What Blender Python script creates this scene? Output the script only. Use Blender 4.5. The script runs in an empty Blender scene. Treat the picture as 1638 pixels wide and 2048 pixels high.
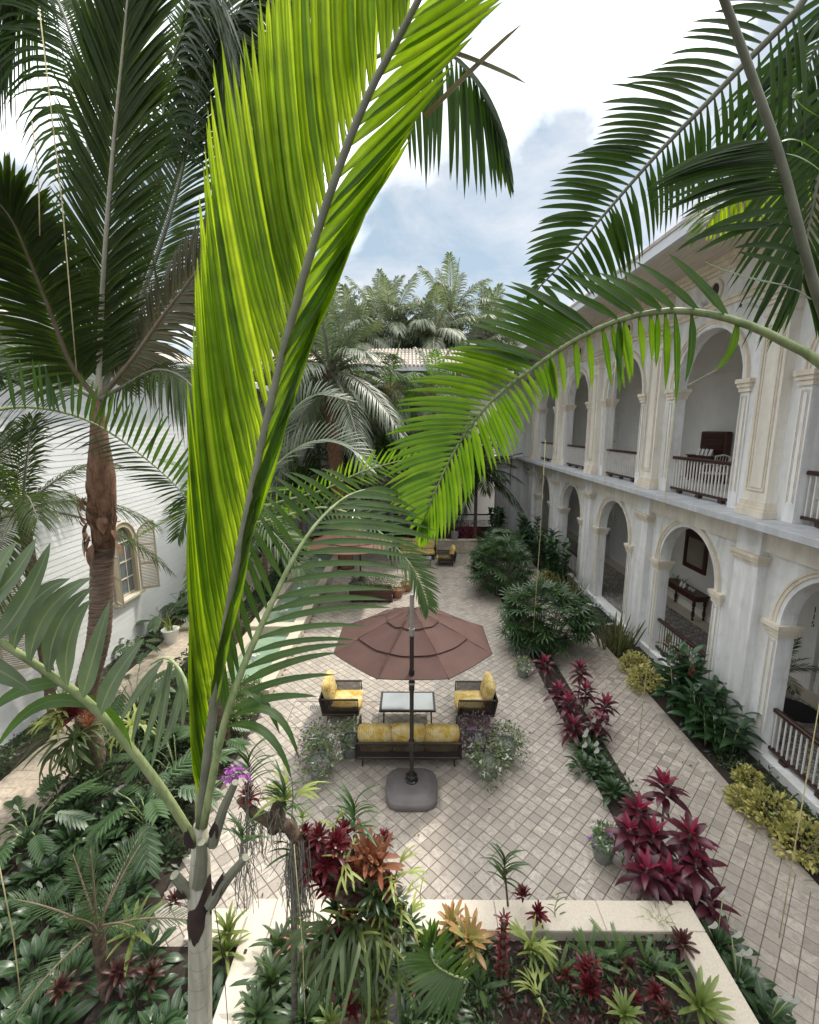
import bpy, math, random
import numpy as np
from mathutils import Vector, Matrix
S = bpy.context.scene
COL = S.collection
R = math.radians
PI = math.pi
random.seed(7)
rng = np.random.default_rng(7)

# ------------------------------------------------------------------ camera, sky, sun, exposure
H = 6.4                     # eye height above the courtyard paving
FPX = 927.0                 # focal length in pixels of the 1638 x 2048 photograph
TH = R(10.33)               # downward pitch
CT, ST = math.cos(TH), math.sin(TH)
cam = bpy.data.cameras.new('camera')
cam.sensor_fit = 'VERTICAL'
cam.sensor_height = 24.0
cam.lens = 24.0 * FPX / 2048.0
cam.clip_start = 0.05
cam.clip_end = 1500
co = bpy.data.objects.new('camera', cam)
co.location = (0, 0, H)
co.rotation_euler = (PI / 2 - TH, 0, R(0.3))
COL.objects.link(co)
S.camera = co

SUN_EL, SUN_AZ = R(55), R(50)        # azimuth measured from +X towards +Y
sd = Vector((math.cos(SUN_EL) * math.cos(SUN_AZ), math.cos(SUN_EL) * math.sin(SUN_AZ), math.sin(SUN_EL)))
sun = bpy.data.lights.new('sun', 'SUN')
sun.energy = 1.15
sun.angle = R(3.0)
sun.color = (1.0, 0.93, 0.82)
so = bpy.data.objects.new('sun', sun)
so.rotation_euler = sd.to_track_quat('Z', 'Y').to_euler()
so.location = (20, 10, 40)
COL.objects.link(so)

W = bpy.data.worlds.new('World')
S.world = W
W.use_nodes = True
wn = W.node_tree
wn.nodes.clear()
def wnode(t, **kw):
    n = wn.nodes.new(t)
    for k, v in kw.items():
        if k in n.inputs: n.inputs[k].default_value = v
        else: setattr(n, k, v)
    return n
wo = wnode('ShaderNodeOutputWorld')
sky = wnode('ShaderNodeTexSky', sky_type='NISHITA')
sky.sun_disc = False
sky.sun_elevation = SUN_EL
sky.sun_rotation = PI / 2 - SUN_AZ
sky.air_density = 1.0
sky.dust_density = 0.6
tc = wnode('ShaderNodeTexCoord')
mp = wnode('ShaderNodeMapping')
mp.inputs['Scale'].default_value = (1.0, 1.0, 2.2)
mp.inputs['Location'].default_value = (2.12, 1.23, 1.1)
wn.links.new(tc.outputs['Generated'], mp.inputs['Vector'])
nz = wnode('ShaderNodeTexNoise', Scale=1.9, Detail=7.0, Roughness=0.5, Distortion=0.35)
wn.links.new(mp.outputs[0], nz.inputs['Vector'])
rp = wnode('ShaderNodeValToRGB')                       # cloud cover
rp.color_ramp.elements[0].position = 0.44
rp.color_ramp.elements[1].position = 0.90
sz = wnode('ShaderNodeSeparateXYZ')
wn.links.new(tc.outputs['Generated'], sz.inputs[0])
nz2 = wnode('ShaderNodeTexNoise', Scale=4.2, Detail=8.0, Roughness=0.6, Distortion=0.2)
wn.links.new(mp.outputs[0], nz2.inputs['Vector'])
rp2 = wnode('ShaderNodeValToRGB')                      # thick and thin cloud
rp2.color_ramp.elements[0].color = (0.55, 0.56, 0.575, 1)
rp2.color_ramp.elements[1].color = (1.3, 1.28, 1.24, 1)
rp2.color_ramp.elements[0].position = 0.36
rp2.color_ramp.elements[1].position = 0.64
wn.links.new(nz2.outputs['Fac'], rp2.inputs[0])
dt = wnode('ShaderNodeVectorMath', operation='DOT_PRODUCT')   # thin cloud brightens towards the sun
wn.links.new(tc.outputs['Generated'], dt.inputs[0])
dt.inputs[1].default_value = sd
def wm(op, a, b):
    n = wnode('ShaderNodeMath', operation=op)
    for i, v in enumerate((a, b)):
        if isinstance(v, bpy.types.NodeSocket): wn.links.new(v, n.inputs[i])
        else: n.inputs[i].default_value = v
    return n.outputs[0]
wn.links.new(wm('ADD', nz.outputs['Fac'], wm('MULTIPLY', wm('SUBTRACT', sz.outputs[2], 0.46), 0.42)), rp.inputs[0])   # thicker overhead, thin low down
glow = wm('ADD', wm('MULTIPLY', wm('POWER', wm('MAXIMUM', dt.outputs['Value'], 0.0), 3.0), 14.0), 7.5)
cl = wnode('ShaderNodeVectorMath', operation='SCALE')
wn.links.new(rp2.outputs[0], cl.inputs[0])
wn.links.new(glow, cl.inputs['Scale'])
haze_mix = wnode('ShaderNodeMix', data_type='RGBA')      # thin veil over the clear blue
haze_mix.inputs[0].default_value = 0.93
wn.links.new(sky.outputs[0], haze_mix.inputs[6])
rp3 = wnode('ShaderNodeValToRGB')                      # veil: pale blue to thin grey-white cloud
rp3.color_ramp.elements[0].color = (0.98, 1.22, 1.40, 1)
rp3.color_ramp.elements[1].color = (1.72, 1.76, 1.80, 1)
rp3.color_ramp.elements[0].position = 0.40
rp3.color_ramp.elements[1].position = 0.60
nz3 = wnode('ShaderNodeTexNoise', Scale=3.1, Detail=9.0, Roughness=0.6, Distortion=0.4)
wn.links.new(mp.outputs[0], nz3.inputs['Vector'])
wn.links.new(nz3.outputs['Fac'], rp3.inputs[0])
wn.links.new(rp3.outputs[0], haze_mix.inputs[7])
cm = wnode('ShaderNodeMix', data_type='RGBA')
wn.links.new(rp.outputs[0], cm.inputs[0])
wn.links.new(haze_mix.outputs[2], cm.inputs[6])
wn.links.new(cl.outputs[0], cm.inputs[7])
bg = wnode('ShaderNodeBackground', Strength=0.15)
wn.links.new(cm.outputs[2], bg.inputs[0])
wn.links.new(bg.outputs[0], wo.inputs[0])

S.view_settings.view_transform = 'Standard'
S.view_settings.look = 'None'
S.view_settings.gamma = 1.0
S.view_settings.use_curve_mapping = False
S.view_settings.exposure = 1.6
S.render.engine = 'CYCLES'
S.cycles.max_bounces = 8
S.cycles.transmission_bounces = 4

# ------------------------------------------------------------------ pixel -> world helpers (positions measured on the photograph)
def ray(x, y):
    u = (x - 823.5) / FPX
    v = (1024 - y) / FPX
    return Vector((u, CT + v * ST, -ST + v * CT))
def at(x, y, Y):                      # the point at distance Y into the courtyard
    d = ray(x, y)
    return Vector((0, 0, H)) + d * (Y / d.y)
def on(x, y, z=0.0):                  # the point at height z
    d = ray(x, y)
    return Vector((0, 0, H)) + d * ((z - H) / d.z)

# ------------------------------------------------------------------ objects
ORG = {}
def tag(o, label=None, cat=None, group=None, kind=None):
    if label: o['label'] = label
    if cat: o['category'] = cat
    if group: o['group'] = group
    if kind: o['kind'] = kind
    return o
def thing(name, label, cat, loc, group=None, rot=None):
    o = bpy.data.objects.new(name, None)
    o.empty_display_size = 0.1
    o.location = loc
    if rot: o.rotation_euler = rot
    COL.objects.link(o)
    tag(o, label, cat, group)
    ORG[o] = Vector(loc)
    return o
def link(name, me, parent=None, org=None):
    o = bpy.data.objects.new(name, me)
    COL.objects.link(o)
    if parent is not None:
        o.parent = parent
        ORG[o] = ORG.get(parent, Vector((0, 0, 0)))
    elif org is not None:
        o.location = org
        ORG[o] = Vector(org)
    return o
def mesh_np(name, V, Q, mat=None, UV=None, rnd=None, smooth=True, mi=None):
    """V (n,3), Q (m,k) with k 3 or 4"""
    V = np.asarray(V, dtype=np.float32); Q = np.asarray(Q, dtype=np.int32)
    k = Q.shape[1]
    me = bpy.data.meshes.new(name)
    me.vertices.add(len(V)); me.vertices.foreach_set('co', V.ravel())
    me.loops.add(Q.size); me.loops.foreach_set('vertex_index', Q.ravel())
    me.polygons.add(len(Q))
    me.polygons.foreach_set('loop_start', np.arange(0, Q.size, k, dtype=np.int32))
    me.polygons.foreach_set('loop_total', np.full(len(Q), k, dtype=np.int32))
    me.polygons.foreach_set('use_smooth', np.full(len(Q), smooth, dtype=bool))
    if UV is not None:
        uvl = me.uv_layers.new(name='UVMap')
        uvl.data.foreach_set('uv', np.asarray(UV, dtype=np.float32)[Q.ravel()].ravel())
    if rnd is not None:
        a = me.attributes.new('rnd', 'FLOAT', 'POINT')
        a.data.foreach_set('value', np.asarray(rnd, dtype=np.float32))
    if mat is not None:
        for m in (mat if isinstance(mat, (list, tuple)) else [mat]): me.materials.append(m)
    if mi is not None: me.polygons.foreach_set('material_index', np.asarray(mi, dtype=np.int32))
    me.update(calc_edges=True)
    return me

class MB:
    """collects simple solids; build() links them as ONE mesh object"""
    def __init__(s, tf=None):
        s.v = []; s.f = []; s.mi = []; s.tf = tf; s.cur = 0
    def add(s, vs, fs):
        b = len(s.v)
        s.v += [s.tf(*p) if s.tf else tuple(p) for p in vs]
        s.f += [tuple(i + b for i in f) for f in fs]
        s.mi += [s.cur] * len(fs)
        return s
    def box(s, x0, x1, y0, y1, z0, z1):
        return s.add([(x0, y0, z0), (x1, y0, z0), (x1, y1, z0), (x0, y1, z0), (x0, y0, z1), (x1, y0, z1), (x1, y1, z1), (x0, y1, z1)],
              [(0, 3, 2, 1), (4, 5, 6, 7), (0, 1, 5, 4), (1, 2, 6, 5), (2, 3, 7, 6), (3, 0, 4, 7)])
    def bbox(s, x0, x1, y0, y1, z0, z1, b=0.01):
        """box with a bevelled top and bevelled upright edges"""
        def ring(i, z): return [(x0 + i + b, y0 + i, z), (x1 - i - b, y0 + i, z), (x1 - i, y0 + i + b, z), (x1 - i, y1 - i - b, z), (x1 - i - b, y1 - i, z), (x0 + i + b, y1 - i, z), (x0 + i, y1 - i - b, z), (x0 + i, y0 + i + b, z)]
        vs = ring(b, z0) + ring(0, z0 + b) + ring(0, z1 - b) + ring(b, z1)
        fs = [tuple(range(7, -1, -1)), tuple(range(24, 32))]
        for k in range(3):
            for i in range(8):
                j = (i + 1) % 8
                fs.append((k * 8 + i, k * 8 + j, k * 8 + 8 + j, k * 8 + 8 + i))
        return s.add(vs, fs)
    def prism(s, poly, z0, z1):
        n = len(poly)
        return s.add([(x, y, z0) for x, y in poly] + [(x, y, z1) for x, y in poly],
              [tuple(range(n - 1, -1, -1)), tuple(range(n, 2 * n))] + [(i, (i + 1) % n, n + (i + 1) % n, n + i) for i in range(n)])
    def tube(s, pts, rad, seg=8, cap=True):
        pts = [Vector(p) for p in pts]; n = len(pts)
        if not hasattr(rad, '__len__'): rad = [rad] * n
        vs = []; a = None
        for i, p in enumerate(pts):
            t = (pts[min(i + 1, n - 1)] - pts[max(i - 1, 0)]).normalized()
            if a is None:
                a = t.cross(Vector((0, 0, 1)) if abs(t.z) < .9 else Vector((0, 1, 0))).normalized()
            else:
                a = (a - t * a.dot(t)).normalized()
            b = t.cross(a)
            for k in range(seg):
                w = 2 * PI * k / seg
                vs.append(tuple(p + (a * math.cos(w) + b * math.sin(w)) * rad[i]))
        fs = []
        for i in range(n - 1):
            for k in range(seg):
                k2 = (k + 1) % seg
                fs.append((i * seg + k, i * seg + k2, (i + 1) * seg + k2, (i + 1) * seg + k))
        if cap: fs += [tuple(range(seg - 1, -1, -1)), tuple(range((n - 1) * seg, n * seg))]
        return s.add(vs, fs)
    def lathe(s, prof, seg=16, c=(0, 0, 0)):
        vs = []; n = len(prof)
        for r, z in prof:
            for k in range(seg):
                w = 2 * PI * k / seg
                vs.append((c[0] + r * math.cos(w), c[1] + r * math.sin(w), c[2] + z))
        fs = []
        for i in range(n - 1):
            for k in range(seg):
                k2 = (k + 1) % seg
                fs.append((i * seg + k, i * seg + k2, (i + 1) * seg + k2, (i + 1) * seg + k))
        fs += [tuple(range(seg - 1, -1, -1)), tuple(range((n - 1) * seg, n * seg))]
        return s.add(vs, fs)
    def ring(s, ac, zs, r0, r1, d0, d1, seg=20, a0=0.0, a1=PI):
        """half annulus in the (a, z) plane between depths d0 and d1"""
        vs = []
        for i in range(seg + 1):
            w = a0 + (a1 - a0) * i / seg
            c, n = math.cos(w), math.sin(w)
            vs += [(ac + r0 * c, d0, zs + r0 * n), (ac + r1 * c, d0, zs + r1 * n), (ac + r1 * c, d1, zs + r1 * n), (ac + r0 * c, d1, zs + r0 * n)]
        fs = []
        for i in range(seg):
            b = i * 4
            for k in range(4):
                k2 = (k + 1) % 4
                fs.append((b + k, b + k2, b + 4 + k2, b + 4 + k))
        fs += [(0, 1, 2, 3), (seg * 4 + 3, seg * 4 + 2, seg * 4 + 1, seg * 4)]
        return s.add(vs, fs)
    def archwall(s, a0, a1, z0, z1, ac, w, zs, d0, d1, seg=20, sill=None):
        """wall panel with a round-arched opening of width w springing at zs"""
        r = w / 2
        zb = z0 if sill is None else sill
        s.box(a0, ac - r, d0, d1, z0, z1)
        s.box(ac + r, a1, d0, d1, z0, z1)
        if sill is not None: s.box(ac - r, ac + r, d0, d1, z0, zb)
        vs = []
        for i in range(seg + 1):
            t = PI * i / seg
            a, z = ac - r * math.cos(t), zs + r * math.sin(t)
            vs += [(a, d0, z), (a, d0, z1), (a, d1, z1), (a, d1, z)]
        fs = []
        for i in range(seg):
            b = i * 4
            fs += [(b, b + 4, b + 5, b + 1), (b + 3, b + 2, b + 6, b + 7), (b, b + 3, b + 7, b + 4), (b + 1, b + 5, b + 6, b + 2)]
        return s.add(vs, fs)
    def build(s, name, mat, parent=None, smooth=False, org=None):
        V = np.array(s.v, dtype=np.float64)
        if parent is not None: o0 = np.array(ORG[parent])
        elif org is not None: o0 = np.array(org)
        else: o0 = np.array([(V[:, 0].min() + V[:, 0].max()) / 2, (V[:, 1].min() + V[:, 1].max()) / 2, V[:, 2].min()])
        me = bpy.data.meshes.new(name)
        me.from_pydata((V - o0).tolist(), [], s.f)
        for m in (mat if isinstance(mat, (list, tuple)) else [mat]): me.materials.append(m)
        if any(s.mi): me.polygons.foreach_set('material_index', s.mi)
        if smooth:
            me.polygons.foreach_set('use_smooth', [True] * len(me.polygons))
            if smooth != 'all': me.set_sharp_from_angle(angle=R(40))
        me.update()
        return link(name, me, parent, None if parent is not None else tuple(o0))

# ------------------------------------------------------------------ leaf geometry, vectorised
def nrm(a): return a / np.maximum(np.linalg.norm(a, axis=-1, keepdims=True), 1e-9)
PROF = {
 'palm': lambda s: (0.24 + 0.76 * np.clip(s / 0.25, 0, 1)) * np.clip(1 - s ** 2.6, 0, 1) ** 0.8 + 0.015,
 'blade': lambda s: np.sin(PI * np.clip(s, 0, 1) ** 0.75) ** 0.85 * (s < 1) + 0.03 * (1 - s) + 0.01,
 'strap': lambda s: (1 - 0.25 * s) * np.clip(1 - s ** 6, 0, 1) ** 0.6 + 0.01,
 'oval': lambda s: np.sin(PI * np.clip(s, 0, 1) ** 0.9) ** 0.7 + 0.02,
 'needle': lambda s: 1 - 0.9 * s,
}
def leafgeo(B, M, T, Wd, n=6, fold=0.25, up=(0, 0, 1), prof='palm', twist=None):
    B, M, T = [np.atleast_2d(np.asarray(q, dtype=np.float64)) for q in (B, M, T)]
    N = len(B)
    Wd = np.broadcast_to(np.asarray(Wd, dtype=np.float64), (N,))
    up = np.broadcast_to(np.asarray(up, dtype=np.float64), (N, 3))
    s = np.linspace(0, 1, n + 1)[None, :, None]
    P = (1 - s) ** 2 * B[:, None] + 2 * s * (1 - s) * M[:, None] + s ** 2 * T[:, None]
    D = nrm(2 * (1 - s) * (M - B)[:, None] + 2 * s * (T - M)[:, None] + 1e-9)
    side = nrm(np.cross(D, up[:, None]))
    nor = np.cross(side, D)
    w = (PROF[prof](s[0, :, 0])[None, :] * Wd[:, None] / 2)[..., None]
    L = P - side * w + nor * w * fold
    Rr = P + side * w + nor * w * fold
    V = np.stack([L, P, Rr], axis=2)                       # N, n+1, 3, 3
    idx = np.arange(N * (n + 1) * 3).reshape(N, n + 1, 3)
    q1 = np.stack([idx[:, :-1, 0], idx[:, :-1, 1], idx[:, 1:, 1], idx[:, 1:, 0]], -1)
    q2 = np.stack([idx[:, :-1, 1], idx[:, :-1, 2], idx[:, 1:, 2], idx[:, 1:, 1]], -1)
    Q = np.concatenate([q1.reshape(N, -1, 4), q2.reshape(N, -1, 4)], 1)
    uu = np.broadcast_to(np.array([0, .5, 1.])[None, None, :], (N, n + 1, 3))
    vv = np.broadcast_to(s[0, :, 0][None, :, None], (N, n + 1, 3))
    UV = np.stack([uu, vv], -1)
    return V, Q, UV
def leaves_joined(name, geo, mat, parent=None, org=None, rnd=None, kind='stuff'):
    """all leaves of one part as a single mesh"""
    gs = geo if isinstance(geo, list) else [geo]
    Vs, Qs, Us, Rs, b = [], [], [], [], 0
    for V, Q, UV in gs:
        N = V.shape[0]
        Vs.append(V.reshape(-1, 3)); Qs.append(Q.reshape(-1, 4) + b); Us.append(UV.reshape(-1, 2))
        r = rng.random(N) if rnd is None else np.broadcast_to(rnd, (N,))
        Rs.append(np.repeat(r, V.shape[1] * 3)); b += N * V.shape[1] * 3
    V = np.concatenate(Vs)
    o0 = np.array(ORG[parent]) if parent is not None else np.array(org if org is not None else (V[:, 0].mean(), V[:, 1].mean(), V[:, 2].min()))
    me = mesh_np(name, V - o0, np.concatenate(Qs), mat, np.concatenate(Us), np.concatenate(Rs))
    o = link(name, me, parent, None if parent is not None else tuple(o0))
    if kind: o['kind'] = kind
    return o
def leaves_split(name, geo, mat, parent):
    """one object per leaf, children of parent"""
    V, Q, UV = geo
    o0 = np.array(ORG[parent]); k = V.shape[1] * 3
    for i in range(V.shape[0]):
        me = mesh_np(name, V[i].reshape(-1, 3) - o0, Q[i] - i * k, mat, UV[i].reshape(-1, 2))
        link(name, me, parent)
def resample(P, n, jit=0.0, lo=0.0, hi=1.0):
    """n points along the smooth curve through P"""
    P = np.asarray(P, dtype=np.float64); m = len(P)
    t = np.linspace(lo, hi, n) + (rng.random(n) - .5) * jit / max(n, 1)
    t = np.clip(t, 0, 1) * (m - 1)
    i = np.minimum(t.astype(int), m - 2); f = (t - i)[:, None]
    P0, P1, P2, P3 = P[np.maximum(i - 1, 0)], P[i], P[i + 1], P[np.minimum(i + 2, m - 1)]
    return 0.5 * (2 * P1 + (P2 - P0) * f + (2 * P0 - 5 * P1 + 4 * P2 - P3) * f ** 2 + (3 * P1 - P0 - 3 * P2 + P3) * f ** 3)
# ------------------------------------------------------------------ materials
def new_mat(name):
    m = bpy.data.materials.new(name); m.use_nodes = True
    nt = m.node_tree
    return m, nt, nt.nodes['Principled BSDF'], nt.nodes['Material Output']
def nd(nt, t, **kw):
    n = nt.nodes.new(t)
    for k, v in kw.items():
        k2 = k.replace('_', ' ')
        if k2 in n.inputs: n.inputs[k2].default_value = v
        else: setattr(n, k, v)
    return n
def mixc(nt, f, a, b, mode='MIX'):
    n = nt.nodes.new('ShaderNodeMix'); n.data_type = 'RGBA'; n.blend_type = mode
    for sock, v in ((0, f), (6, a), (7, b)):
        if hasattr(v, 'is_linked') or isinstance(v, bpy.types.NodeSocket): nt.links.new(v, n.inputs[sock])
        elif sock == 0: n.inputs[0].default_value = v
        else: n.inputs[sock].default_value = (*v[:3], 1)
    return n.outputs[2]
def mth(nt, op, a, b=0.0, clamp=False):
    n = nt.nodes.new('ShaderNodeMath'); n.operation = op; n.use_clamp = clamp
    for i, v in enumerate((a, b)):
        if isinstance(v, bpy.types.NodeSocket): nt.links.new(v, n.inputs[i])
        else: n.inputs[i].default_value = v
    return n.outputs[0]
def ramp(nt, src, stops):
    n = nt.nodes.new('ShaderNodeValToRGB')
    e = n.color_ramp.elements
    while len(e) < len(stops): e.new(0.5)
    for el, (p, c) in zip(e, stops):
        el.position = p
        el.color = (c, c, c, 1) if not hasattr(c, '__len__') else (*c, 1)
    nt.links.new(src, n.inputs[0])
    return n.outputs[0]
def noise(nt, scale, detail=4.0, rough=0.55, coord='Object', sc=(1, 1, 1), dist=0.0):
    t = nt.nodes.new('ShaderNodeTexCoord'); mpn = nt.nodes.new('ShaderNodeMapping')
    mpn.inputs['Scale'].default_value = sc
    if coord == 'World':
        g = nt.nodes.new('ShaderNodeNewGeometry'); nt.links.new(g.outputs['Position'], mpn.inputs[0])
    else: nt.links.new(t.outputs[coord], mpn.inputs[0])
    n = nd(nt, 'ShaderNodeTexNoise', Scale=scale, Detail=detail, Roughness=rough, Distortion=dist)
    nt.links.new(mpn.outputs[0], n.inputs['Vector'])
    return n.outputs['Fac']
def bump(nt, bsdf, h, strength=0.3, dist=0.01):
    b = nd(nt, 'ShaderNodeBump', Strength=strength, Distance=dist)
    nt.links.new(h, b.inputs['Height']); nt.links.new(b.outputs[0], bsdf.inputs['Normal'])
def rnd_fac(nt):
    a = nd(nt, 'ShaderNodeAttribute', attribute_name='rnd')
    o = nt.nodes.new('ShaderNodeObjectInfo')
    return mth(nt, 'FRACT', mth(nt, 'ADD', a.outputs['Fac'], o.outputs['Random']))
def leaf_mat(name, a, b, trans=0.3, tcol=None, rough=0.42, rib=None, ribw=0.04, edge=None, spec=0.5, pleat_shade=0.0, tipc=None, spots=None):
    m, nt, bs, out = new_mat(name)
    r = rnd_fac(nt)
    col = mixc(nt, r, a, b)
    nn = noise(nt, 9.0, 3.0, coord='World')
    col = mixc(nt, ramp(nt, nn, [(0.35, 0.0), (0.75, 0.55)]), col, tuple(min(1, 0.62 * c) for c in a))
    uv = nt.nodes.new('ShaderNodeUVMap'); sx = nt.nodes.new('ShaderNodeSeparateXYZ')
    nt.links.new(uv.outputs[0], sx.inputs[0])
    du = mth(nt, 'ABSOLUTE', mth(nt, 'SUBTRACT', sx.outputs[0], 0.5))
    if pleat_shade:  # darker bands put the shade of leaflet pleats into the colour
        w = mth(nt, 'SINE', mth(nt, 'MULTIPLY', sx.outputs[0], 15.0))
        col = mixc(nt, mth(nt, 'MULTIPLY', mth(nt, 'ADD', w, 1.0), pleat_shade * 0.5), col, tuple(0.45 * c for c in a))
    if edge: col = mixc(nt, ramp(nt, du, [(0.28, 0.0), (0.42, 1.0)]), col, edge)
    if tipc: col = mixc(nt, ramp(nt, sx.outputs[1], [(0.35, 0.0), (0.95, 0.9)]), col, tipc)
    if rib: col = mixc(nt, ramp(nt, du, [(ribw, 0.85), (ribw * 1.7, 0.0)]), col, rib)
    if spots:
        col = mixc(nt, ramp(nt, noise(nt, 60.0, 2.0, coord='World'), [(0.52, 0.0), (0.6, 0.8)]), col, spots)
    nt.links.new(col, bs.inputs['Base Color'])
    bs.inputs['Roughness'].default_value = rough
    bs.inputs['Specular IOR Level'].default_value = spec
    if trans:
        tr = nt.nodes.new('ShaderNodeBsdfTranslucent')
        tc_ = mixc(nt, 1.0, col, tcol or (2.2, 2.6, 1.0), 'MULTIPLY')
        nt.links.new(tc_, tr.inputs[0])
        ms = nt.nodes.new('ShaderNodeMixShader'); ms.inputs[0].default_value = trans
        nt.links.new(bs.outputs[0], ms.inputs[1]); nt.links.new(tr.outputs[0], ms.inputs[2])
        nt.links.new(ms.outputs[0], out.inputs[0])
    return m
def plain(name, col, rough=0.6, var=0.25, scale=6.0, bmp=0.0, bscale=None, metal=0.0, coord='World', dark=None, spec=0.5, sc=(1, 1, 1)):
    m, nt, bs, out = new_mat(name)
    n = noise(nt, scale, 5.0, 0.6, coord, sc)
    d = dark or tuple(c * (1 - var) for c in col)
    c = mixc(nt, ramp(nt, n, [(0.32, 1.0), (0.62, 0.0)]), col, d)
    nt.links.new(c, bs.inputs['Base Color'])
    bs.inputs['Roughness'].default_value = rough; bs.inputs['Metallic'].default_value = metal
    bs.inputs['Specular IOR Level'].default_value = spec
    if bmp: bump(nt, bs, noise(nt, bscale or scale * 6, 4.0, 0.6, coord, sc), bmp, 0.008)
    return m
def stone_mat(name, a, b, c, pit=0.5, rough=0.55):
    """travertine: per-stone tone, cloudy veins, small pits"""
    m, nt, bs, out = new_mat(name)
    r = rnd_fac(nt)
    col = ramp(nt, r, [(0.0, a), (0.45, b), (0.85, c), (1.0, tuple(q * 0.72 for q in a))])
    n1 = noise(nt, 9.0, 8.0, 0.7, 'World', (1, 1, 1), 0.8)
    col = mixc(nt, ramp(nt, n1, [(0.42, 0.9), (0.57, 0.0)]), col, tuple(q * 0.58 for q in b))
    n2 = noise(nt, 38.0, 5.0, 0.7, 'World', (1, 1, 1), 1.2)
    col = mixc(nt, ramp(nt, n2, [(0.30, pit), (0.43, 0.0)]), col, (0.11, 0.095, 0.08))
    n3 = noise(nt, 0.55, 4.0, 0.6, 'World')
    col = mixc(nt, ramp(nt, n3, [(0.36, 0.5), (0.60, 0.0)]), col, tuple(q * 0.5 for q in b))
    nt.links.new(col, bs.inputs['Base Color'])
    bs.inputs['Roughness'].default_value = rough
    bump(nt, bs, n2, 0.25, 0.004)
    return m
def plaster_mat(name, col, stain, streak=0.35, rough=0.75):
    """painted plaster with vertical rain streaks and blotches"""
    m, nt, bs, out = new_mat(name)
    n = noise(nt, 1.1, 6.0, 0.6, 'World', (3.0, 3.0, 0.35), 0.3)
    c = mixc(nt, ramp(nt, n, [(0.42, streak), (0.62, 0.0)]), col, stain)
    n2 = noise(nt, 3.5, 6.0, 0.65, 'World')
    c = mixc(nt, ramp(nt, n2, [(0.33, 0.4 * streak), (0.5, 0.0)]), c, tuple(0.7 * q for q in stain))
    nt.links.new(c, bs.inputs['Base Color'])
    bs.inputs['Roughness'].default_value = rough
    bump(nt, bs, noise(nt, 40.0, 4.0, 0.6, 'World'), 0.12, 0.006)
    return m
M = {}
M['tile'] = stone_mat('travertine_tile', (0.345, 0.30, 0.255), (0.56, 0.495, 0.425), (0.435, 0.385, 0.33), .9)
M['slab'] = stone_mat('beige_slab', (0.56, 0.47, 0.37), (0.64, 0.54, 0.43), (0.60, 0.51, 0.41), 0.25)
M['coping'] = plain('coping_stone', (0.59, 0.52, 0.42), 0.55, 0.16, 45.0, 0.15, 90)
M['lf_dull'] = leaf_mat('dull_maroon_leaf', (0.05, 0.018, 0.016), (0.11, 0.035, 0.028), 0.15, (1.5, 1.1, 1.0), 0.42)
M['grout'] = plain('grout', (0.125, 0.105, 0.088), 0.9, 0.4, 5.0)
M['soil'] = plain('soil', (0.035, 0.025, 0.018), 0.95, 0.5, 20.0, 0.8, 60)
M['white_wall'] = plaster_mat('white_plaster', (0.80, 0.80, 0.80), (0.54, 0.53, 0.50), 0.6)
M['cream'] = plaster_mat('cream_plaster', (0.79, 0.75, 0.67), (0.54, 0.48, 0.40), 0.5)
M['trim'] = plaster_mat('cream_trim', (0.75, 0.68, 0.565), (0.48, 0.41, 0.32), 0.5)
M['ledge'] = plaster_mat('ledge_cement', (0.50, 0.52, 0.55), (0.33, 0.33, 0.33), 0.5)
M['inner_wall'] = plain('gallery_wall', (0.79, 0.77, 0.73), 0.8, 0.08, 1.5)
M['ceiling'] = plain('gallery_ceiling', (0.80, 0.78, 0.74), 0.8, 0.1, 2.0)
M['soffit'] = plain('soffit_board', (0.66, 0.60, 0.52), 0.7, 0.25, 3.0, 0, None, 0, 'World', None, 0.3, (8, 0.6, 8))
M['clap'] = plain('white_clapboard', (0.78, 0.79, 0.80), 0.55, 0.10, 2.0, 0.1, 30, 0, 'World', None, 0.4, (4, 0.5, 4))
M['fascia'] = plain('grey_fascia', (0.58, 0.60, 0.63), 0.5, 0.1, 2.0)
M['shutter'] = plain('shutter_paint', (0.52, 0.45, 0.33), 0.55, 0.15, 5.0)
M['groove'] = plain('moulding_line', (0.64, 0.57, 0.46), 0.6, 0.2, 6.0)
M['sash'] = plain('sash_paint', (0.66, 0.60, 0.48), 0.5, 0.1, 6.0)
M['rail_wood'] = plain('rail_wood', (0.045, 0.018, 0.013), 0.4, 0.4, 12.0, 0, None, 0, 'World', None, 0.5, (6, 1, 6))
M['baluster'] = plain('baluster_paint', (0.74, 0.71, 0.67), 0.5, 0.12, 9.0)
M['mahogany'] = plain('mahogany', (0.075, 0.022, 0.012), 0.35, 0.45, 10.0, 0, None, 0, 'World', None, 0.5, (5, 1, 5))
M['mat_rubber'] = plain('mat_rubber', (0.012, 0.012, 0.013), 0.85, 0.3, 40.0, 0.5, 200)
M['black'] = plain('black_metal', (0.015, 0.014, 0.014), 0.45, 0.3, 20.0)
M['frame'] = plain('rope_frame', (0.028, 0.020, 0.017), 0.5, 0.3, 25.0)
M['rope'] = plain('woven_rope', (0.038, 0.026, 0.021), 0.8, 0.35, 60.0)  # darkened so the colour carries the umbrella's shade on the sofa back
M['grey_metal'] = plain('grey_metal', (0.45, 0.43, 0.41), 0.35, 0.15, 20.0, 0, None, 0.6)
M['base_plastic'] = plain('base_plastic', (0.15, 0.135, 0.135), 0.55, 0.22, 3.5, 0.15, 90)
M['pot'] = plain('pot_glaze', (0.23, 0.25, 0.23), 0.5, 0.3, 9.0, 0.2, 40)
M['terracotta'] = plain('terracotta', (0.34, 0.15, 0.09), 0.8, 0.25, 8.0)
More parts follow.
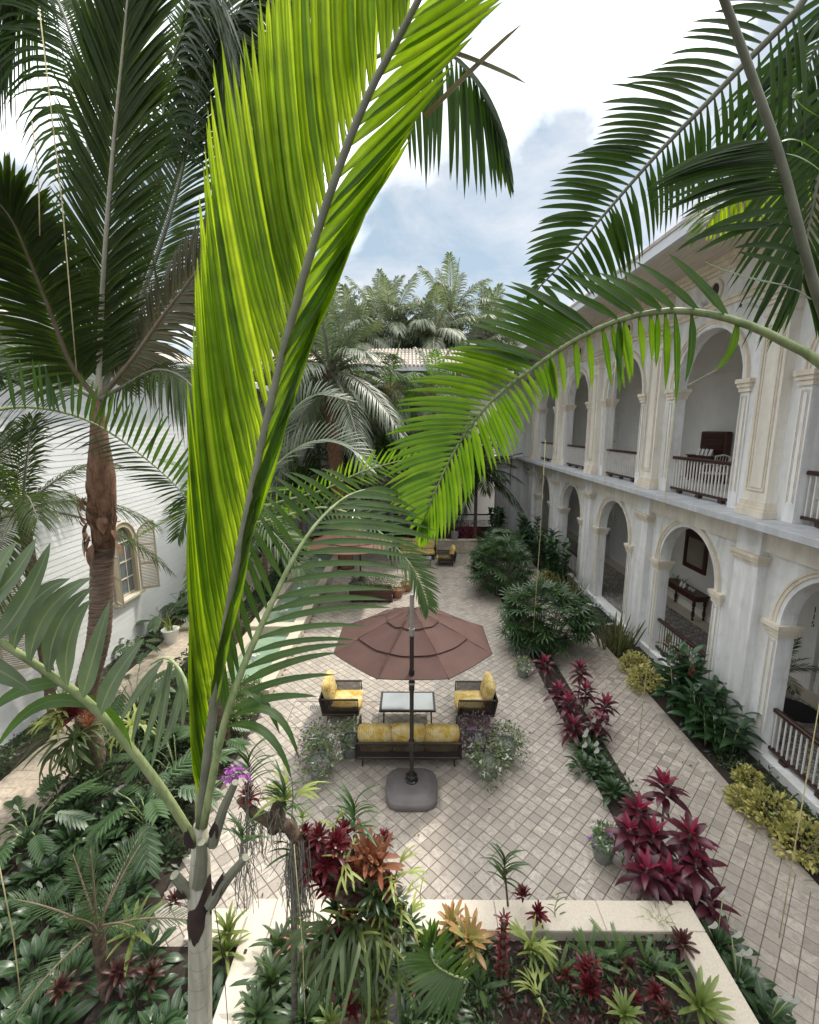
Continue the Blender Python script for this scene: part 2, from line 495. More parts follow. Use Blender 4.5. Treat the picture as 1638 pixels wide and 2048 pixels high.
M['white_ceramic'] = plain('white_ceramic', (0.75, 0.75, 0.73), 0.35, 0.1, 8.0)
M['paper'] = plain('paper', (0.78, 0.78, 0.76), 0.7, 0.04, 5.0)
M['cord'] = plain('twine', (0.55, 0.48, 0.25), 0.8, 0.3, 30.0)
M['cable'] = plain('cable_black', (0.01, 0.01, 0.01), 0.6, 0.2, 20.0)
M['wicker'] = plain('white_wicker', (0.7, 0.68, 0.62), 0.6, 0.2, 30.0)
M['moss'] = plain('grey_moss', (0.26, 0.25, 0.20), 0.9, 0.4, 30.0)
M['canopy'] = plain('canopy_cloth', (0.074, 0.033, 0.024), 0.8, 0.16, 3.0, 0.35, 14.0)
M['seam'] = plain('canopy_seam', (0.16, 0.08, 0.07), 0.8, 0.1, 10.0)
M['canopy_red'] = plain('canopy_cloth_red', (0.15, 0.06, 0.042), 0.8, 0.15, 3.0)
def glass_mat(name, col, rough=0.03):
    m, nt, bs, out = new_mat(name)
    bs.inputs['Base Color'].default_value = (*col, 1); bs.inputs['Roughness'].default_value = rough
    bs.inputs['Specular IOR Level'].default_value = 0.9
    n = noise(nt, 2.0, 3.0, 0.5, 'World')
    nt.links.new(mixc(nt, ramp(nt, n, [(0.4, 0.0), (0.7, 0.4)]), col, tuple(c * .6 for c in col)), bs.inputs['Base Color'])
    return m
M['pane'] = glass_mat('window_glass', (0.16, 0.19, 0.21))
M['table_glass'] = glass_mat('table_glass', (0.42, 0.46, 0.48), 0.12)
M['mirror'] = glass_mat('mirror_glass', (0.30, 0.26, 0.22), 0.05)
def water_mat():
    m, nt, bs, out = new_mat('pool_water')
    n = noise(nt, 3.0, 4.0, 0.6, 'World')
    nt.links.new(mixc(nt, n, (0.16, 0.27, 0.20), (0.33, 0.42, 0.30)), bs.inputs['Base Color'])
    bs.inputs['Roughness'].default_value = 0.06
    bs.inputs['Specular IOR Level'].default_value = 0.8
    bump(nt, bs, noise(nt, 9.0, 3.0, 0.5, 'World'), 0.2, 0.02)
    return m
M['water'] = water_mat()
def cushion_mat():
    """yellow botanical print: pale fronds over mottled ochre"""
    m, nt, bs, out = new_mat('cushion_print')
    n = noise(nt, 5.0, 4.0, 0.6, 'World', (1, 1, 1), 1.0)
    c = ramp(nt, n, [(0.34, (0.42, 0.24, 0.03)), (0.48, (0.56, 0.38, 0.07)), (0.62, (0.62, 0.52, 0.27))])
    t = nt.nodes.new('ShaderNodeNewGeometry')
    wv = nd(nt, 'ShaderNodeTexWave', Scale=9.0, Distortion=9.0, Detail=3.0)
    wv.inputs['Detail Scale'].default_value = 1.6
    nt.links.new(t.outputs['Position'], wv.inputs['Vector'])
    k = mth(nt, 'MULTIPLY', ramp(nt, wv.outputs['Fac'], [(0.70, 0.0), (0.86, 0.75)]), ramp(nt, noise(nt, 4.0, 2.0, coord='World'), [(0.42, 0.0), (0.55, 1.0)]))
    c = mixc(nt, k, c, (0.70, 0.64, 0.46))
    nt.links.new(c, bs.inputs['Base Color']); bs.inputs['Roughness'].default_value = 0.85
    bump(nt, bs, noise(nt, 11.0, 3.0, 0.5, 'World'), 0.25, 0.03)
    return m
M['cushion'] = cushion_mat()
def pebble_mat():
    m, nt, bs, out = new_mat('pebble_mosaic')
    g = nt.nodes.new('ShaderNodeNewGeometry')
    v = nd(nt, 'ShaderNodeTexVoronoi', Scale=15.0)
    nt.links.new(g.outputs['Position'], v.inputs['Vector'])
    c = ramp(nt, v.outputs['Color'], [(0.2, (0.20, 0.18, 0.165)), (0.5, (0.36, 0.34, 0.31)), (0.8, (0.52, 0.49, 0.45))])
    n = noise(nt, 2.2, 3.0, 0.5, 'World', (1, 1, 1), 2.0)
    c = mixc(nt, ramp(nt, n, [(0.44, 0.55), (0.5, 0.0)]), c, (0.16, 0.145, 0.135))
    c = mixc(nt, ramp(nt, v.outputs['Distance'], [(0.45, 0.0), (0.62, 0.8)]), c, (0.12, 0.11, 0.1))
    nt.links.new(c, bs.inputs['Base Color']); bs.inputs['Roughness'].default_value = 0.6
    bump(nt, bs, v.outputs['Distance'], 0.5, 0.02)
    return m
M['pebble'] = pebble_mat()
def roof_mat():
    return plain('clay_tile', (0.50, 0.43, 0.37), 0.8, 0.35, 3.0, 0.2, 20)
M['roof'] = roof_mat()
def bark_mat(name, a, b, sc=(1, 1, 9), scale=4.0):
    m, nt, bs, out = new_mat(name)
    n = noise(nt, scale, 6.0, 0.65, 'World', sc, 0.6)
    nt.links.new(mixc(nt, ramp(nt, n, [(0.35, 1.0), (0.62, 0.0)]), a, b), bs.inputs['Base Color'])
    bs.inputs['Roughness'].default_value = 0.9
    bump(nt, bs, n, 0.6, 0.02)
    return m
M['bark'] = bark_mat('palm_bark', (0.235, 0.165, 0.12), (0.075, 0.048, 0.034))
M['fibre'] = bark_mat('palm_fibre', (0.22, 0.125, 0.075), (0.09, 0.04, 0.022), (3, 3, 1), 5.0)
M['bark_grey'] = bark_mat('grey_bark', (0.24, 0.22, 0.19), (0.09, 0.085, 0.07), (1, 1, 3))
M['driftwood'] = bark_mat('driftwood', (0.14, 0.095, 0.06), (0.035, 0.022, 0.014), (2, 2, 2), 6.0)
M['crownshaft'] = bark_mat('pale_crownshaft', (0.47, 0.45, 0.37), (0.33, 0.31, 0.235), (6, 6, 0.5), 3.0)
def ringed_mat():
    """pale palm shaft: vertical streaks, faint old leaf scars"""
    m, nt, bs, out = new_mat('pale_crownshaft_ringed')
    n = noise(nt, 3.0, 6.0, 0.65, 'World', (6, 6, .5), .6)
    c = mixc(nt, ramp(nt, n, [(0.35, 1.0), (0.62, 0.0)]), (0.47, 0.45, 0.37), (0.31, 0.29, 0.215))
    g = nt.nodes.new('ShaderNodeNewGeometry'); sp_ = nt.nodes.new('ShaderNodeSeparateXYZ'); nt.links.new(g.outputs['Position'], sp_.inputs[0])
    f = mth(nt, 'FRACT', mth(nt, 'ADD', mth(nt, 'MULTIPLY', sp_.outputs[2], 7.3), mth(nt, 'MULTIPLY', noise(nt, 5.0, 3.0, .5, 'World'), .5)))
    c = mixc(nt, ramp(nt, f, [(0.0, .55), (.05, .45), (.09, 0.0)]), c, (0.22, 0.19, 0.13))
    c = mixc(nt, ramp(nt, noise(nt, 16.0, 5.0, .7, 'World'), [(0.30, .5), (0.42, 0.0)]), c, (0.20, 0.19, 0.14))
    nt.links.new(c, bs.inputs['Base Color']); bs.inputs['Roughness'].default_value = .7
    bump(nt, bs, f, .12, .01)
    return m
M['shaft'] = ringed_mat()
M['petiole'] = plain('green_petiole', (0.31, 0.36, 0.165), 0.45, 0.3, 8.0, 0, None, 0, 'World', (0.16, 0.21, 0.08), 0.5, (3, 3, 1))
M['petiole_grey'] = plain('grey_green_petiole', (0.19, 0.19, 0.135), 0.6, 0.35, 8.0)
M['petiole_brown'] = plain('brown_petiole', (0.17, 0.13, 0.085), 0.7, 0.3, 8.0)
M['petiole_pale'] = plain('pale_midrib', (0.40, 0.37, 0.29), 0.6, 0.25, 8.0)
M['sheath'] = plain('torn_sheath', (0.035, 0.018, 0.014), 0.8, 0.5, 18.0)
# foliage
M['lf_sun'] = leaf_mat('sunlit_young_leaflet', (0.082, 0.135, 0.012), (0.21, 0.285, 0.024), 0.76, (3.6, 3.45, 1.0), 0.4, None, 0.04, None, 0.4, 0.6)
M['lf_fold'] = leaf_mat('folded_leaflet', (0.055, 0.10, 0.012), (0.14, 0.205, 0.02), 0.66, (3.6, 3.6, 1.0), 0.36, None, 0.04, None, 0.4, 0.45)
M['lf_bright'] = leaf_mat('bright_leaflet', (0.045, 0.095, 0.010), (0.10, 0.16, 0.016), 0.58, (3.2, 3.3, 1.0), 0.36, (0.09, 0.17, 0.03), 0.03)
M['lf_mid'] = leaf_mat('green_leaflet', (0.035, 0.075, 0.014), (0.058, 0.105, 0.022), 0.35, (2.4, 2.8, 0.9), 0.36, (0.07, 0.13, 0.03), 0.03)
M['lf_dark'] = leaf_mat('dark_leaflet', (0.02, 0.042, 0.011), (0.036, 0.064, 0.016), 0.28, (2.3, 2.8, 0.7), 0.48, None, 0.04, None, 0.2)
M['lf_grey'] = leaf_mat('grey_green_leaflet', (0.115, 0.155, 0.095), (0.155, 0.20, 0.125), 0.18, (1.6, 1.9, 1.0), 0.42, (0.24, 0.27, 0.15), 0.03)
M['lf_old'] = leaf_mat('old_leaflet', (0.075, 0.075, 0.03), (0.10, 0.085, 0.04), 0.25, (1.8, 1.7, 1.0), 0.5)
M['lf_coco'] = leaf_mat('coconut_leaflet', (0.026, 0.048, 0.010), (0.052, 0.08, 0.016), 0.3, (2.4, 2.6, 0.7), 0.42, None, 0.04, None, 0.28)
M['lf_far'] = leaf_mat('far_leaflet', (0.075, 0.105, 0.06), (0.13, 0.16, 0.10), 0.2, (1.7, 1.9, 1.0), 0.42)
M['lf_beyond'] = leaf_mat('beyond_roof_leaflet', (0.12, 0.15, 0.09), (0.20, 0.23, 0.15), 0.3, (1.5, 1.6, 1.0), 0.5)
M['lf_yellow'] = leaf_mat('yellow_green_leaflet', (0.16, 0.21, 0.03), (0.22, 0.26, 0.05), 0.35, (2.0, 2.0, 1.0), 0.4)
M['lf_rhapis'] = leaf_mat('lady_palm_leaf', (0.028, 0.066, 0.022), (0.06, 0.11, 0.036), 0.15, None, 0.36)
M['lf_lily'] = leaf_mat('peace_lily_leaf', (0.02, 0.048, 0.018), (0.05, 0.092, 0.038), 0.15, None, 0.33, (0.09, 0.15, 0.06), 0.04)
M['lf_philo'] = leaf_mat('split_leaf', (0.03, 0.07, 0.026), (0.07, 0.125, 0.05), 0.2, None, 0.4, (0.15, 0.22, 0.10), 0.05)
M['lf_ginger'] = leaf_mat('ginger_leaf', (0.02, 0.055, 0.022), (0.045, 0.095, 0.036), 0.15, None, 0.35, (0.06, 0.12, 0.05), 0.04)
M['lf_cordy'] = leaf_mat('burgundy_leaf', (0.058, 0.014, 0.022), (0.115, 0.018, 0.034), 0.15, (2.2, 1.2, 1.2), 0.36, None, 0.04)
M['lf_cordy_new'] = leaf_mat('crimson_young_leaf', (0.22, 0.02, 0.05), (0.32, 0.03, 0.075), 0.3, (1.8, 1.0, 1.0), 0.36)
M['lf_maroon'] = leaf_mat('maroon_bract', (0.085, 0.013, 0.018), (0.18, 0.02, 0.026), 0.2, (1.6, 1.0, 1.0), 0.38)
M['lf_rust'] = leaf_mat('rust_bract', (0.22, 0.075, 0.04), (0.32, 0.16, 0.09), 0.3, (1.6, 1.3, 1.0), 0.4)
M['lf_pink'] = leaf_mat('pink_bract', (0.42, 0.13, 0.12), (0.36, 0.16, 0.12), 0.3, (1.5, 1.0, 1.0), 0.4)
M['lf_brom'] = leaf_mat('dark_rosette_leaf', (0.03, 0.06, 0.025), (0.075, 0.115, 0.045), 0.18, None, 0.35)
M['lf_bromlight'] = leaf_mat('light_rosette_leaf', (0.15, 0.21, 0.055), (0.24, 0.29, 0.09), 0.28, (1.7, 1.8, 1.0), 0.38)
M['lf_bromcream'] = leaf_mat('cream_rosette_leaf', (0.36, 0.31, 0.12), (0.28, 0.29, 0.10), 0.28, (1.5, 1.5, 1.0), 0.4, None, 0.04, None, 0.5, 0.0, (0.35, 0.13, 0.05))
M['lf_stag'] = leaf_mat('staghorn_frond', (0.26, 0.32, 0.075), (0.36, 0.40, 0.12), 0.3, (1.6, 1.6, 1.0), 0.45)
M['lf_staggreen'] = leaf_mat('green_staghorn_frond', (0.055, 0.09, 0.03), (0.11, 0.15, 0.045), 0.28, (1.7, 1.8, 1.0), 0.45)
M['lf_vanda'] = leaf_mat('strap_orchid_leaf', (0.04, 0.085, 0.03), (0.07, 0.12, 0.04), 0.2, None, 0.36)
M['lf_fern'] = leaf_mat('fern_frond', (0.07, 0.14, 0.045), (0.12, 0.20, 0.06), 0.3, None, 0.45)
M['lf_dead'] = leaf_mat('withered_leaf', (0.13, 0.08, 0.045), (0.22, 0.15, 0.08), 0.15, (1.3, 1.2, 1.0), 0.7)
M['lf_croton'] = leaf_mat('golden_leaf', (0.66, 0.58, 0.20), (0.15, 0.19, 0.05), 0.2, (1.4, 1.4, 1.0), 0.4)
M['lf_variegated'] = leaf_mat('variegated_leaf', (0.07, 0.12, 0.045), (0.27, 0.32, 0.16), 0.2, (1.5, 1.6, 1.0), 0.45)
M['lf_purple'] = leaf_mat('purple_leaf', (0.10, 0.06, 0.07), (0.16, 0.10, 0.11), 0.2, (1.4, 1.2, 1.2), 0.45)
M['lf_snake'] = leaf_mat('snake_plant_leaf', (0.055, 0.075, 0.035), (0.09, 0.105, 0.05), 0.1, None, 0.4, None, 0.04, (0.28, 0.26, 0.10))
M['lf_ground'] = leaf_mat('ground_cover_leaf', (0.025, 0.055, 0.02), (0.07, 0.115, 0.045), 0.2, None, 0.42)
M['lf_tree'] = leaf_mat('tree_leaf', (0.05, 0.085, 0.028), (0.10, 0.145, 0.05), 0.25, None, 0.45)
M['bloom_white'] = leaf_mat('white_bloom', (0.72, 0.72, 0.66), (0.78, 0.78, 0.72), 0.25, (1, 1, 1), 0.45)
M['bloom_purple'] = leaf_mat('purple_bloom', (0.42, 0.10, 0.45), (0.55, 0.18, 0.58), 0.3, (1.3, 1.1, 1.3), 0.45)
M['bloom_red'] = leaf_mat('red_bloom', (0.40, 0.02, 0.03), (0.30, 0.015, 0.025), 0.25, (1.4, 1, 1), 0.45)
M['bloom_orange'] = leaf_mat('orange_spray', (0.34, 0.20, 0.06), (0.22, 0.19, 0.06), 0.25, (1.4, 1.3, 1), 0.6)
# ------------------------------------------------------------------ ground, paving, beds
def struct(o): o['kind'] = 'structure'; return o
def sheet(name, x0, x1, y0, y1, z, mat, th=0.05):
    return struct(MB().box(x0, x1, y0, y1, z - th, z).build(name, mat))
sheet('ground', -300, 300, -120, 500, -0.09, M['soil'], 0.3)
paving = sheet('courtyard_paving', -3.45, 5.80, 1.5, 28.0, -0.008, M['grout'], 0.07)
def tile_geo(e, z0=-0.006, z1=0.0, b=0.006):
    h = e / 2
    v = [(-h, -h, z0), (h, -h, z0), (h, h, z0), (-h, h, z0), (-h + b, -h + b, z1), (h - b, -h + b, z1), (h - b, h - b, z1), (-h + b, h - b, z1)]
    return v, [(4, 5, 6, 7), (0, 1, 5, 4), (1, 2, 6, 5), (2, 3, 7, 6), (3, 0, 4, 7)]
TE = 0.182
tv, tq = tile_geo(TE - 0.0075)
c45 = math.sqrt(.5)
tiles = []
for i in range(-10, 190):
    for j in range(-150, 60):
        p, q = i * TE, j * TE
        x, y = (p - -q) * c45, (p - q) * c45
        x, y = (p + q) * c45, (p - q) * c45
        if -3.42 < x < 5.73 and 2.2 < y < 27.9: tiles.append((x, y))
def inside_bed(x, y): return (-2.1 < x < 3.45 and y < 4.75) or (3.42 < x < 3.95 and y < 19)
tiles = [t for t in tiles if not inside_bed(*t)]
def vis_key(t):
    d = Vector((t[0], t[1], -H)); w = co.matrix_world
    yc = t[1] * CT + H * ST
    px = 823 + FPX * t[0] / yc
    v = (-H * CT + t[1] * ST) / yc
    py = 1024 - FPX * v
    out = not (10 < px < 1628 and py < 2040)
    cov = (px < 690 and py > 1560) or (px < 500) or (1190 < px < 1400 and py > 1250)
    return (out or cov, d.length)
tiles.sort(key=vis_key)
tm = mesh_np('tile', tv, tq, M['tile'], smooth=False)
for x, y in tiles[:300]:
    o = link('tile', tm, paving)
    o.location = Vector((x, y, random.uniform(-.0015, .0015))) - ORG[paving]
    o.rotation_euler = (R(random.uniform(-.5, .5)), R(random.uniform(-.5, .5)), R(45 + 90 * random.randint(0, 3) + random.uniform(-.7, .7)))
rest = np.array(tiles[300:]); n = len(rest)
base = np.array(tv); ca = c45
base = np.stack([(base[:, 0] - base[:, 1]) * ca, (base[:, 0] + base[:, 1]) * ca, base[:, 2]], -1)
V = base[None] + np.concatenate([rest, rng.uniform(-.0015, .0015, (n, 1))], 1)[:, None, :]
Qt = np.array(tq)[None] + (np.arange(n) * 8)[:, None, None]
o = link('tile', mesh_np('tile', V.reshape(-1, 3) - np.array(ORG[paving]), Qt.reshape(-1, 4), M['tile'], None, np.repeat(rng.random(n), 8), False), paving)
o['kind'] = 'stuff'
# edging stones along the gallery bed
y = 3.0
while y < 27.5:
    l = random.uniform(.36, .5)
    MB().bbox(5.60, 5.78, y + .004, y + l - .004, -0.02, 0.012, .006).build('edging_stone', M['tile'], paving)
    y += l
walk = sheet('garden_walkway', -7.58, -6.28, 2.0, 27.5, -0.01, M['grout'])
for k, x in enumerate((-7.57, -7.14, -6.71)):
    y = 3.0 + .2 * (k % 2)
    while y < 27:
        MB().bbox(x + .003, x + .427, y + .003, y + .427, -0.03, 0.0, .004).build('stone_slab', M['slab'], walk)
        y += .43
sheet('gallery_bed_soil', 5.79, 6.83, 2, 27.6, 0.0, M['soil'])
sheet('cordyline_bed_soil', 3.36, 3.95, 3.0, 19.5, 0.018, M['soil'])
sheet('garden_bed_soil', -6.27, -3.46, 2.0, 10.2, 0.02, M['soil'])
sheet('garden_bed_soil', -6.27, -5.06, 10.2, 27, 0.02, M['soil'])
sheet('wall_bed_soil', -8.3, -7.59, 2, 27.5, 0.01, M['soil'])
sheet('far_bed_soil', -3.4, 5.7, 23.4, 27.9, 0.35, M['soil'], .5)

# stone planter in the foreground
pl = thing('stone_planter', 'cream stone planter with wide coping full of bromeliads in the foreground', 'planter', (0.75, 3.5, 0))
MB().box(-1.98, -1.70, 0.8, 4.92, 0, .40).box(3.20, 3.48, 0.8, 4.92, 0, .40).box(-1.70, 3.20, 4.62, 4.92, 0, .40).build('planter_wall', M['coping'], pl)
MB().box(-1.70, 3.20, 0.8, 4.62, 0.05, .26).build('soil_fill', M['soil'], pl)
for a, b in ((-1.72, -.42), (-.42, 1.05), (1.05, 2.35), (2.35, 3.20)):
    MB().bbox(a + .002, b - .002, 4.59, 4.96, .40, .45, .008).build('coping_slab', M['coping'], pl)
MB().bbox(3.202, 3.535, 4.592, 4.96, .40, .45, .008).build('coping_slab', M['coping'], pl)
for a, b in ((.8, 2.2), (2.2, 3.4), (3.4, 4.588)):
    MB().bbox(3.17, 3.535, a + .002, b - .002, .40, .45, .008).build('coping_slab', M['coping'], pl)
for a, b in ((.8, 2.3), (2.3, 3.6), (3.6, 4.96)):
    MB().bbox(-2.03, -1.724, a + .002, b - .002, .40, .45, .008).build('coping_slab', M['coping'], pl)
MB().box(-1.93, -1.90, 4.32, 4.36, .45, .465).build('drain_cover', M['black'], pl)
pl2 = thing('low_stone_planter', 'low cream stone planter beside the pale palm trunk', 'planter', (-2.8, 4.0, 0))
MB().box(-2.75, -2.06, 4.62, 4.94, 0, .22).build('planter_wall', M['coping'], pl2)
for a, b in ((-2.78, -2.04),):
    MB().bbox(a + .002, b - .002, 4.60, 4.98, .22, .27, .008).build('coping_slab', M['coping'], pl2)
MB().box(-3.5, -2.06, 1.5, 4.62, .02, .14).build('soil_fill', M['soil'], pl2)

# raised linear pool in steps with cream coping
po = thing('stepped_pool', 'long narrow stepped pool with cream stone coping beside the courtyard', 'pool', (-4.2, 16, 0))
for s, (y0, y1, zt) in enumerate(((10.4, 13.4, .25), (13.72, 18.0, .36), (18.32, 23.6, .47))):
    MB().box(-5.04, -4.76, y0, y1, 0, zt - .04).box(-3.70, -3.42, y0, y1, 0, zt - .04).build('pool_wall', M['coping'], po)
    for xa, xb in ((-5.06, -4.74), (-3.72, -3.40)):
        yy = y0
        while yy < y1 - .05:
            MB().bbox(xa, xb, yy + .003, min(yy + 1.05, y1) - .003, zt - .04, zt, .006).build('coping_slab', M['coping'], po)
            yy += 1.05
    MB().box(-4.76, -3.70, y0, y1, 0, zt - .16).build('water', M['water'], po)
for y0, zt in ((10.08, .25), (13.402, .37), (18.002, .48), (23.602, .48)):
    MB().bbox(-5.06, -3.40, y0, y0 + .316, .01, zt, .008).build('cross_wall', M['coping'], po)

# ------------------------------------------------------------------ arcaded wing on the right
XW, XP = 6.85, 6.66          # wall plane and pilaster face
PIL = [4.72, 8.97, 13.22, 17.47, 21.72, 25.97]
BAY = [2.6, 6.94, 11.19, 15.44, 19.69, 23.92]
rw = thing('arcaded_wing', 'two storey white arcaded wing with cream trim along the right side of the courtyard', 'building', (8.2, 15, 0))
def box_steps(mb, a0, a1, d1, zs):
    """stacked mouldings: list of (z0, z1, projection)"""
    for z0, z1, p in zs: mb.box(a0 - p, a1 + p, -p, d1, z0, z1)
def pilaster(root, tf, c, w, dp, z0, z1, style):
    """dp = projection in front of the wall; local depth 0 is the face"""
    def t2(a, d, z): return tf(a, d - dp, z)
    sh = MB(t2).box(c - w / 2, c + w / 2, 0, dp + .02, z0, z1).build('pilaster', M['cream'], root)
    mb = MB(t2); a0, a1 = c - w / 2, c + w / 2
    if style == 'upper':
        box_steps(mb, a0, a1, dp + .01, [(z0 + .001, z0 + .13, .075), (z0 + .13, z0 + .19, .055), (z0 + .19, z0 + .30, .03)])
        mb.build('base', M['trim'], sh)
        mb = MB(t2)
        box_steps(mb, a0, a1, dp + .01, [(z1 - .42, z1 - .38, .022), (z1 - .22, z1 - .15, .04), (z1 - .15, z1 - .08, .075), (z1 - .08, z1 - .001, .12)])
        mb.build('capital', M['trim'], sh)
        zb, zt = z0 + .42, z1 - .52
        for p, i in ((.07, .018), (.13, .012)):
            mb = MB(t2)
            mb.box(a0 + p, a0 + p + .022, -i, 0.003, zb + p, zt - p).box(a1 - p - .022, a1 - p, -i, 0.003, zb + p, zt - p)
            mb.box(a0 + p + .022, a1 - p - .022, -i, 0.003, zb + p, zb + p + .022).box(a0 + p + .022, a1 - p - .022, -i, 0.003, zt - p - .022, zt - p)
            mb.build('panel_moulding', M['groove'], sh)
    else:
        box_steps(mb, a0, a1, dp + .01, [(z0 + .001, z0 + .22, .03)])
        mb.build('base', M['white_wall'], sh)
        sh.data.materials.clear(); sh.data.materials.append(M['white_wall'])
        mb = MB(t2); zc = 3.98
        box_steps(mb, a0, a1, dp + .01, [(zc - .22, zc - .15, .025), (zc - .15, zc - .07, .06), (zc - .07, zc, .095)])
        mb.build('capital', M['trim'], sh)
    return sh
def arch_trim(root, tf, c, w, zs, zfloor, dpt, panel=True):
    r = w / 2
    tr = MB(tf).ring(c, zs, r + .001, r + .09, -.03, .06, 22).build('archivolt', M['white_wall'], root)
    MB(tf).ring(c, zs, r + .088, r + .15, -.055, .02, 22).build('moulding', M['trim'], tr)
    MB(tf).ring(c, zs, r + .15, r + .185, -.075, .02, 22).build('moulding', M['trim'], tr)
    for sgn in (-1, 1):
        e = c + sgn * r                        # jamb edge; impost wraps the corner
        def cap(p, z0, z1, mb):
            lo, hi = sorted((e - sgn * p, e + sgn * (.27 + p)))
            mb.box(lo, hi, -.03 - p, dpt + p, z0, z1)
        mb = MB(tf)
        cap(.03, zs - .26, zs - .17, mb); cap(.055, zs - .17, zs - .09, mb); cap(.085, zs - .09, zs - .002, mb)
        im = mb.build('impost', M['trim'], root)
        lo, hi = sorted((e + sgn * .002, e + sgn * .26))
        MB(tf).box(lo, hi, -.026, .02, zfloor + .002, zs - .262).build('jamb_strip', M['white_wall'], im)
        if panel:
            mb = MB(tf)
            lo, hi = sorted((e + sgn * .045, e + sgn * .215))
            z0, z1 = zfloor + .35, zs - .33
            for q in (0, .03):
                mb.box(lo + q, lo + q + .010, -.036, -.02, z0 + q, z1 - q).box(hi - q - .010, hi - q, -.036, -.02, z0 + q, z1 - q)
                mb.box(lo + q + .010, hi - q - .010, -.036, -.02, z1 - q - .010, z1 - q)
            mb.build('panel_moulding', M['groove'], im)
def railing(root, tf, a0, a1, d, zf, nb):
    rl = MB(tf).bbox(a0, a1, d - .045, d + .045, zf + .86, zf + .94, .012).box(a0, a1, d - .03, d + .03, zf + .07, zf + .13).build('railing', M['rail_wood'], root)
    for f in (.16, .5, .84):
        a = a0 + (a1 - a0) * f
        MB(tf).box(a - .07, a + .07, d - .05, d + .05, zf + .001, zf + .07).build('rail_foot', M['rail_wood'], rl)
    for i in range(nb):
        a = a0 + (a1 - a0) * (i + .5) / nb
        MB(tf).box(a - .011, a + .011, d - .011, d + .011, zf + .131, zf + .859).build('baluster', M['baluster'], rl)
def tfr(a, d, z): return (XW + d, a, z)
WD = .28
UW, LW = 2.48, 2.34
UZS, LZS, F2, F1 = 7.38, 2.80, 4.70, 0.16
edges = [0.5] + PIL + [28.25]
for k, c in enumerate(BAY):
    a0, a1 = edges[k], edges[k + 1]
    MB(tfr).archwall(a0, a1, F2, 9.0, c, UW, UZS, 0, WD).build('upper_wall', M['white_wall'], rw)
    MB(tfr).archwall(a0, a1, -.05, 4.56, c, LW, LZS, 0, WD, sill=F1).build('lower_wall', M['white_wall'], rw)
    if k == 0: continue
    arch_trim(rw, tfr, c, UW, UZS, F2, WD)
    arch_trim(rw, tfr, c, LW, LZS, F1, WD)
    railing(rw, tfr, c - UW / 2 + .01, c + UW / 2 - .01, .12, F2 + .02, 20 if k < 5 else 16)
    if k != 3:
        railing(rw, tfr, c - LW / 2 + .01, c + LW / 2 - .01, .12, F1 + .02, 20 if k < 4 else 14)
    # kerb wall under the opening, oculus over it
    MB(tfr).box(c - LW / 2 - .5, c + LW / 2 + .5, -.10, -.001, -.05, F1 + .02).build('plinth', M['white_wall'], rw)
    oc = MB(tfr).ring(c, 9.42, .17, .25, -.05, .03, 28, 0, 2 * PI).build('oculus', M['trim'], rw)
    MB(tfr).ring(c, 9.42, .0, .17, -.008, .02, 28, 0, 2 * PI).build('opening', M['black'], oc)  # solid black disc, painted for the dark inside of a round hole
for c in PIL:
    pilaster(rw, tfr, c, .62, XW - XP, F2 + .001, 8.86, 'upper')
    pilaster(rw, tfr, c, .66, .17, -.02, 4.56, 'lower')
# string course, ledge, entablature, soffit, eave
MB(tfr).box(.5, 28.2, -.08, -.001, 4.06, 4.56).build('fascia_band', M['cream'], rw)
MB(tfr).box(.5, 28.2, -.12, -.002, 4.44, 4.559).build('fascia_moulding', M['trim'], rw)
y = .5
while y < 28:
    y2 = min(y + 2.12, 28.2)
    MB(tfr).bbox(y + .003, y2 - .003, -.60, .46, 4.56, F2 - .001, .008).build('ledge_slab', M['ledge'], rw)
    y = y2
MB(tfr).box(.5, 28.2, -.06, .46, 9.0, 9.10).box(.5, 28.2, -.10, .46, 9.10, 9.16).build('architrave', M['trim'], rw)
MB(tfr).box(.5, 28.2, 0, .46, 9.16, 9.74).build('frieze', M['white_wall'], rw)
MB(tfr).box(.5, 28.2, -.06, .46, 9.74, 9.82).box(.5, 28.2, -.14, .46, 9.82, 9.90).box(.5, 28.2, -.22, .46, 9.90, 10.0).build('cornice', M['trim'], rw)
for c in PIL:
    MB(tfr).box(c - .34, c + .34, -.12, .0, 9.16, 9.74).build('frieze_block', M['cream'], rw)
for i in range(8):
    MB().box(5.24 + i * .2 + .004, 5.24 + i * .2 + .196, .5, 28.2, 10.0, 10.025).build('soffit_board', M['soffit'], rw)
MB().box(5.12, 5.24, .5, 28.3, 9.97, 10.24).build('eave_fascia', M['fascia'], rw)
for j in range(7):
    MB().box(5.105, 5.12, .6 + j * 4.0, .62 + j * 4.0, 9.96, 10.25).build('fascia_joint', M['ledge'], rw)
MB().add([(5.1, .4, 10.25), (5.1, 28.3, 10.25), (10.5, 28.3, 12.3), (10.5, .4, 12.3), (5.1, .4, 10.18), (5.1, 28.3, 10.18), (10.5, 28.3, 12.2), (10.5, .4, 12.2)],
         [(0, 1, 2, 3), (7, 6, 5, 4), (0, 4, 5, 1), (1, 5, 6, 2), (2, 6, 7, 3), (3, 7, 4, 0)]).build('roof', M['roof'], rw)
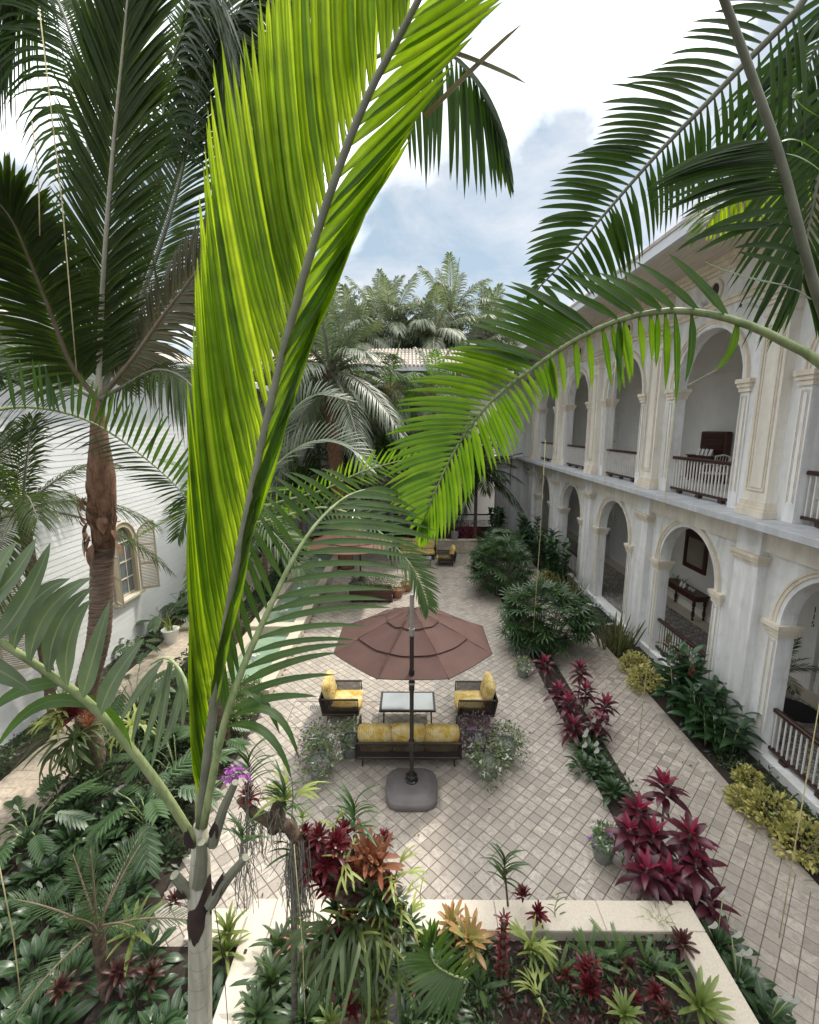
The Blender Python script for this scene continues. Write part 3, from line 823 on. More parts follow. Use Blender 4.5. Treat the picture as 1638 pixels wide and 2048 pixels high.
# galleries behind the arches
XB = 9.65
MB().box(7.14, XB, .5, 28.2, -.05, F1).build('gallery_floor', M['pebble'], rw)
MB().box(6.86, 7.139, 15.44 - LW / 2 + .003, 15.44 + LW / 2 - .003, F1 - .1, F1 + .005).build('threshold', M['white_ceramic'], rw)
MB().box(9.12, XB - .001, .5, 28.2, F1 - .02, F1 + .012).build('floor_border', M['coping'], rw)
MB().box(7.14, XB, .5, 28.2, 4.30, F2 - .003).build('upper_floor', M['ceiling'], rw)
MB().box(7.14, XB, .5, 28.2, 9.3, 9.4).build('upper_ceiling', M['ceiling'], rw)
MB().box(XB, XB + .3, .5, 28.2, -.05, 12).build('back_wall', M['inner_wall'], rw)
MB().box(6.85, XB, .2, .5, 0, 10).build('end_wall', M['inner_wall'], rw)
MB().box(6.85, XB, 28.2, 28.5, 0, 10).build('end_wall', M['inner_wall'], rw)
for z, n in ((F1, 'lower'), (F2, 'upper')):
    MB().box(XB - .03, XB - .002, .5, 28.2, z + .013, z + .26).build('skirting', M['ceiling'], rw)
    MB().box(XB - .025, XB - .002, .5, 28.2, z + 3.3, z + 3.36).build('wall_moulding', M['inner_wall'], rw)
for y0, z0 in ((17.6, F1), (9.62, F1), (22.4, F1), (17.9, F2), (22.6, F2), (8.4, F2)):
    dr = MB().box(XB - .06, XB - .003, y0 - .55, y0 - .45, z0 + .015, z0 + 2.35).box(XB - .06, XB - .003, y0 + .45, y0 + .55, z0 + .015, z0 + 2.35).box(XB - .06, XB - .003, y0 - .55, y0 + .55, z0 + 2.35, z0 + 2.47).build('door', M['ceiling'], rw)
    MB().box(XB - .04, XB - .003, y0 - .45, y0 + .45, z0 + .015, z0 + 2.35).build('door_leaf', M['baluster'], dr)
    for q in (0, 1, 2):
        MB().bbox(XB - .05, XB - .039, y0 - .33, y0 + .33, z0 + .2 + q * .7, z0 + .78 + q * .7, .004).build('door_panel', M['ceiling'], dr)
    MB().tube([(XB - .04, y0 - .37, z0 + 1.05), (XB - .09, y0 - .37, z0 + 1.05)], .02, 8).build('door_knob', M['black'], dr)
# room number beside the first doorway
def text_obj(body, size, loc, rot, mat, name, parent=None):
    cu = bpy.data.curves.new(name, 'FONT'); cu.body = body; cu.size = size; cu.extrude = .004
    cu.align_x = 'CENTER'; cu.space_line = .9
    tmp = bpy.data.objects.new(name + '_curve', cu); COL.objects.link(tmp)
    bpy.context.view_layer.update()
    me = bpy.data.meshes.new_from_object(tmp.evaluated_get(bpy.context.evaluated_depsgraph_get()))
    bpy.data.objects.remove(tmp); bpy.data.curves.remove(cu)
    me.name = name; me.materials.clear(); me.materials.append(mat)
    o = bpy.data.objects.new(name, me); COL.objects.link(o)
    o.rotation_euler = rot
    if parent: o.parent = parent; o.location = Vector(loc) - ORG[parent]
    else: o.location = loc
    return o
post = MB().bbox(XB - .12, XB - .002, 10.24, 10.58, F1 + .015, 3.6, .01).build('door_pier', M['ceiling'], rw)
text_obj('1\n1\n5', .20, (XB - .126, 10.40, 2.10), (PI / 2, 0, -PI / 2), M['rail_wood'], 'room_number', post)

# ------------------------------------------------------------------ wing across the far end
YW = 28.2
fw = thing('far_wing', 'shaded two storey arcaded wing with pale tiled roof across the far end of the courtyard', 'building', (-1, 31, 0))
def tff(a, d, z): return (a, YW + d, z)
fb = [3.9 - 4.3 * k for k in range(4)]
fe = [6.5] + [3.9 - 4.3 * k - 2.15 for k in range(4)]
fe[0] = 6.845
for k, c in enumerate(fb):
    a0, a1 = sorted((fe[k], fe[k + 1]))
    MB(tff).archwall(a0, a1, F2, 9.3, c, UW, UZS, 0, WD).build('upper_wall', M['white_wall'], fw)
    MB(tff).archwall(a0, a1, -.05, 4.56, c, 2.5, LZS, 0, .46, sill=F1).build('lower_wall', M['white_wall'], fw)
    arch_trim(fw, tff, c, UW, UZS, F2, .46, False)
    arch_trim(fw, tff, c, 2.5, LZS, F1, .46, False)
    railing(fw, tff, c - UW / 2 + .01, c + UW / 2 - .01, .12, F2 + .02, 14)
    railing(fw, tff, c - 1.24, c + 1.24, .12, F1 + .02, 14)
    oc = MB(tff).ring(c, 9.0, .17, .25, -.05, .03, 20, 0, 2 * PI).build('oculus', M['trim'], fw)
    MB(tff).ring(c, 9.0, .0, .17, -.008, .02, 20, 0, 2 * PI).build('opening', M['black'], oc)  # no hole is cut; the black disc stands in for its shade
for a in fe[1:]:
    pilaster(fw, tff, a, .6, .17, F2 + .001, 8.8, 'upper')
    pilaster(fw, tff, a, .6, .17, -.02, 4.56, 'lower')
MB(tff).box(fe[-1], 6.2, -.45, .46, 4.56, F2 - .001).build('ledge_slab', M['ledge'], fw)
MB(tff).box(fe[-1], 6.6, -.09, -.001, 4.06, 4.559).build('fascia_band', M['cream'], fw)
MB(tff).box(fe[-1], 6.6, -.12, .46, 9.3, 9.46).build('cornice', M['trim'], fw)
MB(tff).box(fe[-1], 6.6, .46, 3.0, -.05, F1).build('gallery_floor', M['pebble'], fw)
MB(tff).box(fe[-1], 6.6, .46, 3.0, 4.4, F2 - .003).box(fe[-1], 6.6, .46, 3.0, 9.3, 9.4).build('gallery_ceiling', M['ceiling'], fw)
MB(tff).box(fe[-1], 6.6, 3.0, 3.3, -.05, 10).build('back_wall', M['inner_wall'], fw)
MB(tff).box(fe[-1] - .3, fe[-1], 0, 3.3, -.05, 9.46).build('end_wall', M['white_wall'], fw)
MB(tff).box(fe[-1] - .5, 5.2, -2.3, -.12, 9.42, 9.458).build('eave_soffit', M['soffit'], fw)
MB(tff).box(fe[-1] - .5, 5.1, -2.36, -2.3, 9.40, 9.62).build('eave_fascia', M['fascia'], fw)
# corrugated clay tiles: one row of half-round covers per course
rf = MB(tff).add([(fe[-1] - .5, -2.34, 9.6), (6.6, -2.34, 9.6), (6.6, 3.6, 11.44), (fe[-1] - .5, 3.6, 11.44)], [(0, 1, 2, 3)]).build('roof', M['roof'], fw)
for c in range(7):
    mb = MB(tff); d0, z0 = -2.40 + c * .80, 9.62 + c * .248
    for i in range(int((6.6 - fe[-1]) / .22)):
        a = fe[-1] - .4 + i * .22
        if a > 5.0 and c < 4: continue
        vs = []
        for d, z, rr in ((d0, z0 + .03, .085), (d0 + .86, z0 + .03 + .266 - .02, .075)):
            for q in range(6):
                w = PI * q / 5
                vs.append((a + rr * math.cos(w), d, z + rr * math.sin(w)))
        mb.add(vs, [(q, q + 1, q + 7, q + 6) for q in range(5)] + [(0, 1, 2, 3, 4, 5)])
    o = mb.build('tile_course', M['roof'], rf, smooth=True)
# building beyond the left end so the courtyard is closed
MB(tff).box(-14, fe[-1] - .302, .0, 3.0, -.05, 9.0).build('side_block', M['white_wall'], fw)

# ------------------------------------------------------------------ white clapboard building on the left
XL = -8.32
lb = thing('clapboard_house', 'white clapboard building with arched shuttered windows on the left', 'building', (XL - 2, 14, 0))
LBT = 8.3
MB().box(XL - 4, XL - .06, .5, 28, -.05, LBT).build('wall_core', M['clap'], lb)
WIN = [(7.95, 2.5), (12.85, 2.5), (17.75, 2.5), (22.65, 2.5)]
WW, WZ0, WZS = 1.05, 1.55, 3.15
bh = .14
zb = 0.02
while zb < LBT:
    mb = MB()
    # split each board round the window openings
    cuts = []
    for wy, _ in WIN:
        if zb + bh > WZ0 - .1 and zb < WZS + WW / 2 + .05:
            zc = zb + bh * .5
            hw = WW / 2 + .02 if zc < WZS else math.sqrt(max(0, (WW / 2 + .06) ** 2 - (zc - WZS) ** 2))
            cuts.append((wy - hw, wy + hw))
    y = .5
    for c0, c1 in cuts + [(28.0, 28.0)]:
        if c0 > y:
            t0, t1 = .006, .015
            mb.add([(XL - .05, y, zb), (XL + t1, y, zb), (XL + t0, y, zb + bh), (XL - .05, y, zb + bh), (XL - .05, c0, zb), (XL + t1, c0, zb), (XL + t0, c0, zb + bh), (XL - .05, c0, zb + bh)],
                   [(0, 1, 2, 3), (7, 6, 5, 4), (0, 4, 5, 1), (1, 5, 6, 2), (2, 6, 7, 3), (3, 7, 4, 0)])
        y = c1
    mb.build('clapboard', M['clap'], lb)
    zb += bh
MB().box(XL - .05, XL + .06, .5, 28, -.05, .019).build('footing', M['black'], lb)
MB().box(XL - 4, XL + .75, .3, 28, LBT, LBT + .05).build('eave_soffit', M['fascia'], lb)
MB().box(XL + .75, XL + .82, .3, 28, LBT - .04, LBT + .2).build('eave_fascia', M['fascia'], lb)
MB().add([(XL + .8, .3, LBT + .2), (XL + .8, 28, LBT + .2), (XL - 4, 28, LBT + 1.9), (XL - 4, .3, LBT + 1.9), (XL + .8, .3, LBT + .12), (XL + .8, 28, LBT + .12), (XL - 4, 28, LBT + 1.8), (XL - 4, .3, LBT + 1.8)],
         [(0, 1, 2, 3), (7, 6, 5, 4), (0, 4, 5, 1), (1, 5, 6, 2), (2, 6, 7, 3), (3, 7, 4, 0)]).build('roof', M['roof'], lb)
def tfl(a, d, z): return (XL - d, a, z)
for wy, _ in WIN:
    r = WW / 2
    wf = MB(tfl).ring(wy, WZS, r - .07, r + .055, -.06, .10, 20).box(wy - r - .055, wy - r + .07, -.06, .10, WZ0, WZS).box(wy + r - .07, wy + r + .055, -.06, .10, WZ0, WZS).build('window', M['shutter'], lb)
    MB(tfl).ring(wy, WZS, r + .055, r + .085, -.09, .01, 20).build('head_moulding', M['shutter'], wf)
    MB(tfl).bbox(wy - r - .16, wy + r + .16, -.16, .08, WZ0 - .09, WZ0 - .002, .01).build('sill', M['sash'], wf)
    MB(tfl).box(wy - r + .07, wy + r - .07, .055, .062, WZ0, WZS).ring(wy, WZS, 0.0, r - .07, .055, .062, 16).build('pane', M['pane'], wf)
    for f in (-.17, .17):
        MB(tfl).box(wy + f - .014, wy + f + .014, .03, .056, WZ0, WZS + .32).build('muntin', M['sash'], wf)
    for z in (WZ0 + .02, WZ0 + .5, WZ0 + 1.0, WZS - .02):
        MB(tfl).box(wy - r + .07, wy + r - .07, .028, .055, z, z + .03).build('muntin', M['sash'], wf)
    # louvred shutters, quarter-arched, swung open from the wall
    for sgn in (-1, 1):
        ang = R(118) if sgn > 0 else R(128)
        hy = wy + sgn * (r + .06)
        ca_, sa_ = math.cos(ang), math.sin(ang)
        def tsh(a, d, z, hy=hy, sgn=sgn, ca_=ca_, sa_=sa_):
            # a runs from the hinge outwards (0..r), d is thickness
            return (XL + .08 + a * sa_ + d * ca_, hy - sgn * (a * ca_ - d * sa_), z)
        wS = r - .02
        fr = MB(tsh).box(0, .05, 0, .035, WZ0, WZS).box(wS - .05, wS, 0, .035, WZ0, WZS - .0).box(.05, wS - .05, 0, .035, WZ0, WZ0 + .08).box(.05, wS - .05, 0, .035, WZ0 + .78, WZ0 + .83).box(.05, wS - .05, 0, .035, WZS - .22, WZS - .18)
        fr.ring(wS, WZS, wS - .05, wS, 0, .035, 10, PI / 2, PI).box(wS - .05, wS - .001, .0, .035, WZS, WZS + wS - .02)
        sh = fr.build('shutter', M['shutter'], wf)
        z = WZ0 + .10
        while z < WZS + wS - .08:
            lo = .05 if z < WZS else wS - math.sqrt(max(0.0, (wS - .05) ** 2 - (z - WZS) ** 2))
            skip = any(q0 - .03 < z < q1 for q0, q1 in ((WZ0 + .78, WZ0 + .83), (WZS - .22, WZS - .18)))
            if not skip and wS - .05 - lo > .04:
                MB(tsh).add([(lo, .004, z + .028), (wS - .05, .004, z + .028), (wS - .05, .031, z), (lo, .031, z), (lo, .004, z + .034), (wS - .05, .004, z + .034), (wS - .05, .031, z + .006), (lo, .031, z + .006)],
                    [(0, 3, 2, 1), (4, 5, 6, 7), (0, 1, 5, 4), (2, 3, 7, 6)]).build('louvre', M['shutter'], sh)
            z += .046
# ------------------------------------------------------------------ furniture
def cushion(x0, x1, y0, y1, z0, z1, b=.05, puff=.02):
    """rounded, slightly puffed cushion"""
    nx, ny = 7, 7
    vs = []; cx, cy, cz = (x0 + x1) / 2, (y0 + y1) / 2, (z0 + z1) / 2
    hx, hy, hz = (x1 - x0) / 2, (y1 - y0) / 2, (z1 - z0) / 2
    import bmesh
    bm = bmesh.new()
    bmesh.ops.create_cube(bm, size=2.0)
    bmesh.ops.subdivide_edges(bm, edges=bm.edges[:], cuts=5, use_grid_fill=True)
    for v in bm.verts:
        p = v.co
        q = Vector((abs(p.x), abs(p.y), abs(p.z)))
        # squircle rounding
        s = Vector([math.copysign(abs(c), c) for c in p])
        px, py, pz = s.x * hx, s.y * hy, s.z * hz
        ix, iy, iz = hx - b, hy - b, hz - b
        c = Vector((max(-ix, min(ix, px)), max(-iy, min(iy, py)), max(-iz, min(iz, pz))))
        d = Vector((px, py, pz)) - c
        if d.length > 1e-6: d = d.normalized() * min(b, d.length)
        pf = puff * (1 - p.x ** 2) * (1 - p.y ** 2)
        pf2 = puff * (1 - p.x ** 2) * (1 - p.z ** 2); pf3 = puff * (1 - p.z ** 2) * (1 - p.y ** 2)
        r = c + d
        r.z += math.copysign(pf, p.z) if abs(p.z) > .99 else 0
        r.y += math.copysign(pf2, p.y) if abs(p.y) > .99 else 0
        r.x += math.copysign(pf3, p.x) if abs(p.x) > .99 else 0
        v.co = r + Vector((cx, cy, cz))
    vs = [tuple(v.co) for v in bm.verts]; fs = [tuple(v.index for v in f.verts) for f in bm.faces]
    bm.free()
    return vs, fs
def lounge(name, label, cat, loc, rot, w, seats, group):
    """rope-woven lounge seat; local: width along x, open front towards +y"""
    th = thing(name, label, cat, loc, group)
    d = .80
    def tfx(x, y, z):
        c, s = math.cos(rot), math.sin(rot)
        return (loc[0] + x * c - y * s, loc[1] + x * s + y * c, loc[2] + z)
    def part(mb, n, m, p=th, sm=False): return mb.build(n, m, p, smooth=sm)
    h = w / 2
    mb = MB(tfx)
    mb.bbox(-h, h, -d / 2, d / 2, .22, .27, .012)
    part(mb, 'seat_frame', M['frame'])
    for sx in (-1, 1):
        fr = MB(tfx)
        x = sx * (h - .025)
        fr.tube([(x, -d / 2 + .02, .24), (x, -d / 2 - .01, .60), (x, d / 2 - .02, .60), (x, d / 2 - .02, .24)], .022, 8)
        af = part(fr, 'armrest', M['frame'], th, True)
        strands = MB(tfx)
        n = 36
        for i in range(n):
            y = -d / 2 + .03 + (d - .08) * i / (n - 1)
            strands.box(x - .008, x + .008, y - .0065, y + .0065, .27, .585)
        o = part(strands, 'rope_weave', M['rope'], af); o['kind'] = 'stuff'
        for y in (-d / 2 + .10, d / 2 - .08):
            part(MB(tfx).tube([(x - sx * .12, y, .225), (x - sx * .10, y, .0)], [.02, .013], 8), 'leg', M['frame'], th, True)
    bk = MB(tfx).tube([(-h + .025, -d / 2 + .02, .24), (-h + .025, -d / 2 - .05, .60), (h - .025, -d / 2 - .05, .60), (h - .025, -d / 2 + .02, .24)], .022, 8)
    bf = part(bk, 'back_frame', M['frame'], th, True)
    strands = MB(tfx); n = int(w / .021)
    for i in range(n):
        x = -h + .04 + (w - .08) * i / (n - 1)
        strands.add([(x - .007, -d / 2 + .012, .27), (x + .007, -d / 2 + .012, .27), (x + .007, -d / 2 - .045, .585), (x - .007, -d / 2 - .045, .585), (x, -d / 2 + .026, .27), (x, -d / 2 - .031, .585)],
                    [(0, 1, 2, 3), (1, 4, 5, 2), (4, 0, 3, 5)])
    o = part(strands, 'rope_weave', M['rope'], bf); o['kind'] = 'stuff'
    sw = (w - .12) / seats
    for k in range(seats):
        x0 = -h + .06 + k * sw
        vs, fs = cushion(x0 + .004, x0 + sw - .004, -d / 2 + .12, d / 2 + .03, .275, .43, .05)
        part(MB(tfx).add(vs, fs), 'seat_cushion', M['cushion'], th, 'all')
        vs, fs = cushion(x0 + .004, x0 + sw - .004, -.09, .09, -.24, .25, .06)
        lean = R(14)
        vs = [(vx, -d / 2 + .10 + vy * math.cos(lean) - vz * math.sin(lean), .66 + vz * math.cos(lean) + vy * math.sin(lean) + (.012 if k == 1 else 0)) for vx, vy, vz in vs]
        part(MB(tfx).add(vs, fs), 'back_cushion', M['cushion'], th, 'all')
    return th
lounge('sofa', 'three seat woven sofa with yellow print cushions seen from behind the umbrella pole', 'sofa', (-.06, 8.18, 0), 0, 2.02, 3, 'yellow cushioned lounge seats')
lounge('armchair', 'yellow cushioned rope armchair facing right beside the floor drain', 'armchair', (-1.55, 9.52, 0), -PI / 2, .82, 1, 'yellow cushioned lounge seats')
lounge('armchair', 'yellow cushioned rope armchair facing left nearest the crimson cordylines', 'armchair', (1.40, 9.50, 0), PI / 2, .82, 1, 'yellow cushioned lounge seats')
def coffee_table(loc, w, d, label):
    t = thing('coffee_table', label, 'table', loc)
    x, y, z = loc
    mb = MB()
    for a, b, c, e in ((-w / 2, w / 2, -d / 2, -d / 2 + .05), (-w / 2, w / 2, d / 2 - .05, d / 2), (-w / 2, -w / 2 + .05, -d / 2 + .05, d / 2 - .05), (w / 2 - .05, w / 2, -d / 2 + .05, d / 2 - .05)):
        MB().bbox(x + a, x + b, y + c, y + e, z + .385, z + .43, .006).build('top_frame', M['frame'], t)
    MB().box(x - w / 2 + .05, x + w / 2 - .05, y - d / 2 + .05, y + d / 2 - .05, z + .40, z + .424).build('glass_top', M['table_glass'], t)
    for sx in (-1, 1):
        for sy in (-1, 1):
            MB().tube([(x + sx * (w / 2 - .10), y + sy * (d / 2 - .08), z + .388), (x + sx * (w / 2 - .09), y + sy * (d / 2 - .07), z)], [.018, .013], 8).build('leg', M['frame'], t, smooth=True)
coffee_table((-.09, 9.38, 0), 1.22, .74, 'glass topped coffee table between the two facing armchairs')
# far seating group
lounge('armchair', 'small far armchair with pale yellow back in front of the stone wall', 'armchair', (1.62, 21.2, 0), PI / 2, .80, 1, 'yellow cushioned lounge seats')
lounge('sofa', 'far yellow sofa half hidden behind drooping fronds', 'sofa', (.25, 22.3, 0), PI, 1.9, 3, 'yellow cushioned lounge seats')
coffee_table((.45, 20.9, 0), 1.0, .65, 'low dark table in front of the far sofa')
def umbrella(name, label, mast, cen, r, zr, zp, mat, rotk=0.0):
    u = thing(name, label, 'umbrella', (mast[0], mast[1], 0), 'cantilever umbrellas in the courtyard')
    mx, my = mast
    # weighted base
    prof = [(-.46, .0), (.46, .05)]
    def sq(rad, z, e=4.0, n=32):
        pts = []
        for i in range(n):
            a = 2 * PI * i / n
            c, s = math.cos(a), math.sin(a)
            k = (abs(c) ** e + abs(s) ** e) ** (-1 / e)
            pts.append((mx + rad * k * c, my - .02 + rad * k * s, z))
        return pts
    vs = []; lv = [(.43, 0.0), (.455, .03), (.455, .11), (.43, .14), (.40, .15), (.375, .155), (.34, .20), (.28, .215), (.12, .225), (.0, .225)]
    for rad, z in lv: vs += sq(max(rad, .001), z)
    fs = [tuple(range(31, -1, -1))]
    for l in range(len(lv) - 1):
        for i in range(32): fs.append((l * 32 + i, l * 32 + (i + 1) % 32, (l + 1) * 32 + (i + 1) % 32, (l + 1) * 32 + i))
    MB().add(vs, fs).build('base', M['base_plastic'], u, smooth='all')
    MB().lathe([(.115, .222), (.115, .245), (.085, .26), (.08, .30), (.10, .305), (.10, .325), (.06, .34), (.05, .40)], 16, (mx, my, 0)).build('pole_socket', M['black'], u, smooth=True)
    for k in range(4):
        a = k * PI / 2 + .4
        MB().tube([(mx + .1 * math.cos(a), my + .1 * math.sin(a), .235), (mx + .1 * math.cos(a), my + .1 * math.sin(a), .262)], .012, 6).build('bolt', M['grey_metal'], u)
    pole = MB().tube([(mx, my, .3), (mx, my, 3.02)], .036, 14).build('pole', M['frame'], u, smooth=True)
    MB().tube([(mx, my, 1.98), (mx, my, 2.36)], .048, 14).build('clamp_sleeve', M['black'], u, smooth=True)
    MB().tube([(mx, my, 2.10), (mx, my, 2.13)], .058, 14).build('clamp_ring', M['grey_metal'], u, smooth=True)
    MB().tube([(mx + .03, my - .04, .95), (mx + .09, my - .06, .95), (mx + .09, my - .06, .84)], .010, 6).build('crank_handle', M['black'], u, smooth=True)
    MB().bbox(mx - .05, mx + .05, my - .06, my + .05, .86, 1.02, .01).build('crank_box', M['frame'], u)
    MB().tube([(mx, my, 2.98), (mx, my, 3.10)], .050, 14).build('mast_joint', M['grey_metal'], u, smooth=True)
    MB().tube([(mx, my, 3.08), (mx, my, 3.70)], .036, 14).build('mast_tube', M['grey_metal'], u, smooth=True)
    MB().tube([(mx, my, 3.66), (mx + (cen[0] - mx) * .5, my + (cen[1] - my) * .5, 3.50), (cen[0], cen[1], zp + .12)], .03, 12).build('arm', M['grey_metal'], u, smooth=True)
    MB().tube([(cen[0], cen[1], zp + .14), (cen[0], cen[1], zp - .45)], .025, 10).build('hub', M['frame'], u, smooth=True)
    # canopy: eight sagging gores in two tiers
    def gore_pt(k, f, s):
        # f = -.5..+.5 across a gore, s = 0..1 from peak to rim
        a0, a1 = rotk + 2 * PI * k / 8, rotk + 2 * PI * (k + 1) / 8
        p0 = Vector((math.cos(a0), math.sin(a0), 0)); p1 = Vector((math.cos(a1), math.sin(a1), 0))
        p = p0.lerp(p1, f + .5)
        sag = .045 * (1 - (2 * f) ** 2) * math.sin(PI * min(1, s * .98)) + .02 * (1 - (2 * f) ** 2) * s
        z = zp - (zp - zr) * (s ** 1.12) - sag
        return Vector((cen[0] + p.x * r * s, cen[1] + p.y * r * s, z))
    for tier, (s0, s1, lift) in enumerate(((.0, .34, .055), (.22, .70, .028), (.62, 1.0, 0.0))):
        for k in range(8):
            vs = []; na, ns = 8, 8
            for j in range(ns + 1):
                for i in range(na + 1):
                    s = s0 + (s1 - s0) * j / ns
                    p = gore_pt(k, i / na - .5, max(s, .001))
                    wr = .006 * math.sin(17 * s + 3 * k + i * 1.3)
                    vs.append((p.x, p.y, p.z + lift + wr))
            fs = [(j * (na + 1) + i, j * (na + 1) + i + 1, (j + 1) * (na + 1) + i + 1, (j + 1) * (na + 1) + i) for j in range(ns) for i in range(na)]
            g = MB().add(vs, fs).build('canopy_panel', mat, u, smooth='all')
            g['tier'] = tier
            if tier == 2:
                pts = [gore_pt(k, -.5, s) + Vector((0, 0, .002)) for s in (.62, .75, .9, 1.0)]
                MB().tube(pts, .007, 4).build('seam', M['seam'], g)
                pts = [gore_pt(k, i / 8 - .5, 1.0) for i in range(9)]
                MB().tube(pts, .008, 5).build('hem', M['frame'], g)
            elif tier == 1:
                pts = [gore_pt(k, -.5, s) + Vector((0, 0, .031)) for s in (.22, .4, .55, .70)]
                MB().tube(pts, .006, 4).build('seam', M['seam'], g)
    for k in range(8):
        pts = [gore_pt(k, -.5, s) - Vector((0, 0, .03)) for s in (.04, .3, .6, .99)]
        MB().tube(pts, .012, 6).build('rib', M['frame'], u)
umbrella('cantilever_umbrella', 'brown octagonal cantilever umbrella on a dark mast over the seating group', (.0, 7.26), (.02, 8.62), 1.60, 2.26, 2.86, M['canopy'], R(22.5))
umbrella('cantilever_umbrella', 'red brown umbrella behind the arching fronds beside the pool', (-2.1, 18.2), (-2.2, 16.4), 1.62, 2.26, 2.80, M['canopy_red'], R(22.5))
# drain cover in the paving
dg = thing('drain_cover', 'grey square drain cover set in the paving left of the near armchair', 'drain cover', (-2.25, 9.75, 0))
MB().bbox(-2.37, -2.12, 9.66, 9.86, -.004, .008, .003).build('plate', M['grey_metal'], dg)
for i in range(6):
    MB().box(-2.35 + i * .04, -2.335 + i * .04, 9.69, 9.83, .0081, .0095).build('slot', M['black'], dg)
ih = thing('inspection_hatch', 'thin steel frame of a paving hatch round the left armchair', 'hatch', (-1.4, 9.5, 0))
for a, b, c, d in ((-2.75, -.75, 9.02, 9.035), (-2.75, -.75, 10.0, 10.015), (-2.765, -2.75, 9.02, 10.015), (-.75, -.735, 9.02, 10.015)):
    MB().box(a, b, c, d, -.004, .004).build('hatch_frame', M['base_plastic'], ih)
# ------------------------------------------------------------------ gallery furniture
ct = thing('console_table', 'dark wooden console table with turned legs inside the ground floor arch', 'table', (9.38, 15.2, F1))
def tct(x, y, z): return (9.38 + x, 15.2 + y, F1 + z)
MB(tct).bbox(-.26, .26, -.95, .95, .82, .87, .012).build('table_top', M['mahogany'], ct)
MB(tct).box(-.22, .22, -.88, .88, .66, .819).build('apron', M['mahogany'], ct)
for q in (-.55, 0, .55):
    dw = MB(tct).bbox(-.232, -.22, q - .24, q + .24, .68, .80, .003).build('drawer', M['mahogany'], ct)
    MB(tct).tube([(-.232, q, .74), (-.255, q, .74)], .016, 8).build('knob', M['black'], dw)
for sx in (-.18, .18):
    for sy in (-.82, .82):
        MB(tct).lathe([(.03, .0), (.045, .03), (.025, .08), (.045, .14), (.055, .25), (.03, .36), (.05, .40), (.03, .44), (.055, .5), (.05, .60), (.045, .66)], 12, (sx, sy, .012)).build('leg', M['mahogany'], ct, smooth=True)
mr = thing('mirror', 'framed mirror hanging on the gallery wall above the console table', 'mirror', (9.62, 15.25, 1.5))
def tmr(x, y, z): return (XB - .002 + x, 15.25 + y, 1.62 + z)
MB(tmr).box(-.07, 0, -.62, -.48, 0, 1.25).box(-.07, 0, .48, .62, 0, 1.25).box(-.075, 0, -.48, .48, 0, .15).box(-.075, 0, -.48, .48, 1.08, 1.25).build('frame', M['mahogany'], mr)
MB(tmr).add([(-.09, -.66, 1.25), (-.09, .66, 1.25), (-.09, .3, 1.40), (-.09, 0, 1.36), (-.09, -.3, 1.40), (0, -.66, 1.25), (0, .66, 1.25), (0, .3, 1.40), (0, 0, 1.36), (0, -.3, 1.40)],
   [(0, 1, 2, 3, 4), (9, 8, 7, 6, 5), (0, 5, 6, 1), (1, 6, 7, 2), (2, 7, 8, 3), (3, 8, 9, 4), (4, 9, 5, 0)]).build('crest', M['mahogany'], mr)
MB(tmr).box(-.03, -.01, -.48, .48, .15, 1.08).build('glass', M['mirror'], mr)
for k, (dy, lab) in enumerate(((-.5, 'small white cup on the console table under the mirror'), (-.32, 'white sugar bowl beside the cup on the console table'))):
    p = tct(-.05, dy, .871)
    o = MB().lathe([(.035, 0), (.05, .02), (.055, .10), (.05, .11), (.04, .09), (.001, .03)], 14, p).build('cup' if k == 0 else 'bowl', M['white_ceramic'], None, smooth=True)
    tag(o, lab, 'cup' if k == 0 else 'bowl')
cards = thing('menu_stand', 'folded white cards standing on the console table', 'card stand', tct(-.1, -.05, .871))
for q in (-.1, .08):
    p = tct(-.1, q, .871)
    MB().add([(p[0] - .05, p[1] - .06, p[2]), (p[0] - .05, p[1] + .06, p[2]), (p[0], p[1] + .06, p[2] + .17), (p[0], p[1] - .06, p[2] + .17), (p[0] + .05, p[1] - .06, p[2]), (p[0] + .05, p[1] + .06, p[2])],
             [(0, 1, 2, 3), (3, 2, 5, 4)]).build('card', M['paper'], cards)
sk = thing('writing_desk', 'dark panelled writing desk with raised back on the upper gallery', 'desk', (9.35, 14.75, F2))
def tsk(x, y, z): return (9.3 + x, 14.75 + y, F2 + z)
MB(tsk).box(-.25, .33, -.62, .62, .08, .80).build('cabinet', M['mahogany'], sk)
MB(tsk).bbox(-.29, .34, -.66, .66, .80, .84, .01).build('desk_top', M['mahogany'], sk)
for q in (-.42, 0, .42):
    d = MB(tsk).bbox(-.262, -.25, q - .18, q + .18, .14, .56, .004).build('door_panel', M['rail_wood'], sk)
    MB(tsk).bbox(-.262, -.25, q - .18, q + .18, .60, .76, .004).build('drawer', M['rail_wood'], sk)
bp = MB(tsk).bbox(.12, .33, -.62, .62, .84, 1.58, .03).build('raised_back', M['mahogany'], sk)
for q in range(4):
    MB(tsk).bbox(.10, .12, -.52, .52, .92 + q * .16, 1.03 + q * .16, .006).build('slat_panel', M['rail_wood'], bp)
for sx in (-.2, .28):
    for sy in (-.55, .55):
        MB(tsk).lathe([(.03, 0), (.045, .04), (.03, .081)], 10, (sx, sy, .001)).build('foot', M['mahogany'], sk)
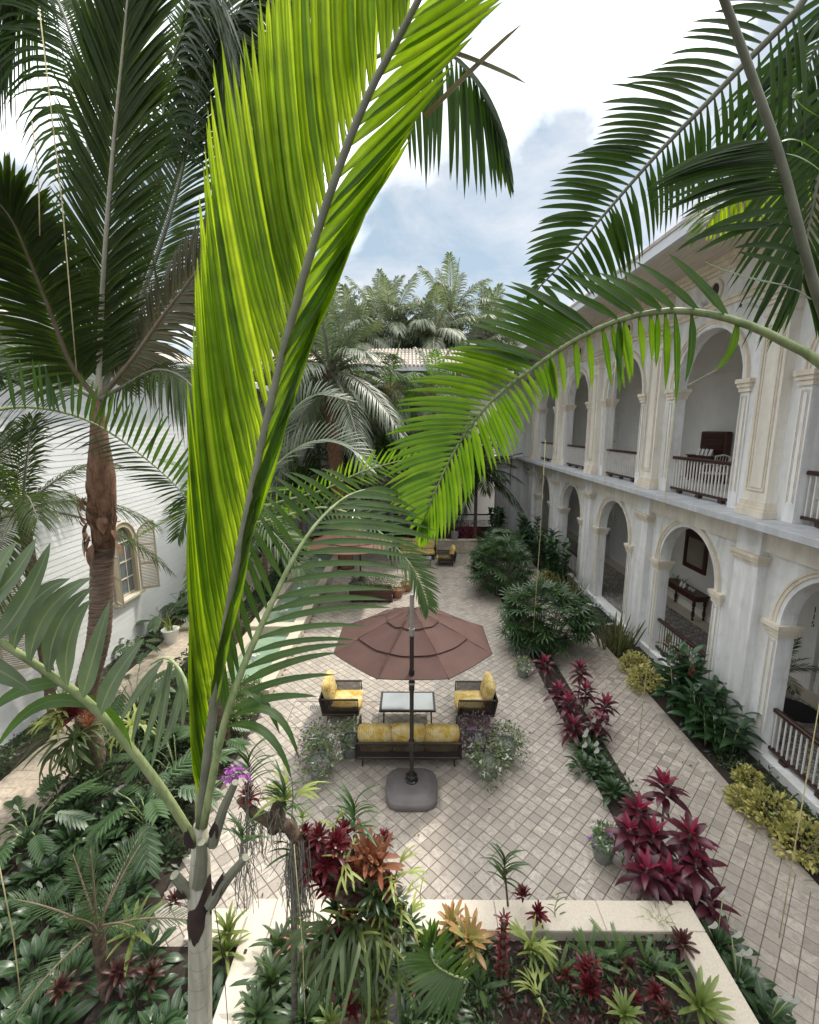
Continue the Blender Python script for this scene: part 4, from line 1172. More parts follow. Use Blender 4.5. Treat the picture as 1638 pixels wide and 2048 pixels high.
for k in range(4):
    p = tsk(-.16, -.42 + .2 * k, .842)
    o = MB().add([(p[0] - .04, p[1] - .07, p[2]), (p[0] - .04, p[1] + .07, p[2]), (p[0] + .02, p[1] + .07, p[2] + .20), (p[0] + .02, p[1] - .07, p[2] + .20), (p[0] + .06, p[1] - .07, p[2]), (p[0] + .06, p[1] + .07, p[2])], [(0, 1, 2, 3), (3, 2, 5, 4)]).build('leaflet_card', M['paper'], None)
    tag(o, ['white printed card nearest the right end of the writing desk', 'second white card from the right on the writing desk', 'third white card from the right on the writing desk', 'white printed card at the left end of the writing desk'][k], 'card', 'cards on the writing desk')
def chair(loc, lab, mat, rot):
    c = thing('chair', lab, 'chair', loc)
    def tq_(x, y, z):
        return (loc[0] + x * math.cos(rot) - y * math.sin(rot), loc[1] + x * math.sin(rot) + y * math.cos(rot), loc[2] + z)
    MB(tq_).bbox(-.25, .25, -.24, .24, .43, .47, .012).build('seat', mat, c)
    for sx in (-.21, .21):
        MB(tq_).tube([(sx, -.2, 0), (sx, -.2, .44)], .018, 8).build('leg', mat, c)
        MB(tq_).tube([(sx, .22, 0), (sx, .2, .44), (sx, .27, .9)], .018, 8).build('back_leg', mat, c)
    MB(tq_).tube([(-.23, .27, .9), (0, .30, .95), (.23, .27, .9)], .02, 8).build('top_rail', mat, c)
    for q in range(5):
        MB(tq_).tube([(-.16 + q * .08, .21, .47), (-.16 + q * .08, .285, .91)], .008, 6).build('spindle', mat, c)
    for sx in (-1, 1):
        MB(tq_).tube([(sx * .22, .22, .68), (sx * .26, -.05, .68), (sx * .24, -.2, .64), (sx * .21, -.2, .44)], .014, 8).build('arm', mat, c)
chair((8.4, 12.9, F2), 'white wicker chair behind the upper railing beside the writing desk', M['wicker'], -1.2)
chair((8.6, 19.2, F2), 'white chair on the upper gallery two arches beyond the desk', M['wicker'], -1.5)
chair((8.5, 16.1, F2), 'dark wooden chair behind the upper railing at the desk', M['mahogany'], -1.9)
dm = thing('door_mat', 'black rubber door mat at the open ground floor archway', 'mat', (6.5, 15.1, .02))
MB().bbox(6.05, 6.82, 14.55, 15.95, .005, .025, .008).build('rubber_sheet', M['mat_rubber'], dm)
MB().box(6.30, 6.55, 15.1, 15.4, .0255, .027).build('centre_patch', M['black'], dm)
st = thing('entry_step', 'white stone step under the black mat', 'step', (6.4, 15.3, 0))
MB().bbox(5.80, 6.745, 14.4, 16.3, -.06, .004, .004).build('slab', M['white_ceramic'], st)
fr = thing('floor_rug', 'dark round rug on the pebble floor of the near gallery', 'rug', (8.6, 9.6, F1))
MB().lathe([(.5, .001), (.5, .012), (.001, .014)], 24, (8.55, 9.5, F1)).build('rug_sheet', M['mat_rubber'], fr)
# cameras and lamps on the facade
for k, (p, lab) in enumerate(((Vector((6.72, 11.55, 9.12)), 'white dome security camera below the round vent'), (Vector((6.70, 9.75, 8.72)), 'white box security camera beside the upper pilaster'))):
    t = thing('security_camera', lab, 'security camera', p)
    if k == 0:
        MB().lathe([(.10, .10), (.11, .0), (.09, -.06), (.05, -.10), (.001, -.11)], 14, p).build('dome', M['white_ceramic'], t, smooth=True)
        MB().box(p.x, 6.75, p.y - .05, p.y + .05, p.z + .06, p.z + .16).build('bracket', M['white_ceramic'], t)
    else:
        MB().bbox(p.x - .22, p.x + .06, p.y - .05, p.y + .05, p.z, p.z + .09, .008).build('housing', M['white_ceramic'], t)
        MB().tube([(p.x - .22, p.y, p.z + .045), (p.x - .235, p.y, p.z + .045)], .035, 12).build('lens', M['black'], t)
        MB().tube([(p.x + .05, p.y, p.z + .04), (6.85, p.y, p.z + .02)], .015, 8).build('bracket', M['white_ceramic'], t)
def lantern(p, lab):
    t = thing('wall_lantern', lab, 'lantern', p, 'iron lanterns in the galleries')
    x, y, z = p
    MB().tube([(x, y, z + .34), (x, y, z + 1.2)], .008, 6).build('chain', M['black'], t)
    MB().lathe([(.02, .0), (.10, .05), (.13, .28), (.15, .29), (.03, .36)], 8, p).build('cage', M['black'], t)
    MB().lathe([(.001, .06), (.085, .07), (.11, .27), (.001, .275)], 8, p).build('glass', M['pane'], t)
lantern((8.3, 15.3, 8.1), 'iron lantern hanging in the upper gallery above the white wall')
lantern((8.3, 19.6, 8.1), 'iron lantern hanging in the upper gallery one arch further')
lantern((-6.15, 27.6, 7.6), 'iron lantern hanging at the far left of the far wing')
# cable looping round the far corner
cb = MB().tube([(6.2, 26.2, 4.98), (6.0, 26.9, 4.86), (5.2, 27.6, 4.55), (4.6, 27.68, 4.38), (4.2, 27.72, 4.45)], .03, 8).build('cable', M['cable'], None, smooth=True)
tag(cb, 'thick black cable sagging across the far corner ledge', 'cable')
cb = MB().tube([(5.9, 27.55, 4.75), (5.86, 27.6, 3.6), (5.9, 27.62, 3.0)], .02, 8).build('cable', M['cable'], None, smooth=True)
tag(cb, 'black cable hanging straight down from the far corner ledge', 'cable')
# ------------------------------------------------------------------ low far stone wall bed
sw_ = thing('stone_retaining_wall', 'low beige stone retaining wall of the far flower bed', 'wall', (1, 23.4, 0))
x = -3.3
while x < 3.6:
    for r_ in range(2):
        MB().bbox(x + .003, x + .497, 23.2, 23.42, .02 + r_ * .32, .02 + r_ * .32 + .316, .006).build('stone_block', M['slab'], sw_)
    x += .5
MB().bbox(-3.32, 3.72, 23.16, 23.46, .66, .72, .008).build('coping', M['coping'], sw_)
# twine strings let down from the eaves for climbing plants
def string(p0, p1, lab, r=.006, mat=None):
    p0, p1 = Vector(p0), Vector(p1)
    mid = (p0 + p1) / 2 + Vector((.02, 0, 0))
    o = MB().tube([p0, p0.lerp(mid, .5), mid, mid.lerp(p1, .5), p1], r, 5).build('twine', mat or M['cord'], None, smooth='all')
    tag(o, lab, 'twine', 'twine strings let down from above')
string(at(1090, 880, 9.0), at(1066, 1262, 9.6), 'thin twine ending over the near lady palm clump')
string(at(1352, 760, 7.6), on(1274, 1506, .02), 'thin twine touching the paved path beside the cordylines')
string(at(1720, 870, 6.0), on(1556, 1872, .02), 'yellow twine hanging in front of the near railing', .007)
string(at(1232, 700, 9.3), at(1195, 1090, 9.5), 'thin twine hanging in front of the open archway')
string(at(75, 20, 3.6), at(150, 740, 3.8), 'pale twine crossing the tall coconut frond', .004)
string(at(60, 240, 4.0), at(76, 470, 4.1), 'short pale twine left of the tall coconut frond', .004)
string(at(-6, 1730, 2.6), at(40, 2010, 2.8), 'pale twine over the lily bed in the lower left corner', .004)
string(at(588, 1690, 3.0), at(612, 2080, 3.0), 'pale twine in front of the dark rosettes left of the stump', .003)
string(at(424, 1780, 2.6), at(458, 2080, 2.6), 'dark thin cord right beside the pale palm trunk', .003, M['cable'])
# ------------------------------------------------------------------ plants
PROF['lily'] = lambda s: np.where(s < .36, .07, np.sin(PI * np.clip((s - .36) / .64, 0, 1) ** .8) ** .8 + .01)
LM = {}
def leafmesh(key, mat, L, Wd, prof='strap', rise=.12, drop=.25, n=6, fold=.25, reach=.85):
    """a leaf from the origin along +x, curling down towards its tip (shared mesh data)"""
    if key not in LM:
        V, Q, UV = leafgeo([[0, 0, 0]], [[L * .52, 0, L * rise]], [[L * reach, 0, -L * drop]], Wd, n, fold, (0, 0, 1), prof)
        LM[key] = mesh_np('leaf', V.reshape(-1, 3), Q[0], mat, UV.reshape(-1, 2))
    return LM[key]
def compound(key, mat, geos):
    """several blades in one shared mesh (fan leaf, split leaf, forked frond)"""
    if key not in LM:
        Vs, Qs, Us, b = [], [], [], 0
        for V, Q, UV in geos:
            Vs.append(V.reshape(-1, 3)); Qs.append(Q.reshape(-1, 4) + b); Us.append(UV.reshape(-1, 2)); b += V.shape[0] * V.shape[1] * 3
        LM[key] = mesh_np('leaf', np.concatenate(Vs), np.concatenate(Qs), mat, np.concatenate(Us))
    return LM[key]
def put(me, parent, p, phi, elev, sc=1.0, roll=0.0, name='leaf'):
    o = bpy.data.objects.new(name, me); COL.objects.link(o)
    o.parent = parent
    m = Matrix.Translation(Vector(p)) @ Matrix.Rotation(phi, 4, 'Z') @ Matrix.Rotation(-elev, 4, 'Y') @ Matrix.Rotation(roll, 4, 'X')
    o.matrix_local = m @ Matrix.Diagonal((sc, sc, sc, 1))
    return o
GA = PI * (3 - math.sqrt(5))
def rosette_leaves(root, meshes, n, e_out, e_in, sc=1.0, z0=0.0, zstep=0.0, inner=None, ninner=0, spread=.02, off=(0, 0, 0), ph0=None, ej=8, dead=None, ndead=0):
    ph0 = random.uniform(0, 6.28) if ph0 is None else ph0
    for i in range(ndead):
        ph = random.uniform(0, 6.28)
        put(dead, root, (off[0], off[1], off[2] + z0 - .01), ph, R(random.uniform(-75, -25)), sc * random.uniform(.7, 1.0), random.uniform(-.9, .9))
    for i in range(n):
        t = i / max(1, n - 1)
        ph = ph0 + i * GA + random.uniform(-.15, .15)
        e = R(e_out + (e_in - e_out) * t + random.uniform(-ej, ej))
        s = sc * (1.0 - .35 * t) * random.uniform(.85, 1.12)
        me = inner if (inner is not None and i >= n - ninner) else random.choice(meshes)
        put(me, root, (off[0] + spread * math.cos(ph), off[1] + spread * math.sin(ph), off[2] + z0 + zstep * i), ph, e, s, random.uniform(-.25, .25))
# leaf prototypes
def var(key, mat, L, Wd, k=3, **kw):
    out = []
    for i in range(k):
        f = (.85, 1.0, 1.12)[i % 3]
        q = dict(kw); q['drop'] = kw.get('drop', .25) * (.7, 1.0, 1.35)[i % 3]
        out.append(leafmesh(key + str(i), mat, L * f, Wd, **q))
    return out
CORD = var('cord', M['lf_cordy'], .42, .125, prof='blade', rise=.14, drop=.14, reach=.92, fold=.3)
CORDN = leafmesh('cordn', M['lf_cordy_new'], .34, .10, 'blade', .06, .02, 6, .4, .97)
LILY = var('lily', M['lf_lily'], .52, .125, prof='lily', rise=.26, drop=.10, reach=.86, fold=.2, n=8)
GING = var('ging', M['lf_ginger'], .50, .165, prof='blade', rise=.10, drop=.16, reach=.92, fold=.22)
SNAKE = var('snake', M['lf_snake'], .85, .06, prof='strap', rise=.0, drop=-.02, reach=1.0, fold=.4)
BROM = var('brom', M['lf_brom'], .36, .062, prof='strap', rise=.12, drop=.16, reach=.9, fold=.35)
BROML = var('broml', M['lf_bromlight'], .30, .046, prof='strap', rise=.10, drop=.10, reach=.92, fold=.35)
BROMC = var('bromc', M['lf_bromcream'], .34, .075, prof='strap', rise=.10, drop=.06, reach=.94, fold=.4)
MAR = var('mar', M['lf_maroon'], .145, .040, prof='strap', rise=.10, drop=.08, reach=.93, fold=.35)
MARD = var('mard', M['lf_dull'], .15, .034, prof='strap', rise=.12, drop=.14, reach=.9, fold=.35)
RUST = var('rust', M['lf_rust'], .24, .052, prof='strap', rise=.06, drop=.02, reach=.97, fold=.4)
PINK = var('pink', M['lf_pink'], .26, .036, prof='strap', rise=.12, drop=.30, reach=.85, fold=.35)
VANDA = var('vanda', M['lf_vanda'], .30, .026, prof='strap', rise=.16, drop=.22, reach=.88, fold=.5)
GRASS = var('grass', M['lf_yellow'], .36, .016, prof='needle', rise=.16, drop=.28, reach=.8, fold=.4)
STRIPE = var('stripe', M['lf_yellow'], .42, .03, prof='strap', rise=.2, drop=.45, reach=.62, fold=.35)
BROAD = var('broad', M['lf_ground'], .20, .085, prof='oval', rise=.12, drop=.14, reach=.92)
def fan_geos(k, L, W_, droop):
    gs = []
    B, Mm, T = [], [], []
    for i in range(k):
        a = (i / (k - 1) - .5) * R(230)
        l = L * (1 - .16 * abs(i / (k - 1) - .5) * 2)
        c, s = math.cos(a), math.sin(a)
        B.append((0, 0, 0)); Mm.append((l * .5 * c, l * .5 * s, .06 * l)); T.append((l * .93 * c, l * .93 * s, -droop * l))
    return [leafgeo(B, Mm, T, W_, 4, .3, (0, 0, 1), 'strap')]
FAN = [compound('fan%d' % i, M['lf_rhapis'], fan_geos(k, L, .046, d)) for i, (k, L, d) in enumerate(((9, .36, .14), (10, .40, .22), (8, .33, .30)))]
def split_geos(L, nl, W_, lob):
    B, Mm, T = [], [], []
    for i in range(nl):
        s = .18 + .78 * i / (nl - 1)
        x = L * s; l = lob * (math.sin(PI * min(1, .25 + .72 * (1 - s * .86))) ** .7)
        for sg in (-1, 1):
            B.append((x, 0, .10 * L * math.sin(s * 2.6))); a = R(68 - 40 * s)
            dx, dy = math.cos(a), math.sin(a) * sg
            Mm.append((x + l * .5 * dx, l * .5 * dy, .10 * L * math.sin(s * 2.6) + .05 * l)); T.append((x + l * dx, l * dy, .10 * L * math.sin(s * 2.6) - .12 * l))
    g1 = leafgeo(B, Mm, T, W_, 3, .15, (0, 0, 1), 'strap')
    g2 = leafgeo([[-.3 * L, 0, -.15 * L]], [[L * .3, 0, .16 * L]], [[L * 1.05, 0, 0.02 * L]], .06 * L, 6, .1, (0, 0, 1), 'needle')
    return [g1, g2]
SPLIT = [compound('split%d' % i, M['lf_philo'], split_geos(.48, 7 + i, .068, .25)) for i in range(2)]
FERN = [compound('fern%d' % i, M['lf_fern'], split_geos(.42 + .08 * i, 17, .013, .075)) for i in range(2)]
def stag_geos(L, W_, k, droop):
    gs = [leafgeo([[0, 0, 0]], [[L * .3, 0, L * .16]], [[L * .55, 0, L * .05]], W_, 5, .15, (0, 0, 1), 'needle')]
    B, Mm, T = [], [], []
    for a, l in k:
        a = R(a)
        B.append((L * .42, 0, L * .08)); Mm.append((L * (.42 + .35 * l * math.cos(a)), L * .34 * l * math.sin(a), L * .06)); T.append((L * (.42 + .58 * l * math.cos(a)), L * .62 * l * math.sin(a), -L * droop * l))
    gs.append(leafgeo(B, Mm, T, W_ * .62, 5, .15, (0, 0, 1), 'strap'))
    return gs
STAG = [compound('stag0', M['lf_stag'], stag_geos(.36, .06, ((-26, 1), (4, 1.1), (30, .9)), .25)), compound('stag1', M['lf_stag'], stag_geos(.36, .06, ((-35, .8), (18, 1.15)), .45)), compound('stag2', M['lf_stag'], stag_geos(.36, .055, ((-20, 1), (24, 1)), .1))]
STAGG = [compound('stagg0', M['lf_staggreen'], stag_geos(.50, .07, ((-22, 1), (6, 1.2), (28, .9)), .5)), compound('stagg1', M['lf_staggreen'], stag_geos(.62, .06, ((-25, .9), (14, 1.2)), .85)), compound('stagg2', M['lf_staggreen'], stag_geos(.44, .07, ((-22, 1), (24, 1)), .2))]

def small_leaves(n, c, rad, L, Wd, shell=.55, flat=1.0, up=.35, prof='oval', zmin=None, nseg=2):
    """leaf cards through an ellipsoid volume, denser near its surface"""
    d = nrm(rng.normal(size=(n, 3)))
    r = (shell + (1 - shell) * rng.random(n)) ** .7
    lump = 1 + .16 * np.sin(d[:, 0] * 5 + c[0] * 3) * np.cos(d[:, 1] * 6 + c[1]) + .10 * np.sin(d[:, 2] * 9)
    B = np.array(c) + d * r[:, None] * np.array(rad) * lump[:, None]
    if zmin is not None: B[:, 2] = np.maximum(B[:, 2], zmin + .02 * rng.random(n))
    o = nrm(d * np.array((1, 1, flat)) + rng.normal(size=(n, 3)) * .55 + np.array((0, 0, up)))
    l = L * rng.uniform(.7, 1.25, n)[:, None]
    T = B + o * l; T[:, 2] -= l[:, 0] * .2
    Mm = B + o * l * .5; Mm[:, 2] += l[:, 0] * .1
    u = nrm(rng.normal(size=(n, 3)) * .5 + np.array((0, 0, 1)))
    return leafgeo(B, Mm, T, Wd, nseg, .15, u, prof)

DEADC = leafmesh('deadc', M['lf_dead'], .40, .075, 'blade', .05, .30, 6, .6, .8)
DEADB = leafmesh('deadb', M['lf_dead'], .26, .035, 'strap', .05, .25, 5, .6, .8)
def cordyline(x, y, h, label, sc=1.0, group='burgundy cordylines along the path', n=24, new=5):
    p = on(x, y, h)
    b = Vector((p.x + random.uniform(-.06, .06), p.y + .04, 0.02))
    t = thing('cordyline', label, 'cordyline', b, group)
    MB().tube([b, b.lerp(p, .5) + Vector((.02, .01, 0)), p], [.022, .018, .014], 7).build('stem', M['bark_grey'], t, smooth=True)
    rosette_leaves(t, CORD, n, -28, 62, sc, 0, .010, CORDN, new, .015, p - b - Vector((0, 0, .22)), None, 11, DEADC, random.randint(1, 4))
    t.rotation_euler = (R(random.uniform(-7, 7)), R(random.uniform(-7, 7)), 0)
for a in ((1092, 1322, .75, 'bright crimson cordyline at the foot of the near lady palm clump'), (1158, 1335, .95, 'small crimson cordyline standing behind the far row beside the path'),
          (1118, 1372, .55, 'low burgundy cordyline under the far crimson rosettes'), (1166, 1375, .75, 'dark burgundy cordyline in the middle of the far row'),
          (1142, 1402, .70, 'crimson topped cordyline in front of the far row'), (1202, 1398, .70, 'burgundy cordyline leaning over the path in the far row'),
          (1150, 1446, .45, 'low maroon cordyline just behind the peace lilies'), (1196, 1436, .55, 'maroon cordyline beside the peace lilies on the path side')):
    cordyline(*a, sc=.92)
for a in ((1270, 1602, .95, 'dark cordyline at the rear left of the near burgundy clump'), (1335, 1578, 1.25, 'tallest cordyline with bright upright crimson leaves in the near clump'),
          (1268, 1650, .80, 'cordyline with drooping reddish leaves above the grey flower pot'), (1375, 1650, 1.05, 'bright crimson cordyline on the path side of the near clump'),
          (1318, 1668, .85, 'purple brown cordyline in the middle of the near clump'), (1292, 1728, .70, 'red leaved cordyline hanging over the planter coping corner'),
          (1392, 1712, .85, 'dark burgundy cordyline lowest on the path side of the near clump'), (1345, 1738, .62, 'broad leaved purple cordyline above the planter corner')):
    cordyline(*a, sc=1.0)
cordyline(1428, 1790, .55, 'thin leaved drooping dark cordyline nearest the planter corner', .85, n=16, new=0)

def lily(p, label, n=30, sc=1.0, blooms=2, group=None):
    t = thing('peace_lily', label, 'peace lily', p, group)
    rosette_leaves(t, LILY, n, 14, 80, sc, 0, .002, None, 0, .06 * sc, ej=12)
    for i in range(blooms):
        a = random.uniform(0, 6.28); r = random.uniform(.05, .25) * sc; h = random.uniform(.5, .68) * sc
        q = Vector((r * math.cos(a), r * math.sin(a), h)) + Vector(p)
        st = MB().tube([Vector(p) + Vector((0, 0, .1)), Vector(p).lerp(q, .6) + Vector((0, 0, .05)), q], .006, 5).build('flower_stalk', M['petiole'], t, smooth='all')
        V, Q, UV = leafgeo([q - Vector((0, 0, .01))], [q + Vector((.05, -.03, .07))], [q + Vector((.03, -.05, .15))], .085, 5, .45, (0, -1, .3), 'oval')
        leaves_split('spathe', (V, Q, UV), M['bloom_white'], st)
for k, (x, y, lab) in enumerate(((1175, 1495, 'peace lily clump with white blooms beside the far cordylines'), (1200, 1530, 'peace lily clump in the middle of the strip between path and court'),
        (1225, 1572, 'peace lily clump just behind the near burgundy cordylines'), (1185, 1462, 'white flowering peace lily touching the far maroon cordyline'), (1168, 1525, 'low peace lily at the court side of the strip'))):
    lily(on(x, y + 18, .02), lab, 34, .78, (3, 1, 0, 5, 1)[k])
for k, (x, y, lab) in enumerate(((1428, 1905, 'peace lily beside the planter corner under the drooping dark cordyline'), (1470, 1985, 'peace lily with white blooms at the outside of the planter wall'), (1530, 2060, 'peace lily clump at the bottom edge outside the planter'))):
    lily(on(x, y, .02), lab, 30, .95, (2, 3, 2)[k])
# dense bed of peace lilies at the lower left
k = 0
for iy in range(7):
    for ix in range(6):
        x, y = -6.0 + ix * .50 + random.uniform(-.15, .15) + .2 * (iy % 2), 3.35 + iy * .52 + random.uniform(-.15, .15)
        if x > -3.45 or (y > 5.6 and x > -4.2): continue
        lily((x, y, .02), 'glossy peace lily in the dense bed at the lower left', 26, random.uniform(.85, 1.15), 1 if random.random() < .45 else 0, 'peace lilies massed in the lower left bed')

def lady_palm(c, rad, n, label, group=None):
    """dome of fan leaves on thin canes"""
    t = thing('lady_palm', label, 'lady palm', (c[0], c[1], 0), group)
    canes = MB()
    for i in range(n):
        d = Vector((random.gauss(0, 1), random.gauss(0, 1), random.uniform(-1.0, 1.5))).normalized()
        k = random.uniform(.62, 1.0)
        p = Vector((d.x * rad[0] * k, d.y * rad[1] * k, c[2] + d.z * rad[2] * k))
        if p.z < .15: p.z = random.uniform(.15, .4)
        ph = math.atan2(d.y, d.x) + random.uniform(-.5, .5)
        put(random.choice(FAN), t, p, ph, R(random.uniform(-25, 30)) + d.z * R(40), random.uniform(.85, 1.2), random.uniform(-.5, .5))
        if i % 3 == 0:
            b = Vector((c[0] + d.x * rad[0] * .25, c[1] + d.y * rad[1] * .25, 0)); q = p + Vector((c[0], c[1], 0))
            canes.tube([b, b.lerp(q, .6) + Vector((0, 0, .15)), q], [.014, .01, .005], 5)
    o = canes.build('cane', M['bark_grey'], t, smooth='all'); o['kind'] = 'stuff'
lady_palm((3.85, 12.75, .95), (1.35, 1.2, 1.0), 295, 'large rounded lady palm clump nearest the umbrella', 'lady palm clumps beside the path')
lady_palm((3.4, 17.4, 1.0), (1.2, 1.6, 1.2), 280, 'second lady palm clump further along beside the path', 'lady palm clumps beside the path')
lady_palm((3.9, 19.9, 1.0), (1.1, .9, 1.1), 130, 'third lady palm behind the second clump', 'lady palm clumps beside the path')

def ginger(p, label, stems, hmax, group=None, flowers=0, sc=1.0):
    t = thing('ginger_plant', label, 'ginger plant', p, group)
    for s in range(stems):
        a = random.uniform(0, 6.28); r = random.uniform(.0, .30) * sc
        b = Vector((r * math.cos(a), r * math.sin(a), 0)); h = hmax * random.uniform(.6, 1.0)
        lean = Vector((math.cos(a) * random.uniform(.05, .35), math.sin(a) * random.uniform(.05, .35), 0)) * h * .6
        top = b + lean + Vector((0, 0, h))
        mid = b.lerp(top, .5) - lean * .15
        MB().tube([Vector(p) + b, Vector(p) + mid, Vector(p) + top], [.013, .011, .006], 6).build('stem', M['petiole'], t, smooth='all')
        k = max(5, int(h / .10)); ph = random.uniform(0, 6.28)
        for i in range(k):
            f = .28 + .72 * i / (k - 1)
            q = (1 - f) ** 2 * b + 2 * f * (1 - f) * mid + f * f * top
            put(random.choice(GING), t, q, ph + PI * (i % 2) + random.uniform(-.4, .4), R(0 + 42 * f + random.uniform(-14, 10)), sc * random.uniform(.85, 1.15) * (1.05 - .25 * f), random.uniform(-.3, .3))
        if s < flowers:
            V, Q, UV = small_leaves(26, Vector(p) + top + Vector((0, 0, .05)), (.045, .045, .12), .06, .03)
            leaves_joined('flower_spike', (V, Q, UV), M['bloom_red'], t)
ginger((6.15, 9.6, 0), 'tall red ginger clump in front of the broad lower pilaster', 13, 1.5, None, 4)
ginger((6.25, 8.35, 0), 'lower dark ginger clump at the base of the near pilaster', 13, .85, None, 0)
ginger((6.2, 8.9, 0), 'leafy ginger between the tall clump and the near pilaster', 12, 1.15, None, 0)
ginger((6.3, 5.0, 0), 'dark leaved plant at the right edge of the picture beside the path', 5, .8, None, 0)
for k, (x, y, h, lab) in enumerate(((6.1, 18.6, 1.7, 'dark broad leaved ginger before the railing past the open archway'), (6.0, 20.4, 1.8, 'dark ginger clump below the fourth ground floor arch'), (5.9, 22.6, 2.0, 'tall dark ginger clump near the far corner'), (4.6, 24.2, 1.9, 'dark leafy clump in the far bed left of the corner'), (5.2, 21.5, 1.6, 'dark leafy ginger behind the lady palms'))):
    ginger((x, y, 0 if y < 23.5 else .35), lab, 8, h, None, 0, 1.25)
def snake(p, label, n):
    t = thing('snake_plant', label, 'snake plant', p)
    for i in range(n):
        a = random.uniform(0, 6.28); r = random.uniform(0, .42)
        put(random.choice(SNAKE), t, (r * math.cos(a), r * 1.3 * math.sin(a), 0), a, R(random.uniform(62, 88)), random.uniform(.75, 1.15), random.uniform(-1.5, 1.5))
snake((5.98, 12.75, 0), 'clump of upright snake plants between the mat and the kerb', 70)
snake((6.05, 16.9, 0), 'snake plants at the foot of the pilaster beyond the mat', 36)
def croton(x, y, r, label):
    p = on(x, y, r * .9)
    t = thing('golden_croton', label, 'croton', (p.x, p.y, 0), 'golden leaved shrubs along the gallery bed')
    for i in range(4):
        a = i * 1.7
        MB().tube([(p.x, p.y, 0), (p.x + r * .4 * math.cos(a), p.y + r * .4 * math.sin(a), r)], [.012, .006], 5).build('stem', M['bark_grey'], t)
    leaves_joined('foliage', small_leaves(int(1800 * r), (p.x, p.y, r * .72), (r * 1.1, r * 1.1, r * .75), .095, .05, .5, 1, .8, 'oval', .02), M['lf_croton'], t)
for a in ((1268, 1322, .34, 'golden shrub just before the snake plants'), (1288, 1352, .38, 'golden shrub left of the tall red ginger'), (1497, 1552, .22, 'small upright golden shrub at the foot of the near pilaster'),
          (1482, 1592, .20, 'smallest golden shrub at the kerb of the path'), (1540, 1610, .36, 'largest golden shrub in front of the near plinth'), (1612, 1672, .38, 'golden shrub cut by the right edge of the picture'), (1096, 1152, .38, 'yellow green shrub between the two lady palm clumps')):
    croton(*a)
# potted plants around the sofa
def potted(p, r, h, label, fol, fr, fh, n, mat='pot', blooms=None, trail=0):
    t = thing('potted_plant', label, 'potted plant', p, 'flower pots round the seating group')
    MB().lathe([(r * .66, 0), (r * .72, .02), (r * .92, h * .6), (r, h * .9), (r * 1.06, h * .92), (r * 1.06, h), (r * .92, h), (r * .90, h * .88), (.001, h * .87)], 20, p).build('pot', M[mat], t, smooth=True)
    c = (p[0], p[1], p[2] + h + fh * .34)
    gs = [small_leaves(n, c, (fr, fr, fh), .07, .034, .25, 1, .2, 'oval', p[2] + .05)]
    for k in range(trail):
        a = random.uniform(0, 6.28)
        gs.append(small_leaves(26, (p[0] + fr * .9 * math.cos(a), p[1] + fr * .9 * math.sin(a), p[2] + h * .8), (.16, .16, h * .75), .06, .03, .2, 1, -.2, 'oval', p[2] + .02))
    leaves_joined('foliage', gs, M[fol], t)
    if blooms:
        for bm_, k in blooms:
            d = nrm(rng.normal(size=(k, 3)) * (1, 1, .6) + (0, -.3, .3))
            B = np.array(c) + d * np.array((fr, fr, fh)) * 1.02
            leaves_joined('blossom', leafgeo(np.repeat(B, 4, 0), np.repeat(B, 4, 0) + rng.normal(size=(k * 4, 3)) * .012, np.repeat(B, 4, 0) + rng.normal(size=(k * 4, 3)) * .026, .03, 2, .1, (0, 0, 1), 'oval'), M[bm_], t)
potted((-1.72, 7.62, 0), .21, .36, 'grey pot of pale trailing flowers at the left front of the sofa', 'lf_variegated', .42, .30, 620, 'pot', (('bloom_purple', 14), ('bloom_white', 22)), 3)
potted((-1.22, 8.2, 0), .21, .36, 'pot of dense green foliage between sofa and left armchair', 'lf_variegated', .34, .28, 520, 'pot', (('bloom_white', 8),), 1)
potted((-1.85, 8.15, 0), .2, .34, 'bushy flowering pot behind the left front pot', 'lf_variegated', .36, .26, 480, 'pot', (('bloom_purple', 22), ('bloom_white', 14)), 2)
potted((1.28, 8.25, 0), .22, .38, 'pot of purple leaved plant with one violet bloom right of the sofa', 'lf_purple', .44, .30, 700, 'pot', (('bloom_purple', 10),), 1)
potted((1.85, 8.1, 0), .20, .38, 'grey pot with light green drooping foliage right of the sofa', 'lf_variegated', .38, .26, 560, 'pot', (('bloom_white', 5),), 4)
potted((1.42, 7.62, 0), .20, .34, 'white flowered trailing pot in front of the purple leaved pot', 'lf_variegated', .40, .24, 560, 'pot', (('bloom_white', 26),), 4)
potted(tuple(on(1045, 1352)), .16, .26, 'small pot with white flowers below the near lady palm', 'lf_variegated', .28, .18, 240, 'pot', (('bloom_white', 10),), 1)
potted(tuple(on(1205, 1716)), .175, .32, 'grey pot of fine grassy flowers beside the near cordylines', 'lf_fern', .22, .20, 240, 'pot', (('bloom_white', 16), ('bloom_purple', 12)), 0)
potted(tuple(on(1252, 1722)), .10, .16, 'small white pot half hidden by the near cordylines', 'lf_variegated', .14, .10, 90, 'white_ceramic', None, 0)
